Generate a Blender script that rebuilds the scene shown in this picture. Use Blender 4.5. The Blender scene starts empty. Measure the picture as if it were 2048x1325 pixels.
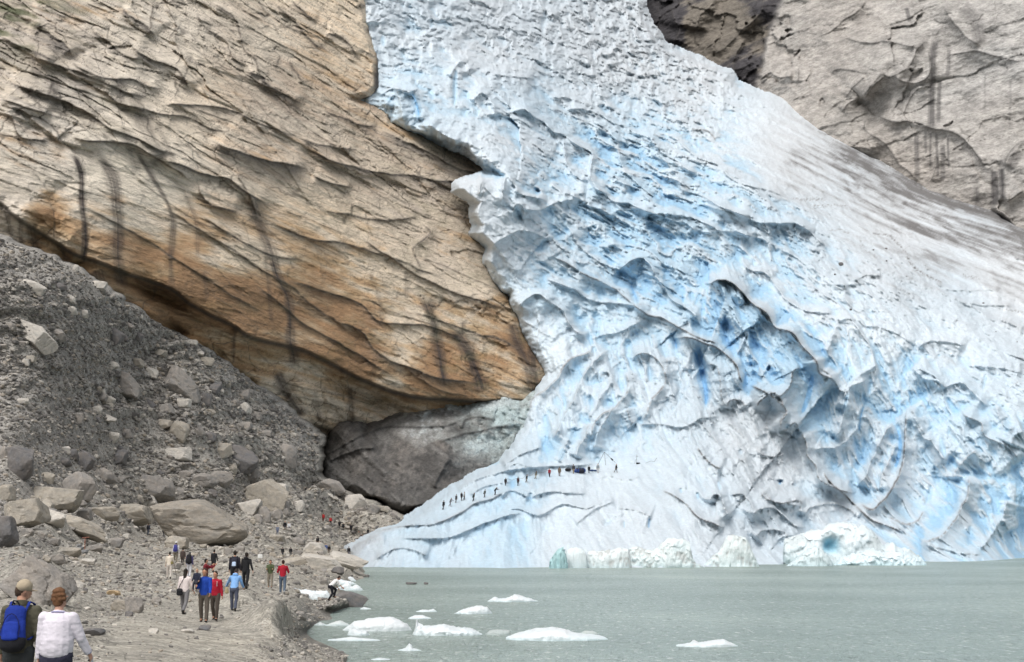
import bpy, math, random
import numpy as np
from mathutils import Vector, Matrix
random.seed(7)
C = bpy.context.scene.collection
SC = bpy.context.scene

# ------------------------------------------------------------------ camera
PW, PH, F = 2048.0, 1325.0, 2844.0      # photograph size and focal length in its pixels
CAMH, HZ = 4.5, 1074.0                  # eye height above the lake, row of the horizon
TH = math.atan((HZ - PH / 2) / F)
CT, ST = math.cos(TH), math.sin(TH)
cam = bpy.data.cameras.new("camera"); cam.lens = 50; cam.sensor_width = 36; cam.clip_end = 5000
camo = bpy.data.objects.new("camera", cam); C.objects.link(camo)
camo.location = (0, 0, CAMH); camo.rotation_euler = (math.pi / 2 + TH, 0, 0)
SC.camera = camo

# ------------------------------------------------------------------ overcast daylight
SUN_EL, SUN_AZ = math.radians(56), math.radians(205)   # high, behind the camera and a little to the left
w = bpy.data.worlds.new("World"); SC.world = w; w.use_nodes = True
nt = w.node_tree; bg = nt.nodes["Background"]
sky = nt.nodes.new("ShaderNodeTexSky"); sky.sky_type = 'NISHITA'; sky.sun_disc = False
sky.sun_elevation = SUN_EL; sky.sun_rotation = SUN_AZ; sky.dust_density = 6; sky.air_density = 1.0; sky.ozone_density = 1.0
hs = nt.nodes.new("ShaderNodeHueSaturation"); hs.inputs["Saturation"].default_value = 0.22
nt.links.new(sky.outputs[0], hs.inputs["Color"]); nt.links.new(hs.outputs[0], bg.inputs[0])
bg.inputs[1].default_value = 0.15
sd = bpy.data.lights.new("sun", 'SUN'); sd.energy = 0.85; sd.angle = math.radians(36); sd.color = (1, .965, .92)
so = bpy.data.objects.new("sun", sd); C.objects.link(so)
so.rotation_euler = (math.pi / 2 - SUN_EL, 0, math.pi - SUN_AZ)
SC.view_settings.view_transform = 'Standard'; SC.view_settings.look = 'None'
SC.view_settings.exposure = 0.17; SC.view_settings.gamma = 1.0

# ------------------------------------------------------------------ small numeric kit
rng = np.random.default_rng(11)
PERM = rng.permutation(256); PERM = np.concatenate([PERM, PERM, PERM])
G3 = rng.normal(size=(256, 3)); G3 /= np.linalg.norm(G3, axis=1)[:, None]
RND = rng.random((256, 3))

def noise(x, y, z=0.0, seed=0):
    x = np.asarray(x, float) + seed * 17.31; y = np.asarray(y, float) + seed * 7.77; z = np.asarray(z, float) + seed * 3.13 + 0 * x
    xi = np.floor(x).astype(int); yi = np.floor(y).astype(int); zi = np.floor(z).astype(int)
    xf, yf, zf = x - xi, y - yi, z - zi
    u, v, s = [t * t * t * (t * (t * 6 - 15) + 10) for t in (xf, yf, zf)]
    out = 0
    for a in (0, 1):
        for b in (0, 1):
            for c in (0, 1):
                h = PERM[PERM[PERM[(xi + a) & 255] + ((yi + b) & 255)] + ((zi + c) & 255)]
                g = G3[h]
                d = g[..., 0] * (xf - a) + g[..., 1] * (yf - b) + g[..., 2] * (zf - c)
                out = out + d * (u if a else 1 - u) * (v if b else 1 - v) * (s if c else 1 - s)
    return out * 1.5

def fbm(x, y, z=0.0, o=4, seed=0, gain=.5, lac=2.03, ridged=False):
    a, s, n = 1.0, 0.0, 0.0
    for i in range(o):
        v = noise(x, y, z, seed + i * 5)
        if ridged: v = 1 - 2 * np.abs(v)
        s = s + a * v; n += a; a *= gain; x = x * lac; y = y * lac; z = z * lac
    return s / n

def worley(x, y, seed=0, cell=False):
    x = np.asarray(x, float); y = np.asarray(y, float)
    xi = np.floor(x).astype(int); yi = np.floor(y).astype(int)
    f1 = np.full(x.shape, 9.0); f2 = f1.copy(); idc = np.zeros(x.shape, int)
    for a in (-1, 0, 1):
        for b in (-1, 0, 1):
            h = PERM[PERM[(xi + a + seed * 31) & 255] + ((yi + b + seed * 13) & 255)]
            d = np.hypot(xi + a + .08 + .84 * RND[h, 0] - x, yi + b + .08 + .84 * RND[h, 1] - y)
            lt = d < f1
            f2 = np.where(lt, f1, np.minimum(f2, d)); f1 = np.where(lt, d, f1)
            if cell: idc = np.where(lt, h, idc)
    return (f1, f2, idc) if cell else (f1, f2)

def sst(a, b, x):
    t = np.clip((x - a) / (b - a), 0, 1); return t * t * (3 - 2 * t)

def tps(ctrl, lam=1e-4):
    c = np.array(ctrl, float); p = c[:, :2] / 1000; v = c[:, 2]
    n = len(c)
    def U(r2): return np.where(r2 > 1e-12, r2 * np.log(r2 + 1e-12), 0)
    K = U(((p[:, None] - p[None]) ** 2).sum(-1)) + lam * np.eye(n)
    Pm = np.c_[np.ones(n), p]
    A = np.zeros((n + 3, n + 3)); A[:n, :n] = K; A[:n, n:] = Pm; A[n:, :n] = Pm.T
    sol = np.linalg.solve(A, np.r_[v, 0, 0, 0])
    def f(x, y):
        x = np.asarray(x, float) / 1000; y = np.asarray(y, float) / 1000
        o = sol[n] + sol[n + 1] * x + sol[n + 2] * y
        for i in range(n): o = o + sol[i] * U((x - p[i, 0]) ** 2 + (y - p[i, 1]) ** 2)
        return o
    return f

def depth_surface(ctrl, lam=1e-4):        # planes have 1/depth affine in the picture, so interpolate 1/depth
    g = tps([(a, b, 100.0 / d) for a, b, d in ctrl], lam)
    return lambda x, y: 100.0 / np.maximum(g(x, y), .06)

def field(ctrl, r=120.0):
    c = np.array(ctrl, float)
    def f(x, y):
        s = 0; n = 1e-9
        for a, b, v in c:
            w_ = 1 / (((x - a) ** 2 + (y - b) ** 2) / r ** 2 + .05) ** 2
            s = s + w_ * v; n = n + w_
        return s / n
    return f

def water_t(py):                        # camera depth of the lake surface along a row
    yv = (PH / 2 - py) / F
    return -CAMH / (ST + yv * CT)

def world(px, py, t):
    x = (px - PW / 2) / F; yv = (PH / 2 - py) / F
    return np.stack(np.broadcast_arrays(x * t, (CT - yv * ST) * t, CAMH + (ST + yv * CT) * t), -1)

def pix(p):                             # world point to photograph pixel and depth
    x, y, z = p[0], p[1], p[2] - CAMH
    t = y * CT + z * ST; v = -y * ST + z * CT
    return PW / 2 + F * x / t, PH / 2 - F * v / t, t

def smooth(pts, k=4):
    p = np.array(pts, float)
    if len(p) < 3: return p
    q = np.vstack([2 * p[0] - p[1], p, 2 * p[-1] - p[-2]]); o = []
    for i in range(1, len(q) - 2):
        for j in range(k):
            t = j / k
            o.append(.5 * (2 * q[i] + (q[i + 1] - q[i - 1]) * t + (2 * q[i - 1] - 5 * q[i] + 4 * q[i + 1] - q[i + 2]) * t * t + (3 * q[i] - q[i - 1] - 3 * q[i + 1] + q[i + 2]) * t ** 3))
    o.append(p[-1]); return np.array(o)

def polydist(X, Y, pts, m):
    """indices within m of the polyline, signed distance (+ left of travel = above for left to right), arc 0..1"""
    p = smooth(pts)
    x0, y0 = p.min(0) - m; x1, y1 = p.max(0) + m
    idx = np.nonzero((X > x0) & (X < x1) & (Y > y0) & (Y < y1))
    x, y = X[idx], Y[idx]
    best = np.full(x.shape, 1e9); sg = np.ones(x.shape); arc = np.zeros(x.shape)
    L = np.hypot(*(p[1:] - p[:-1]).T); cum = np.r_[0, np.cumsum(L)]
    for i in range(len(p) - 1):
        dx, dy = p[i + 1] - p[i]; l2 = dx * dx + dy * dy + 1e-9
        u = np.clip(((x - p[i, 0]) * dx + (y - p[i, 1]) * dy) / l2, 0, 1)
        d = np.hypot(x - p[i, 0] - u * dx, y - p[i, 1] - u * dy)
        cr = -(dx * (y - p[i, 1]) - dy * (x - p[i, 0]))
        b = d < best
        best = np.where(b, d, best); sg = np.where(b, np.where(cr >= 0, 1, -1), sg)
        arc = np.where(b, (cum[i] + u * L[i]) / cum[-1], arc)
    return idx, best * sg, arc

def taper(arc, e=.18): return sst(0, e, arc) * sst(0, e, 1 - arc)

def insdf(X, Y, poly):                   # signed distance to a polygon, + inside
    p = np.array(poly, float); best = np.full(X.shape, 1e9); ins = np.zeros(X.shape, bool)
    for i in range(len(p)):
        a, b = p[i], p[(i + 1) % len(p)]
        dx, dy = b - a; l2 = dx * dx + dy * dy + 1e-9
        u = np.clip(((X - a[0]) * dx + (Y - a[1]) * dy) / l2, 0, 1)
        best = np.minimum(best, np.hypot(X - a[0] - u * dx, Y - a[1] - u * dy))
        c = (a[1] > Y) != (b[1] > Y)
        with np.errstate(divide='ignore', invalid='ignore'):
            xx = (b[0] - a[0]) * (Y - a[1]) / (b[1] - a[1]) + a[0]
        ins ^= c & (X < xx)
    return np.where(ins, best, -best)

def blur(a, r):
    for ax in (0, 1):
        for _ in range(2):
            pad = [(0, 0), (0, 0)]; pad[ax] = (r + 1, r)
            c = np.cumsum(np.pad(a, pad, mode='edge'), axis=ax)
            n = a.shape[ax]
            a = (np.take(c, range(2 * r + 1, 2 * r + 1 + n), ax) - np.take(c, range(0, n), ax)) / (2 * r + 1)
    return a

def mesh_fast(name, V, Fc, smooth_=True):
    """V (n,3), Fc (m,k) index array"""
    me = bpy.data.meshes.new(name); n, m, k = len(V), len(Fc), Fc.shape[1]
    me.vertices.add(n); me.vertices.foreach_set("co", np.ascontiguousarray(V, dtype=np.float32).ravel())
    me.loops.add(m * k); me.loops.foreach_set("vertex_index", np.ascontiguousarray(Fc, dtype=np.int32).ravel())
    me.polygons.add(m); me.polygons.foreach_set("loop_start", np.arange(0, m * k, k, dtype=np.int32))
    me.polygons.foreach_set("loop_total", np.full(m, k, dtype=np.int32))
    me.update(calc_edges=True); me.validate()
    me.polygons.foreach_set("use_smooth", np.full(m, smooth_)); me.update()
    return me

def set_col(me, col, name="tint"):
    a = me.color_attributes.new(name, 'FLOAT_COLOR', 'POINT')
    c = np.ones((len(me.vertices), 4), np.float32); c[:, :col.shape[1]] = col
    a.data.foreach_set("color", c.ravel())

def grid_mesh(name, PXg, PYg, T, mask=None, col=None, aux=None, P=None):
    if P is None: P = world(PXg, PYg, T)
    ny, nx = PXg.shape
    idx = np.arange(ny * nx).reshape(ny, nx)
    q = np.stack([idx[1:, :-1], idx[1:, 1:], idx[:-1, 1:], idx[:-1, :-1]], -1).reshape(-1, 4)
    if mask is not None: q = q[mask.ravel()[q].all(1)]
    used = np.unique(q); re = np.full(ny * nx, -1); re[used] = np.arange(len(used))
    me = mesh_fast(name, P.reshape(-1, 3)[used], re[q])
    if col is not None: set_col(me, col.reshape(-1, col.shape[-1])[used])
    if aux is not None: set_col(me, aux.reshape(-1, aux.shape[-1])[used], "aux")
    return me

def obj(name, me, mat=None, parent=None, loc=None, **props):
    o = bpy.data.objects.new(name, me); C.objects.link(o)
    if mat is not None and me is not None and len(me.materials) == 0: me.materials.append(mat)
    if parent is not None: o.parent = parent
    if loc is not None: o.location = loc
    for k, v in props.items(): o[k] = v
    return o

def axis(a, b, step, lo=None, hi=None, coarse=14):
    return np.concatenate([np.arange(a, lo, coarse) if lo is not None else [], np.arange(lo if lo is not None else a, hi if hi is not None else b, step),
                           np.arange(hi, b, coarse) if hi is not None else []])

# ------------------------------------------------------------------ materials
def mat(name, rough=.9, bumps=(), speck=(), attr="tint", base=None, spec=.3, aniso=None, extra=None):
    """vertex tint x several noise factors, and bumps [(scale, strength, distance, kind)] in object space (metres)"""
    m = bpy.data.materials.new(name); m.use_nodes = True
    N, L = m.node_tree.nodes, m.node_tree.links
    b = N["Principled BSDF"]; b.inputs["Roughness"].default_value = rough
    b.inputs["Specular IOR Level"].default_value = spec
    tc = N.new("ShaderNodeTexCoord"); co = tc.outputs["Object"]
    if aniso:
        mp = N.new("ShaderNodeMapping"); mp.inputs["Rotation"].default_value = aniso[0]; mp.inputs["Scale"].default_value = aniso[1]
        L.new(co, mp.inputs[0]); co = mp.outputs[0]
    if base is None:
        at = N.new("ShaderNodeVertexColor"); at.layer_name = attr; c = at.outputs[0]
    else:
        rg = N.new("ShaderNodeRGB"); rg.outputs[0].default_value = (*base, 1); c = rg.outputs[0]
    for sc, lo, hi, kind in speck:
        if kind == 'v':
            t = N.new("ShaderNodeTexVoronoi"); t.inputs["Scale"].default_value = sc; f = t.outputs["Color"]
            bw = N.new("ShaderNodeRGBToBW"); L.new(f, bw.inputs[0]); f = bw.outputs[0]
        else:
            t = N.new("ShaderNodeTexNoise"); t.inputs["Scale"].default_value = sc; t.inputs["Detail"].default_value = 6; t.inputs["Roughness"].default_value = .6
            f = t.outputs[0]
        L.new(tc.outputs["Object"] if kind == 'i' else co, t.inputs["Vector"])
        mr = N.new("ShaderNodeMapRange"); mr.inputs[1].default_value = .25; mr.inputs[2].default_value = .75; mr.inputs[3].default_value = lo; mr.inputs[4].default_value = hi
        L.new(f, mr.inputs[0])
        mx = N.new("ShaderNodeVectorMath"); mx.operation = 'SCALE'; L.new(c, mx.inputs[0]); L.new(mr.outputs[0], mx.inputs["Scale"]); c = mx.outputs[0]
    L.new(c, b.inputs["Base Color"])
    nrm = None
    for sc, st, dist, kind in bumps:
        if kind == 'v':
            t = N.new("ShaderNodeTexVoronoi"); t.inputs["Scale"].default_value = sc; f = t.outputs["Distance"]
        else:
            t = N.new("ShaderNodeTexNoise"); t.inputs["Scale"].default_value = sc; t.inputs["Detail"].default_value = 5; f = t.outputs[0]
        L.new(co if kind != 'i' else tc.outputs["Object"], t.inputs["Vector"])
        bp = N.new("ShaderNodeBump"); bp.inputs["Strength"].default_value = st; bp.inputs["Distance"].default_value = dist
        L.new(f, bp.inputs["Height"])
        if nrm: L.new(nrm, bp.inputs["Normal"])
        nrm = bp.outputs[0]
    if nrm: L.new(nrm, b.inputs["Normal"])
    if extra: extra(m, N, L, b)
    return m

def Z(ox, oy, s, lines):                 # traced polylines: local tracing coordinates to photograph pixels
    return [([(ox + a / s, oy + b / s) for a, b in l[0]],) + tuple(l[1:]) for l in lines]

def metric(PXg, PYg, T): return (PXg - 1024) * T / F, (662 - PYg) * T / F

# ================================================================== left rock face
def build_left_cliff():
    xs = axis(-260, 1130, 1.9, lo=-6); ys = axis(-120, 905, 1.9, lo=-8)
    X, Y = np.meshgrid(xs, ys)
    D = depth_surface([(-250, -100, 250), (0, 0, 275), (350, 0, 335), (700, 0, 425), (900, -100, 500), (0, 200, 243), (350, 250, 282), (700, 300, 352), (0, 350, 226),
        (300, 500, 250), (600, 640, 287), (1000, 600, 348), (900, 400, 372), (750, 150, 400), (1090, 745, 340), (1130, 400, 395), (1130, 900, 340), (-250, 400, 205), (0, 440, 222),
        (200, 540, 232), (350, 600, 248), (500, 690, 266), (650, 760, 290), (850, 800, 312), (640, 900, 305), (0, 560, 226), (200, 640, 238), (400, 760, 262)], 3e-4)(X, Y)
    M, V = metric(X, Y, D)
    nx = fbm(M / 9, V / 9, 0, 4, 1); ny = fbm(M / 9, V / 9, 5, 4, 2)
    Xw = X + nx * 13; Yw = Y + ny * 11
    h = np.zeros_like(X); dark = np.zeros_like(X); crack = np.zeros_like(X)
    # bedding: stepped slabs dipping to the lower right, thick where the wall is broken, thin in the belly
    dip = field([(0, 0, 28), (350, 60, 38), (700, 60, 48), (0, 300, 14), (350, 300, 20), (700, 300, 26), (1000, 360, 28), (300, 520, 26), (700, 640, 27), (1000, 700, 25)], 220)(X, Y)
    a = np.radians(24.0); brok = field([(0, 0, 1), (300, 100, 1.0), (650, 60, .75), (100, 260, 1), (400, 260, .8), (800, 330, .9), (200, 400, .18), (300, 480, .12),
        (500, 430, .55), (800, 500, .55), (600, 620, .3), (900, 650, .5), (900, 760, .5), (0, 380, .2), (620, 800, .8)], 150)(X, Y)
    for k, (per, amp, ang, sd) in enumerate([(11.0, 1.5, 22, 3), (5.2, .95, 27, 4), (2.3, .42, 24, 5), (1.1, .20, 28, 6)]):
        an = np.radians(ang) + (dip - 26) * np.pi / 180 * .25
        ca, sa = math.cos(math.radians(ang)), math.sin(math.radians(ang))
        u = M * ca - V * sa; t = M * sa + V * ca
        wob = fbm(u / (per * 4.2), t / (per * 1.8), 1, 5, sd * 3, .6) * 1.0
        f = t / per + wob
        seg = worley(u / (per * 3.4) + .4 * nx, np.floor(f) * 3.3, sd, True)[2]     # slabs broken along the bedding
        j = RND[seg, 0]
        fr = f - np.floor(f)
        saw = (1 - fr) ** 1.2 * sst(0, .07, fr)       # face leans back upward, sharp undercut at the base
        h += amp * (saw * (.35 + .95 * j) + .35 * (RND[seg, 1] - .5)) * (.12 + 1.0 * brok if k < 2 else .45 + .6 * brok)
    for per, amp, ang, sd in [(7.0, 1.9, 24, 81), (3.4, 1.1, 30, 82), (1.7, .6, 22, 83)]:
        ca, sa = math.cos(math.radians(ang)), math.sin(math.radians(ang)); u = M * ca - V * sa; t = M * sa + V * ca
        f1, f2, ic = worley(u / (per * 2.6) + nx * .35 + .16 * t, t / per + ny * .35, sd, True)
        plate = (RND[ic, 0] - .5) + (RND[ic, 1] - .5) * (t / per % 1) * .3
        h += amp * plate * (.04 + brok) * (1 if per < 3 else 1)
        crack = np.maximum(crack, (1 - sst(.0, .045, f2 - f1)) * (.02 + .75 * brok) * (RND[ic, 2] > .35))
    # traced ledges: (line, height, fade above px, fade below px)
    L = Z(0, 0, 2.844, [
        ([(150, 325), (220, 330), (330, 370), (420, 400), (500, 440), (620, 480), (720, 520), (860, 545)], 2.4, 60, 9),
        ([(160, 130), (250, 150), (330, 215), (400, 270), (430, 330)], 4.0, 50, 22),
        ([(400, 330), (470, 400), (560, 440), (660, 450), (760, 450), (860, 490), (960, 510)], 2.6, 40, 9),
        ([(740, 235), (830, 310), (880, 345), (990, 380), (1040, 440), (1100, 530)], 3.6, 40, 12),
        ([(690, 40), (760, 90), (850, 150), (900, 205)], 3.2, 30, 14), ([(500, 160), (600, 220), (700, 300), (830, 340)], 1.8, 30, 8),
        ([(0, 440), (200, 510), (320, 550), (440, 600), (560, 680), (650, 740), (800, 800), (920, 860), (1050, 870)], 3.2, 60, 9),
        ([(0, 555), (130, 600), (300, 650)], 3, 40, 14), ([(640, 590), (780, 610), (900, 640), (1080, 660), (1200, 720), (1330, 750)], 1.6, 22, 7),
        ([(900, 600), (1000, 590), (1180, 600), (1300, 620), (1480, 690), (1600, 740), (1700, 800)], 2.2, 30, 9),
        ([(1200, 775), (1300, 840), (1440, 880), (1560, 915), (1680, 935), (1760, 950)], 4.6, 45, 17),
        ([(900, 900), (1000, 925), (1130, 985), (1220, 1010), (1310, 1030), (1400, 1110), (1560, 1180)], 3.0, 40, 12),
        ([(1120, 1040), (1140, 1120), (1200, 1170), (1300, 1190), (1370, 1210)], 2.0, 40, 7),
        ([(1380, 400), (1500, 425), (1520, 480), (1600, 530), (1740, 595)], 3.2, 40, 14), ([(1390, 190), (1400, 280), (1460, 330), (1500, 430)], 1.8, 20, 7),
        ([(1640, 330), (1690, 420), (1720, 480)], 1.5, 15, 7), ([(1550, 10), (1660, 100), (1750, 190), (1830, 270), (1870, 280)], 2, 30, 7),
        ([(1850, 185), (1920, 200), (1980, 250), (2040, 330)], 2.2, 25, 9), ([(1650, 0), (1720, 70), (1800, 120)], 2, 25, 9),
        ([(0, 640), (80, 680), (120, 780), (210, 800), (300, 810)], 1.8, 25, 7),
        ([(380, 760), (500, 795), (640, 810), (760, 825), (870, 880), (1000, 960), (1110, 1060)], 2.4, 45, 8),
        ([(1780, 980), (1880, 1030), (2000, 1060)], 2, 20, 10), ([(1700, 790), (1850, 830), (2040, 850)], 2, 20, 8), ([(1200, 20), (1280, 70), (1340, 120), (1400, 250)], 2, 20, 8),
        ([(0, 200), (100, 255), (230, 300), (330, 350)], 2.4, 25, 10), ([(880, 20), (870, 200)], .8, 6, 6), ([(940, 40), (1000, 120), (1010, 240)], .9, 8, 6),
        ([(1100, 60), (1180, 150), (1290, 230), (1330, 330), (1450, 400)], 1.8, 25, 8), ([(560, 480), (640, 560), (760, 610), (860, 640)], 1.6, 20, 7)])
    L += [([(600, 290), (700, 330), (800, 350), (900, 362), (970, 372)], 2.6, 20, 10), ([(755, 255), (850, 300), (920, 335), (1000, 352)], 3.2, 30, 16),
        ([(640, 215), (700, 240), (760, 250)], 2, 14, 8), ([(840, 440), (862, 468), (830, 500), (850, 540)], 1.4, 10, 6), ([(470, 340), (500, 400), (520, 440)], 1.6, 12, 6),
        ([(530, 440), (620, 475), (700, 490), (800, 520), (900, 560)], 1.6, 20, 6), ([(720, 460), (760, 500), (860, 560), (960, 600), (1020, 620)], 2, 20, 6),
        ([(560, 560), (700, 600), (760, 640), (840, 650), (960, 690)], 1.7, 24, 7), ([(820, 620), (900, 650), (1000, 680), (1050, 700)], 1.4, 18, 6),
        ([(400, 430), (520, 500), (610, 520)], 1.2, 20, 5), ([(640, 420), (760, 440), (840, 430)], 1, 14, 5), ([(650, 640), (720, 660), (760, 710), (860, 750), (960, 765)], 2.2, 30, 8),
        ([(300, 400), (420, 470), (560, 560), (640, 620), (720, 680)], 1.1, 30, 6), ([(150, 400), (280, 470), (420, 560), (540, 640)], 1.0, 24, 6), ([(960, 395), (1000, 420), (950, 440)], 1, 10, 5),
        ([(500, 560), (600, 640), (700, 700), (800, 760)], 1.5, 24, 6)]
    for pts, A, wu, wd in L:
        idx, s, arc = polydist(Xw, Yw, pts, 3.2 * max(wu, wd))
        tp = taper(arc, .16); e = np.where(s > 0, np.exp(-np.maximum(s, 0) / (wu * .8)), np.exp(np.minimum(s, 0) / wd))
        h[idx] += A * 1.5 * e * tp
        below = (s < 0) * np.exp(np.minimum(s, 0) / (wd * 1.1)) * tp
        crack[idx] = np.maximum(crack[idx], np.exp(-((s + 1.8) / 2.2) ** 2) * tp * (.75 + .5 * noise(arc * 40, A * 9)))  # dark line painted just under the ledge deepens its shadow
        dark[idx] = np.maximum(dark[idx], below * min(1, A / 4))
    rl = np.random.default_rng(5)
    for k in range(70):            # long straight fractures following the bedding
        x0 = rl.uniform(-40, 1000); y0 = rl.uniform(-60, 740); sl = math.tan(math.radians(rl.uniform(18, 38) + (14 if y0 < 150 and x0 > 250 else 0))); ln = rl.uniform(70, 330)
        pts = [(x0 + ln * q, y0 + ln * q * sl * (1 + .25 * math.sin(q * 3 + k)) + rl.normal() * 3) for q in (0, .2, .4, .6, .8, 1)]
        A = rl.uniform(.4, 1.5) if y0 < 330 or x0 > 600 else rl.uniform(.12, .4)
        idx, s, arc = polydist(X + nx * 5, Y + ny * 5, pts, 60); tp = taper(arc, .3)
        h[idx] += A * np.where(s > 0, np.exp(-np.maximum(s, 0) / 18), np.exp(np.minimum(s, 0) / 3.5)) * tp
        crack[idx] = np.maximum(crack[idx], np.exp(-((s + 1) / (1.0 + A * .6)) ** 2) * tp * (.55 + .6 * noise(arc * 25, k)))
    # the great undercut along the foot of the belly
    lip = [(-260, 330), (-60, 390), (0, 402), (28, 425), (79, 462), (152, 505), (203, 522), (247, 540), (342, 575), (380, 604), (460, 645), (507, 674), (602, 697), (651, 717), (720, 754), (793, 783), (900, 796), (1060, 800)]
    idx, s, arc = polydist(X + nx * 6, Y + ny * 6, lip, 420)
    up = np.maximum(s, 0); dn = np.maximum(-s, 0)
    lipA = 2.2 + 4.2 * sst(120, 480, X[idx]); h[idx] += np.where(s > 0, lipA * np.exp(-(up / 95) ** 2), lipA * np.exp(-(dn / 9) ** 1.2) - 1 * np.exp(-(dn / 40) ** 2) * (1 - np.exp(-dn / 9)))
    lip_dark = np.zeros_like(X); lip_dark[idx] = np.exp(-((s + 5) / 5) ** 2); crack = np.maximum(crack, lip_dark * .9)  # overhang darkness put into the colour below the lip
    # a cave and blocks in the recess
    for cx, cy, rx, ry, A in [(330, 600, 60, 14, 5), (345, 660, 26, 14, 4), (690, 770, 22, 30, 4), (740, 800, 60, 18, 5), (280, 575, 40, 10, 3)]:
        g = np.exp(-((X - cx - ny * 20) / rx) ** 2 - ((Y - cy - .35 * (X - cx) - nx * 16) / ry) ** 2); h -= A * g
    low = field([(640, 700, 0), (620, 800, 1), (200, 590, 1), (300, 450, 0), (900, 700, 0), (30, 450, 1), (20, 350, 0), (450, 720, 1), (450, 600, 0)], 90)(X, Y)
    f1, f2 = worley(M / 5 + nx * .6, V / 7 + ny * .6, 9); h += low * (4.5 * (.5 - f1) + 2.0 * fbm(M / 4, V / 4, 7, 4, 44, ridged=True)); crack = np.maximum(crack, low * .85 * (1 - sst(0, .035, f2 - f1)))
    # joints
    ca, sa = math.cos(math.radians(25)), math.sin(math.radians(25)); u = M * ca - V * sa; t = M * sa + V * ca
    for per, st, sd in [(7, .75, 21), (3.0, .55, 22)]:
        f1, f2 = worley(u / (per * 3.2) + nx * .8, t / per + ny * .8, sd)
        c_ = (1 - sst(0, .03 + .02 * brok, f2 - f1)) * st * (.3 + .9 * brok) * sst(-.35, .35, fbm(M / 14, V / 14, 3, 3, sd))
        crack = np.maximum(crack, c_); h -= c_ * .35
    h += fbm(u / 3.5, t / .9, 2, 5, 40, .62) * .75 * (.5 + .5 * brok) + fbm(M / 20, V / 20, 0, 3, 41) * 1.6
    # ---------------- colour of the stone, with shade painted in under ledges and ice
    n1 = fbm(M / 14, V / 9, 0, 5, 50); n2 = fbm(u / 9, t / 1.3, 0, 5, 51); n3 = fbm(M / 3, V / 3, 0, 4, 52)
    tan = np.array([.66, .555, .42]); pale = np.array([.76, .68, .56]); brown = np.array([.27, .165, .088]); orange = np.array([.52, .37, .23]); grey = np.array([.30, .28, .265])
    bf = field([(0, 350, .7), (100, 430, .95), (200, 480, .75), (300, 560, .9), (450, 600, 1), (600, 640, .95), (700, 720, .95), (900, 740, .85), (500, 480, .3), (300, 400, .1), (150, 380, .1),
        (800, 600, .35), (1000, 700, .6), (200, 300, 0), (600, 350, .1), (900, 500, .15), (400, 100, 0), (640, 180, .1), (250, 620, .85), (600, 800, .2), (0, 450, .1), (700, 820, .15), (420, 700, .7), (60, 250, .1), (0, 100, .1), (50, 360, .35), (0, 320, .3), (140, 460, .8)], 150)(X, Y)
    of = field([(640, 200, .8), (700, 200, .9), (500, 220, .5), (450, 490, .6), (550, 440, .5), (600, 310, .5), (0, 0, 0), (300, 100, 0), (800, 420, .35), (880, 300, .5), (350, 560, .6), (300, 330, 0), (700, 60, .25), (620, 740, .5), (980, 560, .2), (200, 200, 0)], 90)(X, Y)
    pf = field([(200, 330, 1), (350, 60, .9), (700, 80, .35), (120, 300, 1), (300, 380, .9), (500, 60, .8), (40, 60, .2), (600, 520, .2), (850, 500, .2), (30, 440, 1), (440, 180, .5), (900, 330, 0), (620, 830, .5)], 110)(X, Y)
    def mix(a, b, f): return a + (b - a) * np.clip(f, 0, 1)[..., None]
    col = np.broadcast_to(tan, X.shape + (3,)).copy()
    col = mix(col, pale, pf + .7 * n1)
    of = of * sst(-.25, .35, n1 + .8 * n2 + .15); col = mix(col, orange, of * (.8 + n2))
    gf = field([(40, 40, .7), (100, 110, .5), (30, 170, .6), (120, 180, .7), (240, 220, .3), (300, 20, .4), (900, 320, .6), (820, 300, .5), (560, 240, .5), (400, 260, .2), (300, 350, 0), (700, 60, 0), (600, 500, 0)], 80)(X, Y)
    col = mix(col, grey, gf * .7 + 1.1 * n2 * gf)
    bf2 = bf + .7 * n1 + .6 * n2 + .25 * n3; col = mix(col, np.array([.40, .27, .15]), sst(.25, .7, bf2) * .85); col = mix(col, brown, sst(.55, .95, bf2))
    n4 = fbm(u / 1.6, t / .5, 0, 4, 53, .65); col *= (1 + .45 * n2 + .25 * n3 + .35 * n4)[..., None]
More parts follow.
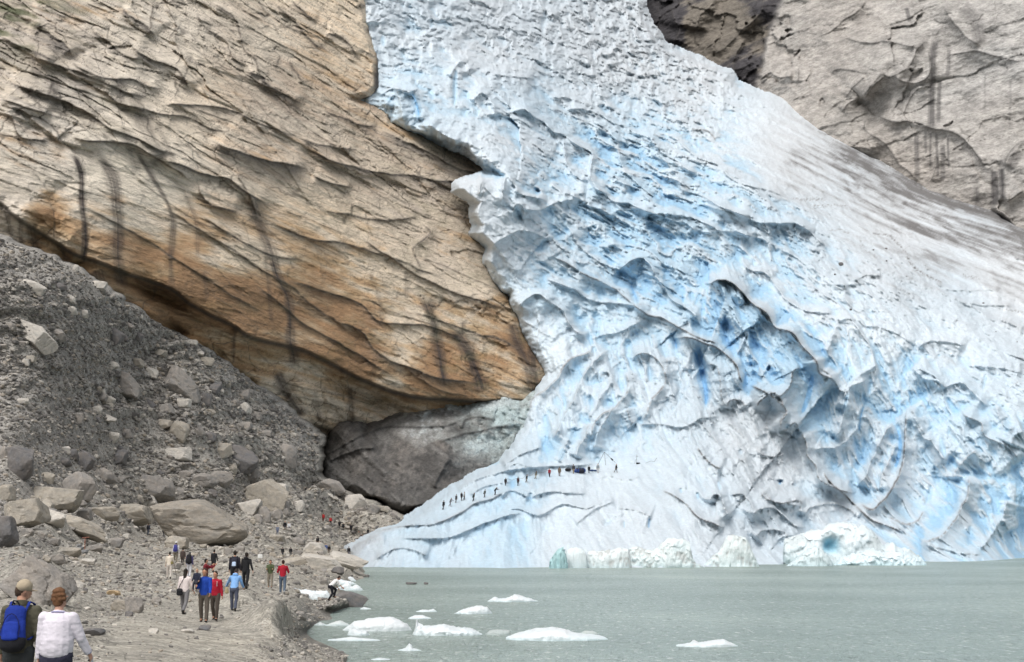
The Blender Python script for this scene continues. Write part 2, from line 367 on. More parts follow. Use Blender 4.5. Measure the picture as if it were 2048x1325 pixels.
    # water stains running straight down, dark, each with its own course
    S = [([(140, 300), (160, 340), (165, 400), (170, 470), (166, 535)], 7, .95), ([(186, 300), (210, 330), (228, 370), (236, 450), (236, 520), (250, 590)], 12, .75),
        ([(265, 290), (300, 350), (332, 400), (345, 440), (342, 500), (345, 590)], 6, .8), ([(365, 380), (392, 440), (395, 520)], 5, .45), ([(265, 180), (285, 240), (330, 330)], 15, .45),
        ([(245, 250), (262, 300), (275, 350)], 8, .5), ([(505, 395), (515, 440), (535, 490), (548, 525)], 13, .7), ([(540, 500), (560, 560), (578, 600), (582, 680), (592, 745)], 8, .9),
        ([(530, 500), (538, 560), (542, 650)], 5, .5), ([(850, 590), (868, 650), (878, 710), (890, 780)], 11, .85), ([(905, 660), (935, 700), (955, 750), (965, 790)], 13, .9),
        ([(470, 650), (466, 730)], 4, .6), ([(552, 740), (570, 780), (605, 840)], 13, .8), ([(110, 150), (104, 205)], 12, .5), ([(160, 175), (185, 230), (180, 260)], 14, .5), ([(235, 155), (250, 230)], 10, .5),
        ([(60, 110), (80, 160)], 9, .6), ([(385, 110), (360, 160)], 6, .3), ([(8, 405), (24, 480)], 5, .6), ([(40, 430), (42, 500)], 5, .5), ([(60, 445), (75, 520)], 10, .6), ([(500, 330), (480, 290)], 6, .4),
        ([(700, 770), (705, 850)], 7, .6), ([(640, 850), (630, 780)], 6, .5), ([(120, 480), (135, 540)], 6, .5), ([(310, 240), (350, 330)], 7, .4), ([(812, 540), (815, 600)], 5, .4),
        ([(740, 540), (760, 600), (762, 650)], 5, .35), ([(1060, 690), (1075, 790)], 18, .75), ([(1020, 640), (1050, 720), (1080, 760)], 13, .8), ([(925, 640), (930, 700)], 5, .6), ([(410, 540), (415, 600)], 5, .5), ([(190, 540), (200, 580)], 22, .7)]
    st = np.zeros_like(X)
    for pts, wd, k in S:
        wd = wd * 1.4; idx, s, arc = polydist(X + noise(Y / 40, Y * 0, 0, 60) * 2.5 + nx * 1.5, Y, pts, wd * 2.2)
        lines = .9 + .5 * noise(s / 3.0 + 7, arc * .8, wd) + .35 * n2[idx]
        st[idx] = np.maximum(st[idx], k * np.exp(-(np.abs(s + 1.3 * noise(arc * 9, wd, 2)) / (wd * (.75 + .5 * noise(arc * 6, wd, 5)))) ** 3) * taper(arc, .12) * lines)
    drip = sst(.32, .6, fbm(M / 1.1, V / 14, 0, 3, 70)) * sst(-.1, .4, fbm(M / 12, V / 12, 0, 3, 71)) * (.15 + .4 * sst(.2, .8, bf)); st = np.maximum(st, drip)
    col = mix(col, np.array([.045, .036, .034]), st)
    col = mix(col, np.array([.19, .17, .15]), dark * 1.6 * (.8 + n2)); col = mix(col, np.array([.075, .065, .055]), np.clip(crack, 0, .95))  # fracture grey below ledges doubles as their painted shadow; then the cracks
    gaps = insdf(X, Y, [(735, 60), (752, 100), (750, 180), (800, 240), (900, 280), (1015, 350), (1010, 380), (960, 400), (985, 470), (1000, 560), (1050, 640), (1100, 740), (1130, 760), (1130, 60)])
    col = mix(col, np.array([.06, .052, .048]), sst(-6, 6, gaps + nx * 8))      # shadow in the gap under the ice edge, painted into the rock
    green = sst(.05, .3, fbm(M / 5, V / 3, 0, 4, 80)) * field([(40, 10, 1), (0, 40, 1), (130, 15, .5), (0, 215, .6), (60, 60, .6), (200, 60, 0), (100, 120, 0), (300, 20, .1), (0, 120, .2), (400, 200, 0), (240, 280, .15), (60, 260, 0)], 45)(X, Y)
    col = mix(col, np.array([.055, .075, .025]), green * .85)
    gsd = insdf(X, Y, GL_POLY)
    T = D - h + np.clip(gsd, 0, 60) * .6 + 30 * sst(8, 40, gsd)
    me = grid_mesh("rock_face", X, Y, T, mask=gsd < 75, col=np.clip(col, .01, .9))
    m = mat("tan_gneiss", .85, [(1.2, .8, .6, 'n'), (5, .6, .2, 'n')], [(1.6, .78, 1.2, 'n'), (6, .82, 1.18, 'n')], aniso=((0, math.radians(-25), 0), (.35, .35, 1.3)))
    return obj("rock_face", me, m, kind="structure")

# ================================================================== right rock face
def build_right_cliff():
    xs = axis(1130, 2300, 2.1, hi=2052); ys = axis(-120, 640, 2.1, lo=-8)
    X, Y = np.meshgrid(xs, ys)
    D = depth_surface([(1280, 0, 740), (1280, 200, 700), (1510, 190, 640), (1500, 0, 690), (1700, 0, 640), (1700, 300, 585), (1990, 430, 520), (2048, 200, 540), (2048, 0, 570), (1850, 380, 552),
        (1130, 300, 720), (1130, -100, 800), (2300, 500, 450), (2300, 0, 520), (1700, 640, 600), (1400, 500, 650)], 1e-4)(X, Y)
    M, V = metric(X, Y, D)
    nx = fbm(M / 18, V / 18, 0, 4, 101); ny = fbm(M / 18, V / 18, 5, 4, 102)
    Xw, Yw = X + nx * 12, Y + ny * 10
    h = fbm(M / 40, V / 40, 0, 4, 103) * 16; crack = np.zeros_like(X)
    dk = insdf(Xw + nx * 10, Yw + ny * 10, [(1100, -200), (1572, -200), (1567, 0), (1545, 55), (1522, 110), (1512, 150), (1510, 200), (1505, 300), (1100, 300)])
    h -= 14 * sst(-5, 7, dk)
    # big convex slabs
    f1, f2, ic = worley(M / 42 + nx * .5, V / 34 + ny * .5, 3, True); h += (RND[ic, 0] - .5) * 5 - f1 * 4
    crack = np.maximum(crack, .5 * (1 - sst(0, .02, f2 - f1)) * sst(-.3, .3, nx))
    u = M * .94 + V * .34; t = -M * .34 + V * .94; fine = fbm(M / 1.6, V / 1.3, 3, 4, 118, .65)
    f1, f2, ic = worley(u / 16 + nx * .5, t / 7 + ny * .5, 4, True); h += (RND[ic, 0] - .5) * 1.5
    crack = np.maximum(crack, .45 * (1 - sst(0, .03, f2 - f1)) * sst(-.3, .3, fbm(M / 40, V / 40, 2, 3, 105)))
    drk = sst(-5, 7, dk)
    f1, f2, ic = worley(M / 13 + nx * .8, V / 22 + ny * .8, 6, True); h += drk * ((RND[ic, 0] - .5) * 7 - f1 * 3)
    L = Z(1280, 0, 2.65, [
        ([(1240, 610), (1330, 640), (1450, 650), (1560, 690), (1680, 710), (1760, 780), (1830, 880), (1840, 920)], 4, 40, 6),
        ([(1060, 190), (1130, 210), (1230, 230), (1310, 215), (1420, 240), (1500, 260)], 2.4, 20, 6),
        ([(930, 190), (1000, 165), (1080, 110), (1160, 60), (1200, 0)], 2.4, 15, 7),
        ([(1150, 550), (1180, 510), (1270, 400), (1330, 415), (1430, 350), (1480, 260), (1530, 190)], 6, 60, 15),
        ([(1180, 530), (1240, 450), (1300, 405)], 4, 14, 8), ([(1330, 400), (1400, 432), (1480, 435), (1530, 390), (1530, 260)], 3, 14, 8),
        ([(1000, 390), (1060, 370), (1180, 390), (1230, 380)], 1.6, 14, 5), ([(620, 430), (680, 390), (740, 420), (820, 400)], 3.5, 25, 10),
        ([(740, 550), (820, 600), (880, 660), (960, 730), (1060, 770), (1200, 800), (1300, 830)], 3, 30, 8), ([(1200, 610), (1190, 690), (1290, 760), (1360, 860), (1430, 910), (1470, 970)], 2, 20, 7),
        ([(1590, 20), (1660, 120), (1740, 200), (1810, 250)], 4, 20, 12), ([(1080, 510), (1130, 450), (1190, 400)], 2, 10, 8), ([(1060, 590), (1110, 540), (1150, 520)], 2, 10, 8),
        ([(1940, 890), (1980, 790), (2035, 740)], 4, 20, 12), ([(1940, 1080), (2035, 1010)], 3, 20, 8), ([(1400, 620), (1430, 540), (1480, 470), (1560, 460)], 1.4, 10, 5),
        ([(1550, 820), (1570, 850), (1530, 970)], 1.6, 12, 6), ([(840, 440), (830, 350)], 2, 10, 8), ([(1600, 300), (1750, 270), (1900, 300), (2035, 330)], 1.2, 10, 6),
        ([(290, 170), (320, 80), (420, 10)], 6, 30, 15), ([(380, 300), (480, 230), (560, 150), (640, 70), (650, 0)], 6, 25, 15), ([(150, 30), (200, 150), (170, 240)], 5, 20, 12), ([(480, 430), (500, 300), (560, 200)], 4, 20, 10)])
    for pts, A, wu, wd in L:
        idx, s, arc = polydist(Xw, Yw, pts, 3.2 * max(wu, wd))
        tp = taper(arc, .14); e = np.where(s > 0, np.exp(-np.maximum(s, 0) / wu), np.exp(np.minimum(s, 0) / wd))
        h[idx] += A * 1.9 * e * tp
        crack[idx] = np.maximum(crack[idx], np.exp(-((s + 1.2) / 1.5) ** 2) * tp * .8 * (.8 + .6 * noise(arc * 30, A)))
    foot = insdf(Xw, Yw, [(2055, 275), (2035, 285), (2010, 330), (1985, 420), (2050, 480), (2350, 640), (2350, 200)])
    h += 12 * sst(-4, 8, foot)
    h += fbm(u / 7, t / 3, 0, 5, 110, .6) * 1.6 + fbm(M / 2.4, V / 2.4, 0, 3, 111) * .5 + fine * .7
    h -= crack * .8
    n1 = fbm(M / 30, V / 30, 0, 4, 112); n2 = fbm(u / 12, t / 3, 0, 5, 113, .6); n3 = fbm(M / 3, V / 3, 0, 3, 114)
    def mix(a, b, f): return a + (b - a) * np.clip(f, 0, 1)[..., None]
    col = np.broadcast_to(np.array([.325, .308, .285]), X.shape + (3,)).copy()
    col = mix(col, np.array([.33, .285, .245]), .35 + 1.2 * n1)
    col = mix(col, np.array([.39, .378, .36]), field([(1900, 150, .7), (2040, 60, .8), (1650, 80, .2), (1600, 250, .2), (1800, 380, 0), (2000, 250, .5)], 120)(X, Y) + n1)
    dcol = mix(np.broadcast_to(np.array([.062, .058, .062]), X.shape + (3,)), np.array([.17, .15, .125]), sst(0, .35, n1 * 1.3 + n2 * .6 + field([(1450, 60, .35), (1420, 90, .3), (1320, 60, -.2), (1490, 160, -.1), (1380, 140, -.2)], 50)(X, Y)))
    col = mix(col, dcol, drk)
    col *= (1 + .6 * n2 + .25 * n3 + .5 * fine)[..., None]
    S = Z(1280, 0, 2.65, [([(1410, 40), (1430, 120)], 4, .8), ([(1570, 200), (1550, 300), (1550, 400), (1545, 600), (1545, 690)], 7, .95), ([(1590, 420), (1580, 660)], 4, .8), ([(1640, 260), (1625, 410)], 4, .7),
        ([(1465, 700), (1468, 960)], 5, .85), ([(1570, 700), (1575, 950)], 3, .8), ([(1605, 760), (1600, 960)], 5, .85), ([(1630, 720), (1632, 900)], 2.5, .7), ([(1880, 900), (1880, 1095)], 8, 1), ([(1915, 890), (1925, 1060)], 6, 1),
        ([(1830, 400), (1828, 600)], 2, .4), ([(1965, 420), (1960, 700)], 3, .35), ([(1510, 690), (1515, 820)], 3, .6), ([(1540, 700), (1535, 900)], 2.5, .6), ([(1700, 30), (1780, 120), (1800, 240)], 14, .6), ([(1780, 990), (1785, 1080)], 6, .7), ([(1960, 900), (2010, 800)], 12, .55)])
    st = np.zeros_like(X)
    for pts, wd, k in S:
        idx, s, arc = polydist(X + nx * 3, Y, pts, wd * 2.2)
        st[idx] = np.maximum(st[idx], k * np.exp(-(np.abs(s) / wd) ** 4) * taper(arc, .08) * (.8 + .35 * noise(s / 3, arc * .8, wd)))
    st = np.maximum(st, .4 * sst(.35, .6, fbm(M / 2.2, V / 30, 0, 3, 120)) * sst(0, .4, fbm(M / 25, V / 25, 0, 3, 121)))
    col = mix(col, np.array([.07, .066, .066]), st)
    col = mix(col, np.array([.07, .064, .058]), crack * .85)
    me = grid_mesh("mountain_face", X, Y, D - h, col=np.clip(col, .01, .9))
    m = mat("grey_gneiss", .88, [(.9, .7, .8, 'n'), (3, .6, .3, 'n')], [(.7, .80, 1.2, 'n'), (1.8, .74, 1.24, 'n'), (5, .84, 1.16, 'n')], aniso=((0, math.radians(20), 0), (.5, .5, 1.2)))
    return obj("mountain", me, m, kind="structure")

# ================================================================== glacier
GL_CTRL = [(720, 0, 432), (745, 180, 398), (870, 270, 376), (1000, 360, 360), (980, 500, 346), (1060, 650, 340), (1090, 745, 329), (1000, 0, 560), (1280, 0, 690), (1280, 200, 560), (1100, 300, 440),
    (1460, 150, 635), (1500, 400, 455), (1500, 600, 395), (1450, 645, 366), (1450, 720, 352), (1700, 700, 358), (1700, 880, 338), (1700, 310, 560), (1850, 385, 535), (2048, 470, 480), (1750, 500, 440),
    (2048, 700, 385), (2048, 850, 340), (2048, 1000, 322), (2048, 1115, 309), (2300, 1110, 320), (2300, 600, 430), (1850, 1121, 268), (1700, 1040, 300), (1600, 880, 322), (1500, 1128, 236), (1300, 1134, 214), (1100, 1134, 213), (900, 1134, 214),
    (715, 1133, 217), (885, 1020, 250), (1010, 973, 266), (1235, 944, 288), (1235, 1000, 262), (1400, 1000, 265), (1200, 890, 303), (1300, 700, 346), (1200, 800, 322), (1400, 850, 318), (1500, 1040, 262),
    (950, 1050, 240), (1300, 1060, 240), (1300, 660, 355), (1180, 650, 353), (1550, 950, 305), (1000, 1180, 195), (1500, 1180, 205), (700, 1180, 195), (2000, 1180, 240), (1850, 1060, 298), (1000, 900, 300)]
gl_base = depth_surface(GL_CTRL, 2e-4)
GL_POLY = [(712, -200), (720, 0), (728, 60), (744, 120), (747, 172), (732, 184), (702, 190), (694, 200), (716, 214), (745, 222), (772, 232), (776, 250), (810, 263), (850, 270), (900, 285), (935, 300), (975, 332), (1008, 354),
    (985, 352), (960, 358), (918, 370), (916, 380), (932, 392), (952, 408), (945, 425), (957, 452), (950, 466), (976, 494), (967, 522), (984, 560), (1000, 585), (1012, 592), (1018, 612), (1034, 634), (1042, 668), (1058, 702),
    (1084, 736), (1092, 748), (1070, 775), (1055, 802), (1050, 840), (1029, 870), (1005, 928), (941, 962), (902, 986), (850, 1019), (811, 1046), (769, 1061), (736, 1079), (700, 1100), (703, 1115), (712, 1133), (700, 1260), (2500, 1260),
    (2500, 700), (2300, 600), (2048, 465), (2012, 446), (1992, 424), (1930, 410), (1850, 378), (1760, 325), (1700, 298), (1640, 268), (1600, 235), (1560, 205), (1510, 188), (1466, 170), (1458, 150), (1400, 125), (1350, 105), (1330, 98), (1310, 70), (1290, 40), (1280, 0), (1276, -200)]

# (line, height, fade above, fade below, blue below, dirt on crest)
GL_R = Z(900, 340, 3.012, [
    ([(175, 160), (178, 90), (183, 45), (195, 90), (215, 160)], 3, 8, 8, .2, 0), ([(300, 230), (325, 100), (345, 40), (395, 100), (425, 140), (530, 165), (600, 180)], 4.5, 12, 26, .6, 0),
    ([(400, 160), (440, 225), (530, 245), (620, 205), (700, 180), (780, 185)], 3, 14, 22, .5, .2),
    ([(835, 0), (850, 60), (900, 120), (980, 180), (1080, 205), (1150, 240), (1210, 262), (1330, 262), (1450, 290), (1560, 330), (1650, 380)], 5, 12, 38, .8, .25),
    ([(920, 0), (1000, 60), (1100, 110), (1160, 140), (1200, 190), (1330, 250), (1460, 280)], 3, 12, 26, .45, .2),
    ([(720, 350), (780, 450), (850, 510), (950, 580), (1040, 610)], 4, 12, 30, .6, .5),
    ([(880, 475), (950, 455), (1050, 450), (1150, 470), (1220, 510), (1290, 580), (1400, 620), (1470, 700), (1560, 665)], 3.5, 18, 22, .4, .3),
    ([(1000, 640), (1040, 590), (1090, 545), (1150, 530), (1200, 570), (1240, 640), (1290, 710), (1340, 790), (1420, 830), (1480, 880), (1510, 950)], 6.5, 12, 48, 1, .4),
    ([(600, 420), (620, 520), (700, 560), (780, 610), (860, 650), (930, 690), (1000, 730), (1050, 770), (1130, 840), (1200, 880), (1290, 900), (1400, 960), (1500, 1010), (1590, 1035), (1690, 1110)], 4.5, 12, 18, .4, .9),
    ([(560, 640), (640, 680), (740, 720), (830, 780), (960, 800), (1060, 810), (1150, 850), (1210, 890)], 5, 12, 42, .8, .4),
    ([(400, 870), (430, 810), (480, 760), (530, 745), (590, 790), (680, 850), (720, 940), (790, 1000), (840, 1030)], 6, 14, 46, .75, .4),
    ([(240, 470), (300, 430), (370, 390), (440, 370), (560, 410), (590, 440)], 3.5, 16, 46, .35, 0), ([(840, 1030), (930, 990), (1000, 980), (1100, 940), (1200, 900)], 2.5, 16, 14, .1, .3),
    ([(580, 400), (610, 470), (640, 520)], 2, 10, 12, .2, .5), ([(1150, 140), (1250, 230), (1370, 250)], 2, 10, 18, .3, .2), ([(1370, 60), (1400, 120), (1550, 170), (1640, 230), (1807, 290)], 3, 12, 24, .4, .4),
    ([(940, 300), (1000, 240), (1110, 240), (1200, 230)], 2, 10, 26, .7, 0)])
GL_R += Z(1400, 380, 3.011, [
    ([(60, 50), (130, 100), (250, 145), (330, 190), (450, 205), (560, 190), (640, 230), (740, 320), (800, 350)], 5, 12, 34, .6, .15),
    ([(0, 260), (150, 240), (300, 270), (420, 320), (560, 400), (640, 460), (760, 520), (850, 570), (1000, 560)], 2.6, 16, 20, .35, .1),
    ([(0, 545), (60, 570), (120, 540), (190, 555), (240, 600), (310, 680), (400, 740), (450, 830), (560, 860), (620, 940), (700, 1030), (715, 1100), (800, 1140), (850, 1200)], 13, 14, 110, 1.0, 1),
    ([(240, 390), (290, 480), (400, 500), (450, 560), (500, 640), (560, 690), (640, 730), (700, 735), (820, 742)], 5, 12, 40, .45, .3),
    ([(820, 742), (822, 790), (800, 880), (780, 940), (740, 980)], 2.5, 16, 10, .3, .2), ([(820, 800), (870, 780), (950, 790), (1000, 830), (1080, 830), (1200, 870), (1300, 940)], 3, 14, 40, .4, .25),
    ([(1310, 970), (1350, 930), (1430, 915), (1560, 930), (1610, 950)], 3.5, 12, 20, .5, .1), ([(1270, 1050), (1330, 1080), (1420, 1130), (1470, 1190), (1560, 1160), (1640, 1230), (1730, 1320)], 5, 14, 36, .6, .3),
    ([(1080, 1050), (980, 1110), (940, 1140), (880, 1220), (850, 1330)], 3.5, 14, 14, .3, .3), ([(870, 480), (900, 540), (940, 540), (1000, 510), (1100, 520)], 2, 10, 12, .3, 0), ([(660, 400), (700, 500), (780, 560), (900, 570)], 2, 10, 12, .3, 0),
    ([(1400, 560), (1500, 600), (1650, 610), (1830, 600)], 2, 14, 12, .3, .2), ([(1490, 640), (1640, 690), (1900, 700)], 2, 14, 10, .3, .2), ([(1800, 780), (1950, 840)], 2, 12, 10, .3, 0),
    ([(140, 210), (220, 240), (330, 290)], 2, 10, 12, .3, 0), ([(570, 200), (640, 235), (700, 250)], 2, 8, 12, .3, 0), ([(100, 330), (220, 340), (300, 400), (420, 480), (470, 530)], 2, 12, 20, .4, .1), ([(1600, 1060), (1800, 1070), (1951, 1100)], 2, 20, 14, .2, 0)])
GL_R += Z(1000, 640, 3.155, [
    ([(590, 120), (560, 200), (430, 265), (370, 370), (300, 430), (210, 500), (190, 560), (100, 660), (0, 712)], -5, 14, 26, .2, .7),
    ([(700, 170), (590, 260), (520, 370), (490, 450), (430, 560), (400, 610), (370, 690), (330, 760)], 4, 30, 14, .4, .5), ([(620, 340), (680, 330), (700, 400), (640, 480), (600, 560), (540, 640)], 3, 14, 22, .6, .3),
    ([(800, 300), (820, 400), (800, 480), (720, 560), (600, 640), (580, 760)], 4, 20, 14, .3, .7), ([(830, 260), (880, 220), (960, 228), (1010, 280), (1042, 370), (1015, 440), (960, 500), (930, 590), (890, 650)], 4, 16, 30, .25, .8),
    ([(1050, 230), (1052, 300), (1030, 360)], 2, 16, 10, .1, .6), ([(1100, 110), (1200, 110), (1280, 140), (1360, 170), (1440, 230), (1500, 300), (1520, 360), (1560, 430)], 6, 12, 34, .1, 1),
    ([(1290, 280), (1370, 290), (1390, 370), (1400, 480), (1430, 560)], 4, 18, 20, .2, .8), ([(1420, 560), (1450, 510), (1520, 510), (1560, 560)], 3, 10, 20, .1, .8), ([(1600, 570), (1650, 500), (1740, 460), (1800, 560), (1812, 590), (1770, 650), (1780, 710)], 5, 14, 22, .4, 1),
    ([(1590, 470), (1640, 480), (1700, 450), (1760, 480), (1820, 430), (1850, 320), (1893, 308)], 4, 16, 24, .6, .7), ([(1490, 230), (1530, 160), (1560, 90), (1570, 200), (1590, 300)], -3, 10, 10, .1, 0), ([(1640, 380), (1670, 330), (1705, 280), (1740, 350)], 3, 10, 12, .1, 0),
    ([(700, 540), (690, 600), (640, 680), (600, 780), (590, 830)], 3, 18, 12, .5, .5), ([(560, 640), (545, 720), (500, 800), (480, 870)], 3, 14, 10, .5, .5), ([(440, 740), (400, 830), (370, 900)], 2.5, 14, 10, .5, .3), ([(800, 560), (822, 630), (850, 662)], 3, 12, 12, .2, .7),
    ([(0, 925), (120, 850), (280, 800)], 3, 14, 20, .2, .4), ([(850, 662), (1000, 655), (1150, 675), (1260, 630), (1400, 600)], 2, 20, 10, .1, .5), ([(1250, 800), (1290, 860), (1340, 910), (1420, 950)], -3, 16, 14, .1, .9),
    ([(20, 955), (100, 900), (200, 930), (330, 920), (470, 915), (600, 905)], 2.4, 14, 16, .2, .2), ([(0, 1120), (60, 1070), (120, 1085), (190, 1120)], 2.6, 12, 16, .6, .4), ([(190, 1125), (260, 1090), (340, 1080), (440, 1092), (560, 1095)], 2.4, 12, 14, .8, .3),
    ([(0, 1205), (120, 1190), (250, 1230), (400, 1160), (550, 1190), (680, 1140), (745, 1130)], 2.2, 14, 20, .5, .2), ([(480, 1290), (600, 1200), (740, 1140)], 1.6, 14, 20, .7, .2), ([(740, 1190), (860, 1200), (960, 1240)], 1.8, 14, 20, .1, .5),
    ([(1000, 1060), (1100, 1110), (1180, 1160), (1230, 1220), (1290, 1260), (1350, 1280), (1430, 1320)], 2.6, 12, 16, .2, .9), ([(1330, 1160), (1350, 1110), (1390, 1105), (1420, 1180), (1450, 1250)], 3, 10, 20, .5, .5), ([(1450, 1110), (1530, 1100), (1585, 1170), (1570, 1240)], 3, 10, 22, .3, .6),
    ([(1650, 1070), (1700, 1120), (1740, 1160), (1893, 1180)], 3, 12, 16, .3, .7), ([(1640, 790), (1650, 850), (1750, 860), (1800, 830)], 3, 12, 16, .1, .7), ([(1740, 680), (1800, 700), (1860, 650), (1893, 720)], 3, 12, 16, .1, .8), ([(620, 1000), (700, 985), (800, 1010), (900, 980)], 1, 20, 8, 0, .4)])
GL_R += Z(600, 720, 3.312, [
    ([(430, 1150), (560, 1125), (700, 1100), (840, 1095), (960, 1060), (1080, 1005), (1150, 955), (1260, 920), (1330, 880), (1400, 850)], 3.0, 12, 34, .85, .7),
    ([(640, 1180), (700, 1185), (860, 1180), (1000, 1175), (1150, 1120), (1280, 1060), (1370, 1030), (1500, 1010)], 2.6, 14, 24, .95, .4), ([(480, 1325), (600, 1262), (680, 1250), (780, 1270), (860, 1310)], 1.8, 12, 18, .3, .6),
    ([(330, 1262), (450, 1195), (560, 1140)], 1.2, 10, 14, .3, .4), ([(1040, 870), (1140, 805), (1250, 765), (1400, 722), (1550, 710), (1656, 700)], 2.4, 14, 16, .2, .3), ([(1120, 900), (1200, 850), (1290, 820), (1400, 800)], 1.8, 10, 14, .5, .2)])
GL_R += Z(1500, 700, 3.011, [
    ([(170, 290), (235, 215), (255, 130), (310, 100)], 4, 16, 16, .3, .8), ([(390, 30), (410, 100), (470, 140), (520, 200), (545, 240), (590, 260)], 5, 12, 26, .4, .7), ([(960, 95), (1020, 150), (1060, 180), (1130, 190), (1180, 230)], 4, 14, 26, .6, .2),
    ([(950, 340), (942, 400), (940, 480), (930, 580), (910, 700), (880, 800), (830, 880), (780, 930), (740, 962), (690, 950), (640, 900)], 8, 26, 16, .2, 1), ([(950, 330), (1000, 400), (1020, 480), (1050, 530), (1100, 560), (1150, 640), (1200, 690)], 5, 26, 20, .3, .3),
    ([(720, 170), (660, 200), (600, 230), (590, 300), (560, 400), (540, 470), (500, 545)], 5, 20, 16, .2, .3), ([(1370, 600), (1300, 650), (1240, 730), (1230, 790)], 5, 24, 22, .2, .6),
    ([(1330, 740), (1310, 870), (1260, 970), (1220, 1050), (1160, 1120), (1080, 1152), (1005, 1165)], 8, 30, 18, .3, .8), ([(1260, 350), (1300, 400), (1390, 440), (1400, 500), (1450, 540), (1560, 590), (1640, 690)], 7, 16, 50, .6, .7),
    ([(300, 470), (340, 560), (350, 640), (400, 700), (430, 790), (560, 850), (640, 862)], 6, 18, 16, .1, .9), ([(430, 700), (480, 790), (560, 860), (640, 940), (740, 1030), (860, 1070), (940, 1110)], 4, 14, 12, .05, 1), ([(1060, 960), (1010, 1030), (940, 1055), (880, 1035), (820, 1000)], 3, 12, 10, .2, .8),
    ([(1545, 900), (1520, 1010), (1560, 1100)], 4, 16, 12, .4, .4), ([(690, 300), (650, 390), (640, 460), (560, 560), (480, 590), (390, 590), (370, 560)], 4, 14, 14, .2, .3), ([(870, 420), (800, 520), (740, 640), (700, 740), (640, 830)], 5, 16, 14, .4, .4), ([(890, 540), (840, 660), (790, 760), (780, 860)], 4, 16, 10, .5, .4),
    ([(0, 210), (100, 255), (160, 300), (220, 370), (180, 430), (200, 500)], 5, 14, 22, .1, 1), ([(220, 500), (270, 440), (300, 470)], 4, 12, 20, .6, .6), ([(1570, 580), (1600, 520), (1650, 490)], 5, 18, 18, .1, .5), ([(1500, 340), (1480, 380), (1540, 470), (1600, 480)], 3, 10, 14, .5, .4),
    ([(60, 840), (100, 900), (200, 930), (290, 910), (320, 960)], 3, 12, 20, .1, .8), ([(180, 950), (250, 900), (290, 920), (310, 1000)], 3, 10, 16, .1, .5), ([(320, 1030), (360, 950), (500, 930), (600, 960), (660, 1020)], 4, 12, 26, .2, .6),
    ([(0, 1040), (40, 970), (130, 960), (200, 1000), (270, 1060), (340, 1080)], 4, 12, 26, .1, .6), ([(20, 1140), (80, 1090), (200, 1100), (230, 1150)], 3, 10, 20, .4, .6), ([(1020, 1170), (1150, 1200), (1250, 1225), (1400, 1230)], 3, 14, 14, .1, .5), ([(1380, 1200), (1440, 1130), (1520, 1000)], 4, 14, 18, .6, .1)])
GL_R += Z(680, 0, 3.155, [
    ([(330, 570), (400, 570), (460, 620), (490, 700), (522, 775)], -4, 14, 20, .9, 0), ([(280, 690), (300, 640), (340, 600), (380, 640), (400, 780)], 3, 10, 14, .6, .2), ([(820, 650), (860, 620), (900, 590), (960, 660), (975, 750)], 4, 14, 24, .15, .1),
    ([(1040, 760), (1060, 720), (1160, 700), (1230, 750), (1280, 770), (1350, 830), (1420, 850), (1500, 920), (1580, 960), (1595, 1000), (1580, 1130), (1640, 1210), (1740, 1230)], 7, 14, 50, .45, .25),
    ([(1420, 860), (1420, 960), (1440, 1060), (1510, 1130), (1570, 1140)], -4, 14, 14, .4, .2), ([(1560, 760), (1660, 800), (1740, 880), (1760, 960), (1800, 1080), (1900, 1180), (2019, 1280)], 5, 12, 34, .7, .2), ([(1330, 1130), (1350, 1180), (1420, 1220), (1560, 1220)], -3, 14, 20, .6, .2),
    ([(1590, 1070), (1700, 1090), (1780, 1150), (1840, 1190)], 3, 10, 20, .5, .3), ([(1390, 700), (1480, 690), (1560, 690), (1640, 720), (1720, 770), (1800, 800), (1880, 850), (1960, 880), (2019, 970)], 4, 12, 26, .4, .1),
    ([(500, 780), (560, 790), (640, 840), (720, 880), (760, 900)], 3, 12, 16, .3, .2), ([(240, 610), (330, 560), (430, 590), (500, 560)], 3, 12, 20, .3, 0), ([(700, 500), (740, 410), (790, 400), (830, 470)], 3, 12, 22, .5, .1), ([(900, 480), (940, 450), (990, 470), (1100, 480), (1230, 500)], 3, 14, 20, .2, .1),
    ([(1330, 620), (1450, 620), (1560, 660), (1660, 660)], 3, 12, 20, .5, .1), ([(1580, 540), (1640, 600), (1720, 680), (1830, 750)], 3, 12, 20, .4, .4)])
GL_R += Z(1280, 0, 2.65, [
    ([(60, 780), (130, 850), (200, 940), (240, 1050)], 3, 10, 20, .4, .4), ([(110, 690), (200, 750), (290, 830), (400, 870), (480, 940), (560, 980), (700, 1020), (790, 1060)], 4, 10, 24, .5, .2), ([(0, 740), (60, 730), (110, 800), (210, 860), (250, 900), (300, 920)], 4, 10, 26, .8, .3),
    ([(350, 1050), (430, 1100), (500, 1120), (620, 1160), (720, 1190), (840, 1180), (930, 1230)], 3, 10, 22, .6, .1), ([(0, 1110), (120, 1150), (250, 1190), (300, 1250)], 3, 10, 20, .6, .1), ([(260, 680), (320, 690), (370, 700), (410, 750)], 2, 8, 12, .2, .8), ([(430, 400), (440, 500), (440, 600)], -2, 12, 10, 0, 0)])
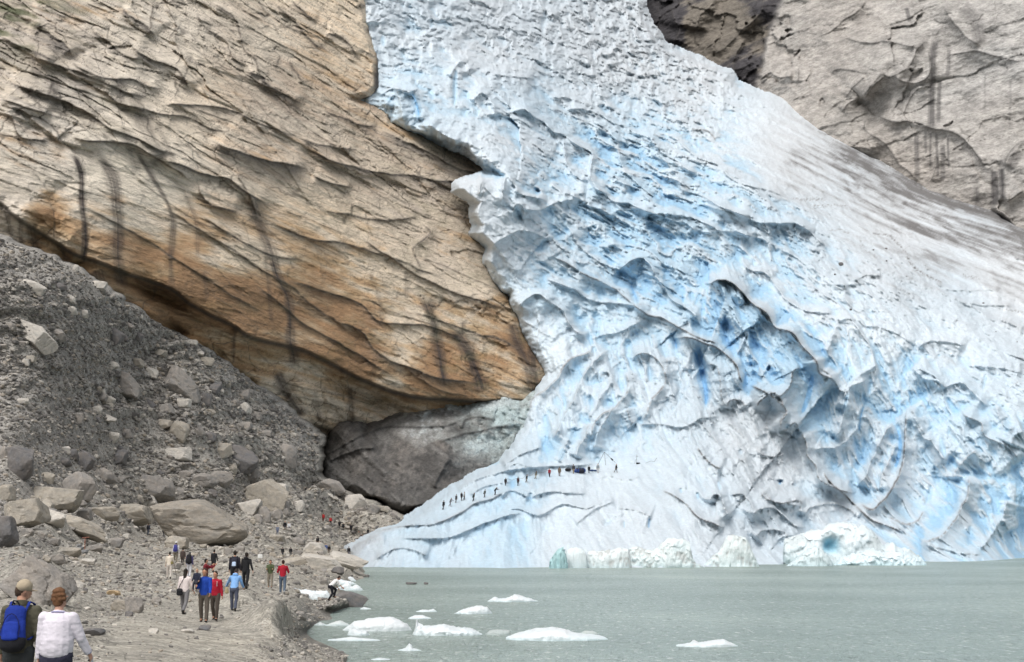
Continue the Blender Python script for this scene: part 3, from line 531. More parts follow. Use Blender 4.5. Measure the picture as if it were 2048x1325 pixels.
# crevasses and slots: (line, half width, depth, blue)
GL_G = Z(900, 340, 3.012, [([(1080, 680), (1110, 760), (1135, 820)], 7, 5, 1), ([(1285, 620), (1320, 740)], 5, 4, .9), ([(1400, 740), (1410, 810)], 3.5, 3, 1), ([(1645, 880), (1660, 1000), (1702, 1112)], 9, 8, 1), ([(1450, 1050), (1500, 1180), (1535, 1325)], 8, 7, 1), ([(1190, 1160), (1210, 1290)], 3, 3, .9),
    ([(1340, 1000), (1370, 1085)], 5, 4, .8), ([(390, 210), (430, 300)], 5, 4, .9), ([(830, 340), (840, 440)], 2, 2, .4), ([(740, 890), (830, 985)], 8, 4, .8), ([(1195, 260), (1200, 380)], 2.5, 2, .6), ([(520, 110), (530, 155)], 5, 4, .8), ([(690, 270), (695, 330)], 4, 3, .8), ([(760, 520), (790, 600), (920, 660)], 5, 3, .8), ([(850, 330), (880, 360)], 4, 3, .9), ([(1545, 600), (1555, 760)], 4, 2, .5)])
GL_G += Z(1400, 380, 3.011, [([(145, 740), (165, 900), (210, 992)], 8, 6, 1), ([(300, 850), (330, 940), (360, 985)], 10, 4, 1), ([(5, 1060), (40, 1180), (28, 1325)], 8, 7, 1), ([(735, 960), (740, 985)], 4, 3, 1), ([(700, 520), (718, 550)], 4, 3, .9), ([(1010, 1240), (1030, 1180)], 3, 3, .8), ([(280, 1080), (275, 1230)], 4, 3, .8), ([(770, 1030), (770, 1060)], 4, 3, .9), ([(1360, 990), (1365, 1020)], 4, 2, .9), ([(1435, 990), (1440, 1010)], 4, 2, .9), ([(1720, 1100), (1705, 1200)], 3, 3, .8)])
GL_G += Z(1000, 640, 3.155, [([(1245, 150), (1272, 300), (1300, 450), (1290, 610)], 9, 9, 1.1), ([(1100, 110), (1115, 195)], 6, 4, 1), ([(938, 285), (945, 340), (955, 400)], 3, 3, .9), ([(565, 470), (575, 550)], 6, 3, .8), ([(695, 500), (660, 570)], 8, 4, .8), ([(400, 800), (380, 900)], 6, 3, .9), ([(1560, 340), (1555, 460)], 3.5, 4, .9), ([(1140, 1060), (1150, 1095)], 4, 2, .9), ([(1250, 1085), (1258, 1135)], 4, 2.5, .9),
    ([(1385, 1010), (1395, 1085)], 5, 3, .8), ([(1772, 1010), (1762, 1045)], 5, 3, 1), ([(1505, 820), (1530, 850)], 6, 3, .7), ([(940, 1235), (935, 1325)], 3, 2, 1), ([(620, 860), (600, 900)], 5, 2, .8), ([(1690, 900), (1680, 990)], 3, 2, .6), ([(1800, 690), (1840, 660)], 7, 3, .9), ([(580, 170), (600, 210)], 7, 3, .6), ([(240, 890), (280, 870)], 8, 2, .8), ([(650, 1300), (720, 1260)], 7, 2, .6), ([(780, 1265), (785, 1320)], 3, 2, .8), ([(480, 660), (450, 800)], 10, 2.5, .7), ([(630, 640), (540, 880)], 10, 2.5, .7), ([(800, 300), (795, 340)], 6, 3, .7)])
GL_G += Z(1500, 700, 3.011, [([(600, 240), (580, 320), (560, 392)], 3.5, 4, .9), ([(695, 305), (665, 400), (650, 525)], 5, 5, 1), ([(725, 190), (715, 275)], 3.5, 4, .9), ([(722, 440), (722, 560), (690, 640), (600, 740)], 10, 5, .9), ([(885, 420), (905, 560), (880, 690), (845, 760)], 10, 7, 1), ([(968, 400), (975, 545)], 9, 4, .7), ([(1032, 330), (1020, 415)], 9, 4, .8), ([(1145, 515), (1160, 600), (1185, 665)], 5, 4, .9),
    ([(1108, 690), (1120, 825)], 5, 5, .9), ([(1090, 800), (1080, 880), (1050, 945)], 5, 4, .8), ([(1215, 840), (1222, 930), (1190, 1005)], 10, 6, .9), ([(1385, 880), (1390, 970)], 6, 4, .9), ([(1320, 1045), (1325, 1110), (1312, 1190)], 6, 4, .8), ([(375, 90), (355, 250), (310, 390), (290, 435)], 14, 6, 1), ([(110, 100), (150, 160)], 10, 3, .8), ([(800, 600), (795, 760)], 6, 4, .9), ([(1540, 400), (1545, 510)], 9, 5, .6), ([(1050, 720), (1045, 750)], 5, 2, .8),
    ([(1030, 870), (1025, 905)], 3, 2, .8), ([(600, 790), (625, 835)], 7, 3, .7), ([(500, 520), (505, 545)], 3, 3, .9), ([(180, 780), (182, 810)], 6, 3, .9), ([(260, 800), (280, 830)], 7, 2, .7), ([(560, 290), (570, 300)], 2, 2, .9), ([(1460, 330), (1462, 360)], 5, 4, .7), ([(1410, 170), (1400, 250)], 4, 2, .6), ([(0, 20), (5, 110)], 4, 3, .9), ([(1385, 520), (1380, 590)], 7, 3, .5), ([(400, 860), (410, 900)], 5, 2, .6), ([(335, 1020), (325, 1070)], 4, 3, .7)])
GL_G += Z(680, 0, 3.155, [([(740, 420), (725, 560), (718, 700)], 4, 4, .9), ([(268, 215), (278, 300)], 5, 4, .8), ([(1295, 60), (1285, 170), (1310, 190)], 6, 12, -.9), ([(1380, 70), (1405, 190)], 5, 10, -.7), ([(1335, 260), (1345, 330)], 5, 6, -.6), ([(1408, 270), (1412, 300)], 4, 5, -.5), ([(1600, 340), (1610, 390)], 3, 4, -.8), ([(1845, 610), (1850, 700)], 6, 6, -.7),
    ([(1720, 170), (1745, 230)], 6, 8, -1), ([(1055, 180), (1070, 215)], 7, 6, -.5), ([(1020, 170), (1025, 210)], 4, 5, -.3), ([(440, 560), (480, 660), (505, 770)], 7, 4, 1), ([(290, 640), (330, 620)], 5, 3, .9), ([(1240, 1180), (1245, 1230)], 5, 4, .9), ([(580, 120), (570, 190)], 5, 3, .5), ([(1590, 330), (1605, 380)], 3, 4, -.8), ([(1640, 460), (1645, 490)], 5, 5, -.5), ([(1560, 100), (1580, 200)], 4, 5, -.6), ([(1650, 250), (1700, 300)], 5, 5, -.7), ([(560, 560), (590, 640)], 5, 3, .8), ([(440, 30), (435, 60)], 5, 3, .6)])
# dark dirt lines lying on the ice (line, half width, strength)
GL_D = Z(1400, 380, 3.011, [([(1260, 400), (1180, 320), (1130, 275)], 3, .75), ([(1250, 370), (1260, 430), (1310, 480), (1370, 520), (1480, 570)], 4, .8), ([(740, 240), (860, 250), (960, 300), (1000, 370), (1130, 430)], 5, .55), ([(520, 60), (640, 50), (780, 50)], 4, .5), ([(650, 100), (780, 90), (900, 105)], 4, .6), ([(1570, 510), (1640, 530), (1700, 545)], 7, .6), ([(1330, 330), (1400, 420), (1430, 480)], 14, .3),
    ([(1550, 60), (1700, 110), (1850, 200), (1951, 290)], 16, .5), ([(1000, 0), (1150, 130), (1260, 200)], 7, .3), ([(1030, 270), (1180, 280)], 2, .7), ([(1630, 690), (1710, 685)], 3, .4), ([(1830, 720), (1951, 735)], 3, .6), ([(1000, 790), (1130, 780)], 5, .3), ([(1930, 1140), (1860, 1200), (1830, 1290)], 1.2, .6), ([(1060, 790), (1140, 800)], 3, .3)])
GL_D += Z(1280, 0, 2.65, [([(600, 850), (750, 900), (830, 960)], 9, .35), ([(780, 1050), (880, 1060), (1000, 1060)], 5, .6), ([(900, 1110), (1000, 1095)], 4, .6), ([(720, 740), (850, 780)], 5, .3), ([(680, 700), (790, 720)], 3, .35), ([(100, 600), (160, 560), (200, 590)], 8, .5), ([(300, 390), (380, 470), (330, 510)], 9, .35), ([(1300, 1110), (1390, 1300)], 4, .45), ([(1210, 1240), (1330, 1260), (1400, 1325)], 3, .7)])

def gl_height(X, Y):
    D = gl_base(X, Y); M, V = metric(X, Y, D)
    nx = fbm(M / 12, V / 12, 0, 4, 201); ny = fbm(M / 12, V / 12, 5, 4, 202)
    n5x = fbm(M / 3, V / 3, 0, 3, 203)
    Xw, Yw = X + nx * 7 + n5x * 2.4, Y + ny * 6 + n5x * 2.0
    h = np.zeros_like(X); blue = np.zeros_like(X); dirt = np.zeros_like(X)
    rough = field([(800, 60, .8), (1000, 60, 1.1), (1250, 120, 1.3), (1350, 180, 1.2), (900, 150, .5), (1000, 240, .7), (1100, 350, .8), (1300, 330, 1), (1450, 270, .6), (1600, 350, .25), (1800, 480, .22), (2000, 560, .3), (1550, 450, .6), (1700, 600, .35),
        (1900, 700, .35), (1300, 500, .9), (1100, 560, .8), (1060, 690, .3), (1300, 760, .6), (1500, 650, .35), (1600, 760, .5), (1500, 850, 1.1), (1560, 940, 1.0), (1300, 880, .45), (1150, 820, .5), (1100, 960, .25), (1000, 1030, .3), (800, 1090, .2), (1250, 1010, .4),
        (1400, 1060, .8), (1600, 1040, 1.1), (1800, 850, .6), (1950, 950, .5), (2000, 800, .6), (960, 330, .3), (850, 230, .6), (1700, 1080, .9), (1900, 1110, .4), (1650, 900, .5)], 80)(X, Y)
    diag = field([(800, 60, .1), (1250, 120, .1), (1000, 240, .5), (1100, 350, .8), (1300, 330, 1), (1700, 500, 1), (1300, 500, 1), (1100, 600, .7), (1500, 650, .4), (1200, 780, 0), (1500, 850, .1), (1800, 850, 0), (2000, 950, 0), (1200, 980, .6), (900, 1080, .6), (1600, 1050, .3), (2000, 700, .8)], 120)(X, Y)
    flut = field([(800, 60, 0), (1250, 120, .3), (1300, 330, 0), (1300, 500, .1), (1100, 600, .1), (1500, 680, .9), (1200, 780, .9), (1400, 780, .9), (1500, 850, .3), (1800, 850, 1), (2000, 950, 1), (1200, 980, 0), (900, 1080, 0), (1600, 1050, .2), (2000, 700, .1), (1850, 1000, 1)], 120)(X, Y)
    def bowls(ang, px, py, sd, wv=.35):
        c, s = math.cos(ang), math.sin(ang)
        u = M * c - V * s; t = M * s + V * c
        f1, f2 = worley(u / px + nx * wv, t / py + ny * wv, sd)
        return f1, f2
    dpt = np.zeros_like(X); crest = np.zeros_like(X)
    for ang, px, py, A, sd, wgt in [(math.radians(32), 24, 7, 3.0, 1, diag), (math.radians(26), 11, 3.6, 1.7, 2, diag), (math.radians(82), 30, 6.0, 3.0, 3, flut), (math.radians(74), 13, 2.8, 1.4, 4, flut),
                                (math.radians(15), 9, 6.5, 2.6, 5, np.clip(1.0 - .8 * diag - .8 * flut, .1, 1)), (math.radians(40), 3.8, 2.8, 1.1, 6, .35 + .65 * np.clip(1 - diag - .6 * flut, 0, 1))]:
        f1, f2 = bowls(ang, px, py, sd)
        b = np.clip(1 - f1 * 1.25, 0, 1) ** 1.3
        h -= A * .5 * b * wgt * (.25 + rough * .75)
        dpt += b * wgt * .5 * (A > 1.2); crest = np.maximum(crest, (1 - sst(0, .07, f2 - f1)) * wgt * (.25 + .6 * rough))
    # long stepped ridges: gentle white backs above, steep clean faces below
    for per, A, ang, sd_, wgt in [(9.5, 2.4, 31, 31, diag), (4.6, 1.25, 27, 32, diag), (2.2, .5, 35, 33, .3 + .7 * diag), (7.5, 3.2, 80, 34, flut), (3.4, 1.6, 76, 35, flut), (6.5, 1.6, 8, 36, np.clip(1 - diag - flut, 0, 1))]:
        c, s = math.cos(math.radians(ang)), math.sin(math.radians(ang)); u = M * c - V * s; t = M * s + V * c
        fq = t / per + 1.5 * fbm(u / (per * 2.6), t / (per * 1.7), 3, 4, sd_ * 2, .55)
        fr = fq - np.floor(fq); seg = worley(u / (per * 2.4) + nx, np.floor(fq) * 3.7, sd_, True)[2]; am = (.25 + 1.1 * RND[seg, 0])
        pk = np.where(fr < .62, (fr / .62) ** 1.4, 1 - sst(.62, 1.0, fr) * 1.0)
        wg = wgt * am * (.35 + .65 * rough)
        h += A * pk * wg - A * .28 * wg * ((fr < .62) & (fr > .3)) * sst(.3, .62, fr)
        blue = np.maximum(blue, np.clip(.72 * wg * (fr < .61) * np.sin(np.pi * np.clip(fr / .62, 0, 1)) ** .8 * min(1, A / 1.6), 0, .8))
        dirt = np.maximum(dirt, np.exp(-((fr - .625) / (.16 / per)) ** 2 / 2) * np.clip(wg, 0, 1) * .5 * sst(-.3, .4, noise(u / 2.2, fq, sd_)))
    # undercut steps so that crests stand out from their blue faces
    for pts, A, wu, wd, bl, dr in GL_R:
        ex_ = np.ptp([p_[0] for p_ in pts]); ey_ = np.ptp([p_[1] for p_ in pts]); steep = ey_ > 1.1 * ex_ and pts[0][1] > 560
        if steep: A *= 1.3; bl = min(1, bl + .25)
        idx, s, arc = polydist(Xw, Yw, pts, 3.0 * max(wu, wd))
        tp = taper(arc, .12) * (.85 + .3 * noise(arc * 9, A))
        up = np.maximum(s, 0); dn = np.maximum(-s, 0)
        e = np.where(s > 0, np.exp(-up / wu), np.exp(-(dn / wd) ** 1.0) * (1 - .22 * sst(0, 2.5, dn)))
        h[idx] += abs(A) * 1.45 * e * tp * (1 if A > 0 else .9)
        fb = np.exp(-(dn / (wd * 1.15)) ** 2) * sst(1, 7, dn) * tp
        blue[idx] = np.maximum(blue[idx], bl * fb)
        lin = np.exp(-((s + .8) / (1.5 + 1.2 * dr)) ** 2) * tp
        broken = sst(-.45, .35, noise(arc * 30, A * 3 + wu) + .4 * dr)
        dirt[idx] = np.maximum(dirt[idx], dr * lin * broken * 1.1)
        dirt[idx] = np.maximum(dirt[idx], dr * .34 * np.exp(-(up / (wu * 1.1))) * (s > 0) * tp * broken)
    for pts, wd, A, bl in GL_G:
        idx, s, arc = polydist(X + nx * 5, Y + ny * 3, pts, 4 * wd + 6)
        w2 = 1.05 * wd * (.25 + .8 * np.sin(np.pi * np.clip(arc, .02, .98)))
        g = np.exp(-(np.abs(s) / w2) ** 1.7) * taper(arc, .22)
        h[idx] -= A * .3 * g
        if bl > 0: blue[idx] = np.maximum(blue[idx], 2 * bl * np.clip(g * 1.1, 0, 1))
        else: dirt[idx] = np.maximum(dirt[idx], -bl * .4 * g)
    return D, M, V, nx, ny, h, blue, dirt, dpt, crest, rough, Xw, Yw, diag, flut

def slope_gain(X, Y, D):
    # offsets are meant square to the ice; along the line of sight they are longer where the ice lies flat
    P = world(X, Y, D); a = np.gradient(P, axis=0); b = np.gradient(P, axis=1); n = np.cross(a, b); n /= np.linalg.norm(n, axis=-1)[..., None] + 1e-9
    v = P - np.array([0, 0, CAMH]); v /= np.linalg.norm(v, axis=-1)[..., None]
    return blur(np.clip(1 / np.maximum(np.abs((n * v).sum(-1)), .2), 1, 4.2), 6)

def build_glacier():
    xs = axis(650, 2300, 1.9, hi=2052); ys = axis(-120, 1175, 1.9, lo=-8)
    X, Y = np.meshgrid(xs, ys)
    D, M, V, nx, ny, h, blue, dirt, dpt, crest, rough, Xw, Yw, diag, flut = gl_height(X, Y)
    h += fbm(M / 26, V / 26, 0, 4, 210) * 5 + fbm(M / 5, V / 3, 0, 5, 211, .62) * 1.15 * (.45 + .7 * rough) + fbm(M / 3.2 + nx, V / 2.2 + ny, 0, 4, 214, .6, ridged=True) * .75 * (.4 + .6 * rough)
    cA, sA = math.cos(math.radians(30)), math.sin(math.radians(30)); cB, sB = math.cos(math.radians(78)), math.sin(math.radians(78))
    rdA = fbm((M * cA - V * sA) / 6 + nx, (M * sA + V * cA) / 1.3 + ny, 0, 4, 215, .6, ridged=True); rdB = fbm((M * cB - V * sB) / 7 + nx, (M * sB + V * cB) / 1.3 + ny, 0, 4, 216, .6, ridged=True)
    h += (rdA * diag * 1.3 + rdB * flut * (.9 + 1.2 * sst(1040, 900, Y))) * (.4 + .6 * rough); vein = np.maximum(sst(.62, .85, rdA) * (1 - flut), sst(.6, .85, rdB) * flut)
    # streaks running down the smooth right side
    c, s = math.cos(math.radians(33)), math.sin(math.radians(33)); u = M * c - V * s; t = M * s + V * c
    strk = fbm(u / 26 + nx * .4, t / 3.2, 0, 4, 212, .55)
    sm = field([(1600, 300, 1), (1750, 400, 1), (1900, 480, 1), (2048, 560, .8), (1500, 230, .6), (1800, 600, .4), (2000, 750, .4), (1300, 400, 0), (1500, 500, .2), (1600, 800, 0), (1100, 300, 0), (1300, 100, 0), (1950, 900, 0), (1100, 1000, 0)], 110)(X, Y)
    h += strk * 1.0 * sm
    # chaos of small seracs high on the fall
    top = field([(760, 40, .8), (950, 40, .9), (1150, 60, 1), (1300, 130, 1.2), (1400, 200, 1.1), (900, 180, .2), (1100, 250, .25), (1300, 300, .3), (1500, 300, .1), (1200, 500, 0), (1600, 500, 0), (800, 230, .5), (960, 420, .3), (1250, 170, .9)], 70)(X, Y)
    r1 = fbm(M / 6 + nx * .8, V / 11 + ny * .8, 0, 5, 213, .55, ridged=True); h += top * (r1 - .3) * 3.6
    f1, f2, ic = worley(M / 3.6 + nx, V / 3.4 + ny, 22, True)
    jum = field([(1300, 100, 1), (1350, 170, 1), (1250, 60, .7), (1200, 130, .4), (940, 380, 1), (975, 475, .9), (735, 200, .9), (1000, 100, .15), (1100, 300, 0), (1450, 250, .2), (1500, 400, 0), (1500, 920, .35), (1600, 860, .3), (850, 300, 0), (1020, 420, 0), (1700, 1080, 0)], 45)(X, Y)
    h += jum * (1.1 * (RND[ic, 0] - .3) - 1.0 * f1)
    k_ = np.minimum(slope_gain(X, Y, D), 3.4 - 1.6 * sst(1500, 1700, X) * sst(900, 1040, Y)); calm = 1 - .5 * sst(.3, 1, sm); h = h * k_ * .56 * calm
    # shape of the rim: curls back and under at the left, meets the rock at the right
    sd = insdf(X + n6(X, Y, 1) * 5 + n6(X / 3, Y / 3, 2) * 7, Y + n6(X, Y, 3) * 5 + n6(X / 3, Y / 3, 4) * 7, GL_POLY)
    lft = sst(1250, 1150, X + (Y < 60) * (Y - 60) * 0)
    low = sst(860, 960, Y)
    wL = field([(720, 0, 16), (745, 180, 14), (850, 260, 26), (980, 320, 30), (940, 380, 10), (960, 460, 12), (1000, 580, 26), (1070, 710, 34), (1060, 800, 22), (1000, 930, 16), (850, 1020, 12), (740, 1080, 10)], 60)(X, Y)
    q = np.clip(1 - sd / wL, 0, 1); back = (1 - np.sqrt(np.clip(1 - q * q, 0, 1)))
    thick = np.where(Y > 900, 5.0, 13.0)
    h -= lft * back * thick * (sd >= 0) + lft * (sd < 0) * (thick + np.clip(-sd, 0, 40) * .8)
    h -= (1 - lft) * (np.clip(6 - sd, 0, 60) * .8)
    # keep the trail where people walk smooth, and the tongue in the lake
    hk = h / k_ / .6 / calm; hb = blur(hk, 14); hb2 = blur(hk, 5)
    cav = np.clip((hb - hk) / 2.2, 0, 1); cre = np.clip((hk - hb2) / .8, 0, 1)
    near = np.clip(D - h, 60, None)
    T = near
    # ---------------- colour: weathered white crust, blue where dense clean ice is laid bare, grit and dust
    n1 = fbm(M / 30, V / 30, 0, 4, 220); n2 = fbm(M / 4, V / 2.6, 0, 5, 221, .6); n3 = fbm(M / 1.2, V / 1.0, 0, 3, 222)
    def mix(a, b, f): return a + (b - a) * np.clip(f, 0, 1)[..., None]
    breg = field([(800, 60, .35), (850, 200, .55), (1000, 60, .15), (1200, 100, .12), (1350, 150, .18), (1000, 240, .4), (1050, 380, .6), (1250, 330, .65), (1400, 360, .5), (1600, 300, 0), (1800, 420, 0), (2040, 560, 0), (1300, 500, .8), (1100, 560, .6), (1500, 520, .5), (1700, 580, .2), (1900, 660, .2),
        (1060, 680, .4), (1450, 650, .9), (1550, 720, 1), (1350, 760, .3), (1100, 830, .6), (1200, 850, .45), (1500, 860, .1), (1550, 940, .1), (1650, 800, .5), (1800, 780, .6), (1800, 950, .3), (1950, 900, .5), (1990, 1000, .9), (1900, 1060, .7), (2040, 760, .25), (2040, 1050, .9), (1700, 900, .5),
        (1000, 1050, .7), (1200, 980, .2), (900, 1080, .5), (1150, 1080, .2), (1400, 1050, .25), (1600, 1060, .25), (1760, 1050, .4), (940, 400, .1), (960, 470, .2)], 60)(X, Y)
    col = np.broadcast_to(np.array([.67, .71, .74]), X.shape + (3,)).copy()
    pale = np.array([.485, .62, .72]); mid = np.array([.33, .535, .70]); deep = np.array([.16, .38, .65])
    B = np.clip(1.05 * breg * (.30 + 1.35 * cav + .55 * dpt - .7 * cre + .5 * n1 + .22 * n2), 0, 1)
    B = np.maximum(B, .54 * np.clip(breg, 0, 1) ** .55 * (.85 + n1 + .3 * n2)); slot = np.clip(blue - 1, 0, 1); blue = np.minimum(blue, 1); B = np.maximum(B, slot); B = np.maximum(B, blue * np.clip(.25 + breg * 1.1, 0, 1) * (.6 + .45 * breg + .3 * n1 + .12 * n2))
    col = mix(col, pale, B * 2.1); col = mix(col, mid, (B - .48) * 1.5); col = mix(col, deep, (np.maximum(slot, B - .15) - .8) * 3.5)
    dreg = field([(800, 60, .05), (760, 200, 0), (1000, 60, .25), (1150, 60, .45), (1300, 130, .55), (1380, 180, .6), (1100, 150, .3), (1000, 250, .0), (1300, 250, .1), (1480, 200, .3), (1480, 240, .1), (1550, 280, .35), (1620, 330, .55), (1700, 350, .75), (1850, 420, .78), (1980, 470, .8), (2048, 500, .8), (1650, 400, .45),
        (1600, 480, .35), (1750, 480, .55), (1830, 540, .6), (1950, 600, .35), (2048, 640, .4), (1500, 430, .2), (1300, 450, .05), (1200, 600, .12), (1060, 650, 0), (1300, 700, .3), (1400, 760, .35), (1450, 780, .5), (1500, 860, .5), (1560, 930, .45), (1640, 960, .45), (1700, 1020, .35), (1780, 1070, .3), (1850, 1090, .2), (1300, 900, .25),
        (1200, 800, .25), (1060, 900, .2), (1200, 960, .12), (1400, 960, .25), (1300, 1040, .3), (1450, 1060, .45), (1000, 1040, .12), (800, 1100, .3), (730, 1105, .75), (1600, 1050, .3), (1800, 900, .35), (1900, 800, .12), (1750, 800, .25), (1980, 950, .2), (1700, 660, .1), (1900, 700, .08), (930, 385, .3), (970, 480, .4), (1000, 900, .35)], 55)(X, Y)
    grit = dreg * (.62 + .55 * n2 + .55 * n1 + .35 * cre + .3 * crest) + sm * dreg * (strk * 1.5 + .12)
    dr = np.clip(np.maximum(grit * (1 - .8 * np.clip(B, 0, 1)), dirt), 0, 1)
    dr = np.maximum(dr, vein * .42 * np.clip(dreg + .25, 0, 1) * (1 - .6 * slot))
    for pts, wd, k in GL_D:
        idx, s_, arc = polydist(Xw, Yw, pts, wd * 3)
        e = np.exp(-(s_ / wd) ** 2) * taper(arc, .12) * k * (.6 + .8 * sst(-.3, .5, noise(s_ / 3, arc * 25, wd)))
        dr[idx] = np.maximum(dr[idx], e)
    col = mix(col, np.array([.37, .365, .365]), dr * .95); col = mix(col, np.array([.125, .12, .118]), (dr - .5) * 1.7)
    band = insdf(Xw, Yw, [(1860, 385), (1950, 412), (2020, 440), (2060, 470), (2300, 600), (2300, 660), (2060, 510), (1980, 480), (1900, 430)])
    col = mix(col, np.array([.12, .115, .11]), sst(-10, 14, band + n2 * 22) * .5 * (.6 + strk))
    col *= (1 + .12 * n2 + .10 * n3 + .06 * fbm(u / 5, t / .5, 0, 3, 224))[..., None]
    # melted-out grey veil along the lower left rim
    mask = (sd > -14)
    me = grid_mesh("glacier", X, Y, T, mask=mask, col=np.clip(col, .02, .92))
    def ex(m, N, L, b):
        b.inputs["Subsurface Weight"].default_value = .0
    m = mat("glacier_ice", .55, [(.6, .5, .6, 'n'), (2.6, .5, .25, 'n')], [(1.3, .9, 1.08, 'n'), (4, .92, 1.08, 'n')], spec=.25, extra=ex)
    g = obj("glacier", me, m, kind="structure")
    return g, (xs, ys, T)

def n6(x, y, sd): return fbm(np.asarray(x) / 18.0, np.asarray(y) / 18.0, 0, 4, 230 + sd, .6)

# ================================================================== dirty ice mound in front of the rock
def build_dirty_ice():
    xs = axis(600, 1130, 1.9); ys = axis(745, 1080, 1.9)
    X, Y = np.meshgrid(xs, ys)
    poly = [(640, 905), (641, 880), (650, 855), (672, 835), (700, 822), (728, 822), (745, 805), (770, 785), (800, 777), (838, 775), (870, 784), (905, 788), (950, 790), (960, 792), (975, 785), (1020, 778), (1028, 795), (1045, 800), (1060, 785), (1075, 775), (1140, 800), (1140, 1100), (780, 1100),
            (835, 1035), (760, 1010), (700, 990), (650, 970), (632, 950)]
    D = depth_surface([(640, 960, 285), (700, 990, 280), (780, 1020, 272), (900, 1000, 280), (1000, 940, 298), (1060, 860, 312), (660, 850, 305), (720, 900, 295), (800, 880, 300), (850, 785, 322), (950, 795, 322), (1020, 785, 322), (900, 900, 298), (640, 900, 300), (740, 810, 318), (800, 1080, 262)], 2e-4)(X, Y)
    M, V = metric(X, Y, D)
    nx = fbm(M / 8, V / 8, 0, 4, 301); ny = fbm(M / 8, V / 8, 4, 4, 302)
    Xw, Yw = X + nx * 8, Y + ny * 7
    h = fbm(M / 14, V / 9, 0, 6, 303, .62) * 4.0; dk = np.zeros_like(X)
    for pts, A, wu, wd in Z(600, 720, 3.312, [([(130, 560), (160, 620), (230, 600), (300, 560), (420, 490), (560, 440), (700, 440), (870, 440), (980, 430), (1100, 380)], 2.2, 10, 8), ([(430, 420), (410, 350), (480, 290), (600, 220), (700, 190), (830, 180), (960, 220)], 2, 30, 20),
            ([(130, 740), (180, 680), (260, 640), (400, 590), (520, 580)], 3, 14, 10), ([(150, 500), (170, 430), (260, 400), (320, 340), (400, 380), (420, 470)], 3, 14, 20), ([(290, 890), (350, 830), (400, 850), (480, 920)], 2.4, 10, 16), ([(880, 860), (960, 700), (1000, 640)], 2, 10, 10), ([(700, 980), (900, 920), (1050, 850), (1140, 800)], 3, 10, 16),
            ([(900, 560), (1050, 500), (1200, 460), (1350, 440), (1420, 430)], 3, 10, 26), ([(1060, 460), (1100, 390), (1200, 370), (1300, 400)], 2.5, 10, 16), ([(1400, 600), (1410, 530), (1440, 470)], 2, 10, 8)]):
        idx, s, arc = polydist(Xw, Yw, pts, 3 * max(wu, wd)); tp = taper(arc, .12)
        h[idx] += A * np.where(s > 0, np.exp(-np.maximum(s, 0) / wu), np.exp(np.minimum(s, 0) / wd)) * tp
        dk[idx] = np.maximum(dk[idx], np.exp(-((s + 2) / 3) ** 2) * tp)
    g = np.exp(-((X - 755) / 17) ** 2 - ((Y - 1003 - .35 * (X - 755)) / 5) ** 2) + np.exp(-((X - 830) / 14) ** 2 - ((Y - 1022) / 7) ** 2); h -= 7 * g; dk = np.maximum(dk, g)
    h += 7 * np.exp(-((X - 790) / 120) ** 2 - ((Y - 900) / 75) ** 2) + 4 * np.exp(-((X - 690) / 34) ** 2 - ((Y - 862) / 34) ** 2) - 3 * np.exp(-((X - 730) / 9) ** 2 - ((Y - 850) / 30) ** 2)
    strk = fbm((M * .87 - V * .5) / 9, (M * .5 + V * .87) / 1.6, 0, 4, 309, .6); h += strk * 1.6
    light = field([(850, 830, .9), (900, 800, .9), (960, 800, 1), (1020, 800, 1), (1040, 860, .9), (880, 850, .7), (820, 850, .6), (760, 880, .35), (700, 850, .05), (760, 810, .05), (840, 795, .25), (900, 870, .15), (960, 850, .75), (980, 880, .75), (960, 900, .5), (1020, 920, .75), (940, 940, .35), (850, 930, .0), (760, 950, 0), (800, 900, 0), (880, 900, .0), (900, 980, .0), (680, 900, .05), (740, 900, .05), (700, 960, .05)], 34)(X, Y)
    f1, f2, ic = worley(M / 1.7 + nx, V / 1.5 + ny, 12, True); h += sst(.5, .9, light) * (1.3 * RND[ic, 0] - 1.2 * f1) + .25 * fbm(M / 1.2, V / 1.2, 0, 4, 305)
    sd = insdf(X + nx * 5, Y + ny * 5, poly); q = np.clip(1 - sd / 22, 0, 1); h -= 8 * (1 - np.sqrt(np.clip(1 - q * q, 0, 1))) + (sd < 0) * np.clip(-sd, 0, 30) * .6
    n1 = fbm(M / 9, V / 6, 0, 5, 306, .6); n2 = fbm(M / 1.5, V / 1.2, 0, 4, 307, .65)
    def mix(a, b, f): return a + (b - a) * np.clip(f, 0, 1)[..., None]
    col = np.broadcast_to(np.array([.072, .068, .064]), X.shape + (3,)).copy()
    col = mix(col, np.array([.17, .155, .14]), .15 + 1.6 * n1 + .8 * n2)
    lt = np.clip(light * 1.0 + n1 * 1.2 * (light > .12) + n2 * .6 * light, 0, 1)
    col = mix(col, np.array([.30, .295, .28]), lt * 1.0); col = mix(col, np.array([.50, .54, .55]), (lt - .6) * 1.7)
    gr = field([(1000, 830, .8), (1010, 880, .7), (1020, 920, .6), (860, 830, .1), (800, 900, 0), (960, 870, .5), (940, 950, .2), (990, 800, .3)], 40)(X, Y)
    col = mix(col, np.array([.30, .42, .43]), gr * lt * .7)
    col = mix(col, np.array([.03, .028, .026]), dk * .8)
    col = mix(col, np.array([.26, .25, .235]), sst(.12, .5, strk) * .55); col *= (1 + .4 * n2)[..., None]
    me = grid_mesh("dirty_ice", X, Y, D - h, mask=sd > -16, col=np.clip(col, .01, .9))
    m = mat("dirty_ice", .6, [(1.2, .8, .7, 'n'), (5, .7, .2, 'n')], [(2.5, .85, 1.15, 'v'), (6, .8, 1.25, 'n')], spec=.3)
    return obj("ice_mound", me, m, kind="structure")

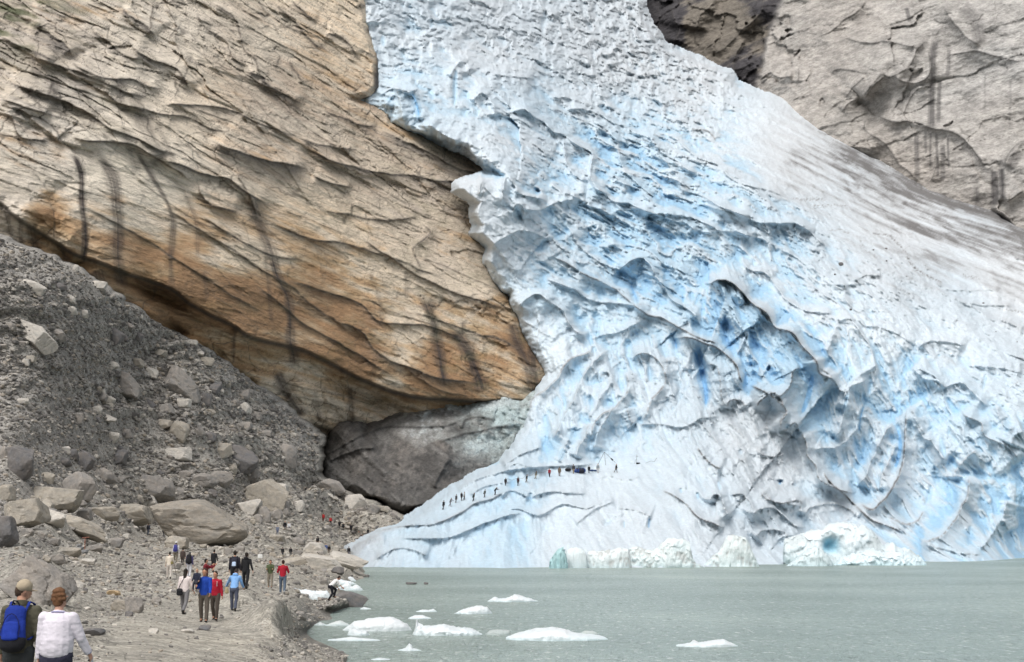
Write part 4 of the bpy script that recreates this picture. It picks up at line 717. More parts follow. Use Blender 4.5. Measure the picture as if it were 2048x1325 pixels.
# ================================================================== ground: scree, beach and shore
SHORE = [(703, 1113), (716, 1133), (722, 1138), (735, 1150), (738, 1157), (700, 1160), (668, 1163), (660, 1178), (700, 1188), (735, 1206), (690, 1212), (640, 1222), (668, 1236), (640, 1244), (612, 1256), (600, 1272), (630, 1288), (668, 1298), (700, 1310), (690, 1325), (690, 1340), (690, 1500), (-600, 1500), (-600, 330),
         (-260, 385), (0, 474), (80, 505), (160, 541), (250, 600), (330, 655), (400, 690), (450, 722), (500, 765), (560, 802), (600, 836), (643, 872), (640, 905), (633, 950), (655, 972), (700, 990), (760, 1012), (800, 1036), (800, 1050), (769, 1061), (736, 1079), (700, 1100)]
GD_CTRL = [(-200, 1450, 17.5), (100, 1425, 18.8), (0, 1325, 24), (300, 1325, 28), (560, 1325, 38), (690, 1312, 54), (600, 1272, 64), (590, 1246, 52), (575, 1265, 47.5), (560, 1243, 50), (500, 1262, 45), (605, 1292, 47), (640, 1302, 52), (625, 1325, 42), (420, 1246, 48), (480, 1225, 57), (368, 1233, 52), (565, 1187, 73), (485, 1178, 66), (662, 1200, 84), (735, 1206, 97), (620, 1225, 82), (200, 1240, 44), (200, 1150, 84),
    (0, 1150, 70), (0, 1080, 100), (350, 1130, 112), (430, 1143, 115), (540, 1177, 88), (560, 1115, 190), (640, 1160, 140), (722, 1138, 199), (738, 1157, 154), (300, 1075, 188), (490, 1085, 190), (0, 1000, 135), (0, 900, 155), (0, 480, 208), (160, 545, 217), (330, 650, 244), (500, 765, 262), (640, 875, 281), (640, 950, 268), (300, 900, 222),
    (640, 1000, 262), (615, 983, 268), (570, 930, 252), (560, 1000, 244), (560, 1050, 225), (565, 1085, 207), (600, 1050, 232), (500, 1000, 236), (500, 1050, 214), (390, 1000, 214), (600, 985, 250), (400, 1060, 197), (700, 1012, 268), (780, 1060, 245), (700, 1115, 228), (640, 1085, 225), (655, 1108, 215), (720, 1060, 250), (-250, 480, 190), (-250, 1000, 115), (-250, 1200, 40), (300, 700, 240), (150, 800, 198), (860, 1000, 285), (800, 940, 300), (700, 830, 315), (300, 1000, 207), (500, 900, 248), (400, 800, 241), (450, 980, 225), (200, 1050, 150), (600, 640, 310)]
gd_base = depth_surface(GD_CTRL, 9e-4)
def shore_sd(X, Y):
    return insdf(X, Y, SHORE)
def ground_T(X, Y, detail=True):
    X = np.asarray(X, float); Y = np.asarray(Y, float)
    D = gd_base(X, Y)
    # below the waterline the ground dips under the lake, above it stands clear
    M, V = metric(X, Y, D)
    if detail:
        k = np.clip(D / 100, .25, 1)
        D = D * (1 - .012 * fbm(X / 90, Y / 26, 0, 3, 401) * sst(1240, 1150, Y))
    return D

def build_ground():
    xs = np.concatenate([np.arange(-260, -8, 16), np.arange(-8, 900, 1.9)]); ys = np.concatenate([np.arange(395, 1330, 1.9), np.arange(1330, 1480, 10)])
    X, Y = np.meshgrid(xs, ys)
    D = ground_T(X, Y)
    n6a = fbm(X / 30, Y / 14, 0, 2, 402, .4); n6b = fbm(X / 30, Y / 14, 3, 2, 403, .4)
    sd = shore_sd(X + n6a * 12, Y + n6b * 6)
    wt = np.where(Y > 1100, water_t(np.maximum(Y, 1100)), 1e9)
    # pull towards the water surface near the shore: just in front of it on land, behind it under water
    kk = sst(0, 26, sd)
    land = np.minimum(D, wt * (1 - .0025 - .03 * sst(0, 14, sd)))
    Tw = np.where(sd > 0, land, wt * (1.004 + np.clip(-sd, 0, 60) * .0025))
    blend = sst(1112, 1136, Y); T = (D + np.clip(-sd, 0, 40) * 1.3 + 5 * sst(0, 9, -sd)) * (1 - blend) + Tw * blend
    Ti = blur(1 / T, 3); T = np.where(Y > 1120, 1 / Ti, T)
    # metric detail: pebbles and lumps by worley cells, in world metres on the ground plan
    P = world(X, Y, T); gx, gy, gz = P[..., 0], P[..., 1], P[..., 2]
    far_ = sst(100, 180, T); u = gx; v = gy * (1 - .4 * far_) + gz * 1.3 * far_
    spc = np.maximum(np.linalg.norm(np.gradient(P, axis=0), axis=-1), np.linalg.norm(np.gradient(P, axis=1), axis=-1))
    big = fbm(u / 9, v / 6, 0, 4, 404) * 1.1; h = big * sst(60, 160, T)
    rockf = field([(60, 600, .5), (300, 720, .7), (100, 850, .7), (300, 900, .9), (500, 950, .9), (400, 1060, .9), (100, 1050, .9), (250, 1140, .8), (450, 1180, .6), (300, 1280, .12), (450, 1270, .12), (150, 1230, .5), (600, 1230, .6), (660, 1130, .6), (640, 1050, .9), (60, 560, .3), (560, 860, .4)], 70)(X, Y)
    wn = fbm(u / 2, v / 2, 0, 3, 405); wn2 = fbm(u / 2, v / 2, 4, 3, 406)
    for sc, A, sd_ in [(2.2, .75, 1), (.95, .36, 2), (.42, .17, 3)]:
        vis = sst(1.6, 3.5, sc / spc)
        f1, f2, ic = worley(u / sc + .5 * wn, v / sc + .5 * wn2, 60 + sd_, True)
        keep = RND[ic, 1] < (.35 + .55 * rockf)
        dome = np.clip(1 - f1 ** 2 * 3.4, 0, 1) ** 1.3 * .55 * keep * (.4 + RND[ic, 0])
        h += A * dome * 1.2 * rockf ** 1.2 * (sd > 1) * vis
    # worn rock outcrop and bank shapes
    for cx, cy, rx, ry, A in [(650, 1132, 80, 16, 1.2), (700, 1145, 40, 9, .8), (545, 1250, 60, 12, .9), (30, 1120, 70, 40, 2.0), (60, 1185, 60, 26, 1.2), (40, 960, 60, 30, 3), (280, 860, 120, 30, 3), (450, 900, 120, 20, 2.5), (120, 1070, 60, 14, 2.2), (640, 1010, 60, 14, 3), (740, 1045, 40, 12, 2.5)]:
        h += A * np.exp(-((X - cx) / rx) ** 2 - ((Y - cy) / ry) ** 2) * (sd > 0) * sst(0, 12, sd)
    nn = np.cross(np.gradient(P, axis=1), np.gradient(P, axis=0)); nz = np.abs(nn[..., 2]) / (np.linalg.norm(nn, axis=-1) + 1e-9)
    h = h * np.clip((sd + 2) / 8, 0, 1) * np.maximum(sst(.45, .85, blur(nz, 2)), sst(120, 170, T))
    P = P + h[..., None] * np.array([.12, -.42, .9])
    n1 = fbm(gx / 12, gy / 9, gz / 6, 5, 410); n2 = fbm(gx / 1.6, gy / 1.6, gz / 1.2, 4, 411, .6); n2l = fbm(gx / 2.6, gy / 3.2, gz / 2, 2, 412, .5); n2 = n2l + (n2 - n2l) * sst(1.2, .4, spc); f1, f2, ic = worley(u / .7, v / .55, 77, True); peb = .5 + (RND[ic, 2] - .5) * sst(.9, .3, spc)
    def mix(a, b, f): return a + (b - a) * np.clip(f, 0, 1)[..., None]
    upper = field([(0, 560, 1), (200, 700, 1), (400, 780, 1), (560, 850, 1), (100, 850, .9), (300, 900, .75), (0, 950, .6), (500, 950, .7), (300, 1050, .3), (640, 960, .7), (600, 1080, .25), (200, 1130, .1), (400, 1200, .15), (300, 1290, 0), (600, 1250, .3), (700, 1060, .4), (650, 1130, .1)], 100)(X, Y)
    col = mix(np.broadcast_to(np.array([.285, .268, .232]), X.shape + (3,)), np.array([.25, .24, .23]), upper + .5 * n1)
    path = field([(300, 1290, 1), (450, 1270, 1), (100, 1300, .5), (550, 1250, .9), (480, 1215, .6), (300, 1240, .5), (200, 1200, .1), (420, 1180, .5), (350, 1140, .4), (560, 1180, .6), (300, 1080, .3), (600, 1290, .3), (640, 1220, 0), (100, 1100, .1), (620, 1150, .5)], 60)(X, Y)
    col = mix(col, np.array([.375, .345, .285]), path * (.6 + n1 + .4 * n2))
    col *= (.72 + .55 * peb * (1 - .6 * path) + .3 * n2 + .17 * path)[..., None]
    outc = np.exp(-((X - 655) / 80) ** 2 - ((Y - 1125) / 22) ** 2); col = mix(col, np.array([.38, .345, .29]), outc * 1.1 * (.8 + n2))
    wet = np.exp(-(np.clip(sd, 0, 99) / 5)) * (Y > 1130); col = mix(col, col * .5, wet * (.9 + n6a))
    dusty = np.exp(-((X - 640) / 70) ** 2 - ((Y - 1225) / 26) ** 2); col = mix(col, col * .8, dusty)
    msk = sd > -22
    me = grid_mesh("ground", X, Y, T, mask=msk, P=P, col=np.clip(col, .01, .8))
    m = mat("rubble_ground", .95, [(5, .6, .12, 'n'), (22, .5, .03, 'n')], [(3, .8, 1.2, 'v'), (14, .75, 1.25, 'v')])
    g = obj("ground", me, m, kind="structure")
    return g, (xs, ys, P, sd)

# ================================================================== lake
def build_lake():
    V_, Fc = [], []
    # one sheet, finely divided only through its material
    nx, ny = 60, 80
    xs = np.linspace(-60, 260, nx); ys = np.linspace(14, 380, ny)
    Xg, Yg = np.meshgrid(xs, ys); P = np.stack([Xg, Yg, Xg * 0], -1).reshape(-1, 3); idx = np.arange(nx * ny).reshape(ny, nx)
    q = np.stack([idx[:-1, :-1], idx[:-1, 1:], idx[1:, 1:], idx[1:, :-1]], -1).reshape(-1, 4)
    me = mesh_fast("lake", P, q)
    m = bpy.data.materials.new("milky_lake"); m.use_nodes = True; N, L = m.node_tree.nodes, m.node_tree.links; b = N["Principled BSDF"]
    b.inputs["Roughness"].default_value = .27; b.inputs["IOR"].default_value = 1.33
    tc = N.new("ShaderNodeTexCoord")
    mp = N.new("ShaderNodeMapping"); mp.inputs["Scale"].default_value = (1.5, .5, 1); mp.inputs["Rotation"].default_value = (0, 0, .12); L.new(tc.outputs["Object"], mp.inputs[0])
    t = N.new("ShaderNodeTexNoise"); t.inputs["Scale"].default_value = .035; t.inputs["Detail"].default_value = 4; L.new(tc.outputs["Object"], t.inputs[0])
    cr = N.new("ShaderNodeValToRGB"); cr.color_ramp.elements[0].position = .35; cr.color_ramp.elements[0].color = (.28, .355, .325, 1); cr.color_ramp.elements[1].position = .7; cr.color_ramp.elements[1].color = (.41, .50, .46, 1)
    L.new(t.outputs[0], cr.inputs[0])
    src = cr.outputs[0]
    for sc, lo, hi, cc in [(1.9, .57, .66, (.75, .80, .78, 1)), (1.3, .57, .68, (.15, .195, .175, 1))]:  # pale wave glints and foam, then dark ripple dashes, painted into the colour
        t = N.new("ShaderNodeTexNoise"); t.inputs["Scale"].default_value = sc; t.inputs["Detail"].default_value = 5; t.inputs["Roughness"].default_value = .65; L.new(mp.outputs[0], t.inputs[0])
        r_ = N.new("ShaderNodeMapRange"); r_.inputs[1].default_value = lo; r_.inputs[2].default_value = hi; r_.inputs[4].default_value = .55; L.new(t.outputs[0], r_.inputs[0])
        mx = N.new("ShaderNodeMixRGB"); L.new(r_.outputs[0], mx.inputs[0]); L.new(src, mx.inputs[1]); mx.inputs[2].default_value = cc; src = mx.outputs[0]
    L.new(src, b.inputs["Base Color"])
    nrm = None
    for sc, st, dist in [(1.3, 1.0, .6), (4.0, 1.0, .28), (.4, .7, .5)]:
        t = N.new("ShaderNodeTexNoise"); t.inputs["Scale"].default_value = sc; t.inputs["Detail"].default_value = 4; t.inputs["Roughness"].default_value = .6; L.new(mp.outputs[0], t.inputs[0])
        bp = N.new("ShaderNodeBump"); bp.inputs["Strength"].default_value = st; bp.inputs["Distance"].default_value = dist; L.new(t.outputs[0], bp.inputs["Height"])
        if nrm: L.new(nrm, bp.inputs["Normal"])
        nrm = bp.outputs[0]
    L.new(nrm, b.inputs["Normal"])
    return obj("lake", me, m, kind="structure")

build_left_cliff(); build_right_cliff()
glacier, GLG = build_glacier()
build_dirty_ice()
ground, GDG = build_ground()
build_lake()

# ================================================================== where the ground is under a pixel
GXS, GYS, GP, GSD = GDG
def ground_pt(px, py):
    i = min(max(int(np.searchsorted(GXS, px)), 1), len(GXS) - 1); j = min(max(int(np.searchsorted(GYS, py)), 1), len(GYS) - 1)
    fx = (px - GXS[i - 1]) / (GXS[i] - GXS[i - 1]); fy = (py - GYS[j - 1]) / (GYS[j] - GYS[j - 1])
    fx = min(max(fx, 0), 1); fy = min(max(fy, 0), 1)
    return (GP[j - 1, i - 1] * (1 - fx) + GP[j - 1, i] * fx) * (1 - fy) + (GP[j, i - 1] * (1 - fx) + GP[j, i] * fx) * fy
GLX, GLY, GLT = GLG
def ice_pt(px, py):
    i = int(np.argmin(abs(GLX - px))); j = int(np.argmin(abs(GLY - py)))
    return world(px, py, float(GLT[j, i]))

def M_(name, base, rough=.9, bump=(12, .5, .02), sp=(8, .85, 1.15)):
    return mat(name, rough, [(bump[0], bump[1], bump[2], 'n')], [(sp[0], sp[1], sp[2], 'n')], base=base)

# ================================================================== boulders
def ico(n):
    import bmesh
    bm = bmesh.new(); bmesh.ops.create_icosphere(bm, subdivisions=n, radius=1)
    V = np.array([v.co for v in bm.verts]); Fc = np.array([[v.index for v in f.verts] for f in bm.faces]); bm.free(); return V, Fc
ICO = {n: ico(n) for n in (1, 2, 3, 4, 5)}

def rock_shape(r, lvl, planes=12, rough=.05, boxy=.5, soft=.03):
    V, Fc = ICO[lvl]
    nrm = r.normal(size=(planes, 3)); nrm /= np.linalg.norm(nrm, axis=1)[:, None]
    if boxy > 0:
        ax = np.array([[1, 0, 0], [-1, 0, 0], [0, 1, 0], [0, -1, 0], [0, 0, 1], [0, 0, -1]], float) + r.normal(size=(6, 3)) * .22
        ax /= np.linalg.norm(ax, axis=1)[:, None]; nrm = np.vstack([nrm, ax])
    dist = np.r_[.58 + .34 * r.random(planes), np.full(6, .62) + .14 * r.random(6)][:len(nrm)]
    d = V @ nrm.T; rad = np.where(d > .05, dist / np.maximum(d, .05), 9)
    k = soft
    rr = -k * np.log(np.exp(-np.minimum(rad, 3) / k).sum(1)) if k > 0 else rad.min(1)
    P = V * np.clip(rr, .2, 1.25)[:, None]
    s = r.random() * 90
    P = P * (1 + rough * fbm(P[:, 0] * 1.6 + s, P[:, 1] * 1.6, P[:, 2] * 1.6, 5, 501, .6)[:, None] * 1.6)
    c = fbm(P[:, 0] * 1.1 + s, P[:, 1] * 2.4, P[:, 2] * 1.1, 4, 502, ridged=True)
    P = P * (1 - rough * 1.2 * sst(.62, .85, c))[:, None]
    lo, hi = P.min(0), P.max(0)
    return (P - (lo + hi) / 2) / ((hi - lo) / 2), Fc

def tint_rock(V, r, base, var=.2):
    s = r.random() * 60
    n = fbm(V[:, 0] * 1.3 + s, V[:, 1] * 1.3, V[:, 2] * 1.3, 5, 503, .6); n2 = fbm(V[:, 0] * 5 + s, V[:, 1] * 5, V[:, 2] * 2, 3, 504)
    c = np.array(base)[None] * (1 + var * 1.6 * n + var * n2)[:, None]
    return c + np.array([.02, .004, -.012])[None] * (n * 1.5)[:, None]

rock_mat = mat("boulder_stone", .9, [(2.2, .55, .12, 'n'), (9, .5, .04, 'n')], [(3, .84, 1.16, 'n'), (16, .82, 1.18, 'n')])
TAN, GRY, DRK, LGT, ORG = (.325, .295, .25), (.26, .24, .218), (.15, .142, .138), (.46, .43, .385), (.46, .34, .21)
MARKS = [(391, 1043, "the huge boulder"), (480, 919, "the large dark faceted boulder"), (308, 974, "the wedge shaped boulder"), (153, 976, "the tall rounded boulder"), (36, 956, "the dark split boulder"), (532, 990, "the long sloping tan boulder"),
    (231, 911, "the dark dome shaped boulder"), (352, 900, "the whitish angular boulder"), (572, 905, "the lone boulder under the brown rock"), (440, 955, "the rounded boulder in mid slope"), (595, 1018, "the pale boulder by the climbers"), (152, 1066, "the long flat slab"),
    (58, 672, "the pale leaning slab"), (64, 573, "the pale flat stone near the top"), (246, 768, "the white ridged boulder"), (360, 774, "the big lumpy boulder"), (698, 1198, "the brown boulder in the water"), (711, 1006, "the white blocky boulder"), (629, 1103, "the pale low boulder by two walkers"),
    (262, 1209, "the pair on the path verge"), (184, 1268, "the flat dark stone on the path"), (70, 1180, "the fluted outcrop"), (165, 1100, "the marker post"), (520, 1110, "the white notice board"), (655, 1125, "the pale outcrop at the water"), (560, 1050, "the resting hikers"), (140, 740, "the bare upper gravel"), (480, 800, "the edge under the brown cliff"), (200, 830, "the pale stone in mid slope"), (40, 860, "the left edge of the scree"), (420, 1140, "the group on the path"), (640, 1240, "the muddy bank")]
USED = set()
def auto_label(cx, cy, w, h, tone, tilt):
    ms = sorted(MARKS, key=lambda m: math.hypot(m[0] - cx, (m[1] - cy) * 1.2))[:4]
    col = {id(DRK): "dark grey", id(LGT): "pale", id(GRY): "grey", id(TAN): "tan", id(ORG): "orange"}[id(tone)]
    size = "small" if w < 17 else "middling" if w < 27 else "sizeable"
    shape = "flat" if h / w < .55 else "chunky" if h / w > .82 else "angular"
    for m in ms:
        dx, dy = cx - m[0], cy - m[1]; a = math.degrees(math.atan2(-dy, dx)) % 360
        di = ["right of", "up and right of", "above", "up and left of", "left of", "down and left of", "below", "down and right of"][int((a + 22.5) // 45) % 8]
        far = math.hypot(dx, dy); fr = "just " if far < 45 else "a little way " if far < 85 else "well "
        for sh in (shape + " ", "tilted " + shape + " " if abs(tilt) > 12 else shape + " level "):
            for noun in ("stone", "boulder"):
                l = f"{size} {col} {sh}{noun} {fr}{di} {m[2]}"
                if l not in USED and len(l.split()) <= 16:
                    USED.add(l); return l
    return l
SLOPE_G = "boulders strewn over the scree slope"
def boulder(cx, cy, wpx, hpx, tone, label=None, tilt=0, seed=None, lvl=None, group=SLOPE_G, dep=.8, sink=.18, boxy=.5, planes=10, rough=.04, at=None, soft=.012):
    r = np.random.default_rng(int(cx * 7 + cy * 13) if seed is None else seed)
    p = ground_pt(cx, cy + hpx / 2) if at is None else np.array(at)
    t = pix(p)[2]; w_, h_ = wpx * t / F / 2, hpx * t / F / 2
    lvl = lvl or (5 if wpx > 90 else 4 if wpx > 34 else 3 if wpx > 13 else 2)
    V, Fc = rock_shape(r, lvl, planes, rough, boxy, soft)
    Vm = V * np.array([w_, w_ * dep, h_ * (1 + sink)])
    a = math.radians(tilt); c, s = math.cos(a), math.sin(a)
    Vm = np.c_[Vm[:, 0] * c + Vm[:, 2] * s, Vm[:, 1], -Vm[:, 0] * s + Vm[:, 2] * c]
    Vm[:, 2] += h_ * (1 - sink) * .98
    me = mesh_fast("boulder", Vm, Fc); set_col(me, np.clip(tint_rock(V * max(w_, .6), r, tone), .02, .8))
    me.polygons.foreach_set("use_smooth", np.full(len(Fc), False))
    o = obj("boulder", me, rock_mat, loc=(p[0], p[1] + w_ * dep * .6, p[2]), category="boulder")
    o["label"] = label or auto_label(cx, cy, wpx, hpx, tone, tilt)
    if group: o["group"] = group
    return o

B = boulder
BIG = (.265, .24, .205); B(391, 1043, 204, 88, BIG, "huge rounded tan boulder, by far the largest, standing above the path", group=None, dep=.7, boxy=.0, planes=16, rough=.06, sink=.15, seed=12, soft=.07)
B(266, 1033, 62, 40, TAN, "blocky tan boulder touching the left end of the huge boulder", boxy=.9, planes=6)
B(480, 919, 74, 52, DRK, "large dark faceted boulder with a pale top, high right on the scree", boxy=.6)
B(308, 974, 78, 42, GRY, "wedge shaped grey boulder with a pale sloping top, behind the huge boulder's left shoulder", tilt=12)
B(153, 976, 74, 58, GRY, "tall rounded grey boulder behind the low tan boulder at the left")
B(106, 997, 98, 52, TAN, "low broad tan boulder in front of the tall rounded grey one", boxy=.2)
B(36, 956, 58, 62, DRK, "dark angular boulder with a split face near the left edge of the picture")
B(61, 1031, 42, 36, DRK, "round dark boulder left of a small upright brown one"); B(86, 1019, 38, 38, TAN, "small upright brown boulder right of the round dark one", tilt=30)
B(166, 1029, 34, 22, GRY); B(206, 1024, 66, 26, TAN, "low tan boulder left of the blocky one by the huge boulder"); B(532, 990, 92, 62, TAN, "long tan boulder sloping down to the right above the huge boulder's right end", tilt=24, dep=.6)
B(545, 978, 56, 34, LGT, "pale flat topped boulder leaning on the long sloping tan one"); B(492, 1016, 56, 30, LGT, "pale slab with a flat top directly above the right end of the huge boulder", boxy=.9, planes=5, tilt=4)
B(167, 928, 38, 38, DRK, "dark pointed boulder above the tall rounded grey one", tilt=-30); B(145, 916, 22, 22, DRK); B(231, 911, 44, 30, DRK, "dark dome shaped boulder in the middle of the scree"); B(210, 947, 42, 30, GRY)
B(352, 908, 58, 25, LGT, "whitish flat angular boulder, the brightest in the middle of the scree", boxy=.2); B(352, 882, 50, 34, TAN, "tan ridged boulder just above the whitish flat one", tilt=25); B(322, 872, 36, 20, TAN)
B(223, 887, 28, 20, LGT); B(155, 852, 24, 24, GRY); B(193, 830, 20, 16, LGT); B(250, 880, 22, 20, GRY); B(365, 821, 32, 20, LGT); B(330, 847, 32, 20, GRY); B(572, 905, 52, 38, GRY, "grey boulder standing alone at the right of the scree below the brown rock", tilt=20)
B(440, 909, 42, 28, TAN); B(416, 898, 26, 20, DRK); B(440, 955, 50, 32, GRY, "rounded grey boulder below the large dark faceted one"); B(402, 958, 60, 28, GRY); B(497, 952, 38, 34, GRY, tilt=35); B(356, 992, 32, 28, GRY, tilt=30); B(319, 1005, 34, 28, DRK, tilt=10)
B(293, 1003, 42, 26, LGT); B(277, 996, 20, 16, TAN); B(350, 1083, 46, 26, TAN, "low pale tan boulder tucked under the left side of the huge boulder"); B(595, 1018, 28, 22, LGT, "pale rounded boulder at the right of the slope, left of a climber in red"); B(528, 1030, 26, 30, GRY); B(515, 1038, 19, 18, GRY)
B(553, 1032, 24, 22, GRY); B(571, 1030, 14, 16, GRY); B(36, 1074, 92, 56, TAN, "large low orange tan slab at the left edge of the picture", dep=.9, boxy=.2); B(96, 1066, 66, 30, LGT, "white pointed slab between the tan slab and the long slab", tilt=14)
B(152, 1066, 122, 34, TAN, "long flat slab sloping to the right above the marker post", tilt=18, dep=.6, rough=.04); B(10, 992, 34, 34, TAN); B(4, 950, 24, 26, GRY); B(232, 1081, 26, 20, GRY); B(186, 1093, 40, 16, GRY)
B(58, 672, 108, 44, LGT, "long pale leaning slab high on the left of the scree", tilt=22, dep=.4, boxy=.9, planes=5); B(64, 573, 50, 20, LGT, "pale flat stone near the top left of the scree", tilt=26, dep=.4); B(225, 672, 34, 34, DRK, tilt=20); B(246, 768, 76, 42, GRY, "grey boulder with a white ridge in the upper middle of the scree", tilt=20)
B(360, 774, 92, 54, GRY, "big lumpy grey boulder in the upper middle of the scree", tilt=26); B(411, 804, 22, 24, DRK); B(302, 743, 30, 17, LGT, tilt=18); B(338, 736, 22, 14, GRY); B(140, 626, 24, 17, LGT); B(166, 624, 20, 16, LGT); B(116, 677, 28, 22, GRY, tilt=20); B(151, 535, 13, 14, LGT)
B(139, 594, 28, 12, LGT, tilt=28); B(223, 729, 28, 12, LGT, tilt=18); B(396, 711, 26, 12, LGT, tilt=20); B(485, 789, 26, 20, GRY); B(490, 813, 24, 20, LGT); B(50, 728, 16, 14, LGT); B(45, 800, 22, 12, LGT); B(262, 815, 20, 12, LGT); B(210, 860, 40, 12, LGT, tilt=28)
SHG = "rocks along the shore path"
B(698, 1198, 78, 28, DRK, "brown boulder at the water's edge that a man in white bends over", group=None, boxy=.2, dep=.5); B(711, 1006, 46, 30, LGT, "white blocky boulder at the top right of the slope below the dirty ice", group=None)
B(662, 990, 60, 26, GRY, "long grey boulder leaning towards the white blocky one", tilt=24, dep=.5); B(626, 986, 20, 18, GRY); B(566, 1014, 24, 22, GRY); B(656, 1057, 18, 15, GRY); B(722, 1030, 34, 14, GRY); B(757, 1038, 44, 14, TAN, tilt=8); B(785, 1038, 20, 10, GRY)
SHG = "rocks along the shore path"; B(629, 1103, 44, 22, LGT, "pale low boulder right of two walkers in black"); B(640, 1132, 96, 34, LGT, "broad pale outcrop above the lake corner, left half", group=SHG, tilt=8, dep=.5, boxy=.3); B(692, 1134, 84, 28, LGT, "broad pale outcrop running down into the lake, right half", group=SHG, tilt=16, dep=.5, boxy=.3); B(585, 1136, 60, 18, TAN, "low tan slab left of the pale outcrop", group=SHG, tilt=-6, dep=.6); B(674, 1150, 26, 15, DRK, "dark rock at the far corner of the shore", group=SHG); B(645, 1148, 16, 9, GRY, group=SHG); B(262, 1209, 46, 32, GRY, "grey boulder with a sloping face on the path verge, larger of a pair", group=SHG, tilt=20)
B(239, 1211, 34, 24, TAN, "brown boulder leaning on the grey one on the path verge", group=SHG, tilt=30); B(257, 1228, 16, 10, DRK, group=SHG); B(184, 1268, 42, 17, DRK, "flat dark stone lying alone on the sandy path", group=SHG); B(306, 1262, 22, 10, LGT, group=SHG); B(225, 1186, 30, 10, ORG, "flat orange stone beside the path", group=SHG)
B(194, 1191, 18, 13, GRY, group=SHG); B(170, 1182, 12, 9, DRK, group=SHG); B(2, 1110, 56, 66, DRK, "dark boulder cut by the left edge of the picture behind the couple", group=SHG); B(70, 1180, 130, 74, GRY, "long fluted grey outcrop behind the couple's heads", group=SHG, tilt=30, dep=.8, rough=.09, boxy=.1)
B(312, 1202, 22, 14, GRY, group=SHG); B(408, 1256, 26, 10, DRK, "dark flat stone at the feet of the couple facing the camera", group=SHG); B(374, 1262, 26, 7, LGT, group=SHG); B(138, 1108, 44, 20, TAN, group=SHG); B(110, 1135, 40, 18, GRY, group=SHG); B(170, 1125, 36, 12, LGT, group=SHG); B(50, 1120, 30, 18, GRY, group=SHG)
B(70, 1100, 40, 14, LGT, group=SHG); B(345, 1132, 34, 14, GRY, group=SHG); B(372, 1108, 16, 12, GRY, group=SHG); B(455, 1100, 18, 14, GRY, group=SHG); B(480, 1096, 18, 14, GRY, group=SHG); B(510, 1102, 14, 12, TAN, group=SHG); B(545, 1108, 16, 10, TAN, group=SHG)
for x_, y_, w_, h_, lb in [(823, 1167, 24, 5, "low dark rock breaking the lake surface, larger of two"), (852, 1167, 9, 5, "small dark rock breaking the lake surface, right of the larger one"), (644, 1155, 7, 3, None)]:
    p = world(x_, y_ + h_ / 2, water_t(y_ + h_ / 2)); B(x_, y_, w_, h_, DRK, lb or "tiny dark rock in the shallows by the shore", at=p, group="rocks standing out of the lake", sink=.4, lvl=3)
# stones melted out on the ice
for x_, y_, s_ in [(1683, 528, 10), (1670, 549, 4), (1702, 619, 5), (1967, 607, 5), (1747, 500, 4), (1772, 498, 6), (1773, 522, 4), (1992, 664, 3), (2034, 684, 3)]:
    B(x_, y_, s_, s_ * .7, DRK, "dark block resting on the upper ice, largest of the stones there" if s_ == 10 else "tiny dark speck of stone on the smooth ice, " + {1670: "just below the largest block", 1702: "lowest of those in the middle", 1967: "far right, beside the pale streaks", 1747: "highest of them all", 1772: "right of the highest one", 1773: "below the highest pair", 1992: "lower right, left of its neighbour", 2034: "nearest the right edge of the picture"}[x_], at=ice_pt(x_, y_ + s_ * .3) , group="stones resting on the ice", lvl=2)

# unnamed rubble: the larger ones each an object, the small as one mass
rr_ = np.random.default_rng(99)
DENS = field([(60, 600, .9), (300, 720, .95), (100, 850, .9), (300, 900, 1), (500, 950, 1), (400, 1060, .8), (100, 1050, .9), (250, 1140, .9), (450, 1140, .8), (300, 1290, .05), (450, 1275, .05), (150, 1230, .5), (620, 1220, .7), (660, 1130, .25), (640, 1050, .9),
    (60, 540, .8), (560, 860, .8), (480, 1215, .2), (700, 1060, .7), (60, 1290, .3), (640, 1170, 1), (600, 1285, 1), (640, 1305, 1), (585, 1268, .8), (575, 1235, .7), (540, 1262, .15)], 45)
def sample(n, lo=430, hi=1345):
    out = []
    while len(out) < n:
        x = rr_.uniform(-30, 840, 4000); y = rr_.uniform(lo, hi, 4000); k = rr_.random(4000) < DENS(x, y) ** 1.3
        x, y = x[k], y[k]; s = insdf(x, y, SHORE); k = s > 3
        out += list(zip(x[k], y[k]))
    return out[:n]
tones = [DRK, DRK, GRY, GRY, GRY, TAN, TAN, LGT]
for x, y in sample(165, 560, 1240):
    s = 9 + 15 * rr_.random() ** 2.2
    if y > 1150: s *= .9
    i = int(rr_.integers(8)) if y < 1000 else int(rr_.integers(2, 8))
    B(x, y, s * rr_.uniform(1, 1.5), s * rr_.uniform(.6, .9), tones[i], group=SLOPE_G if y < 1090 else SHG, tilt=rr_.uniform(-10, 30))

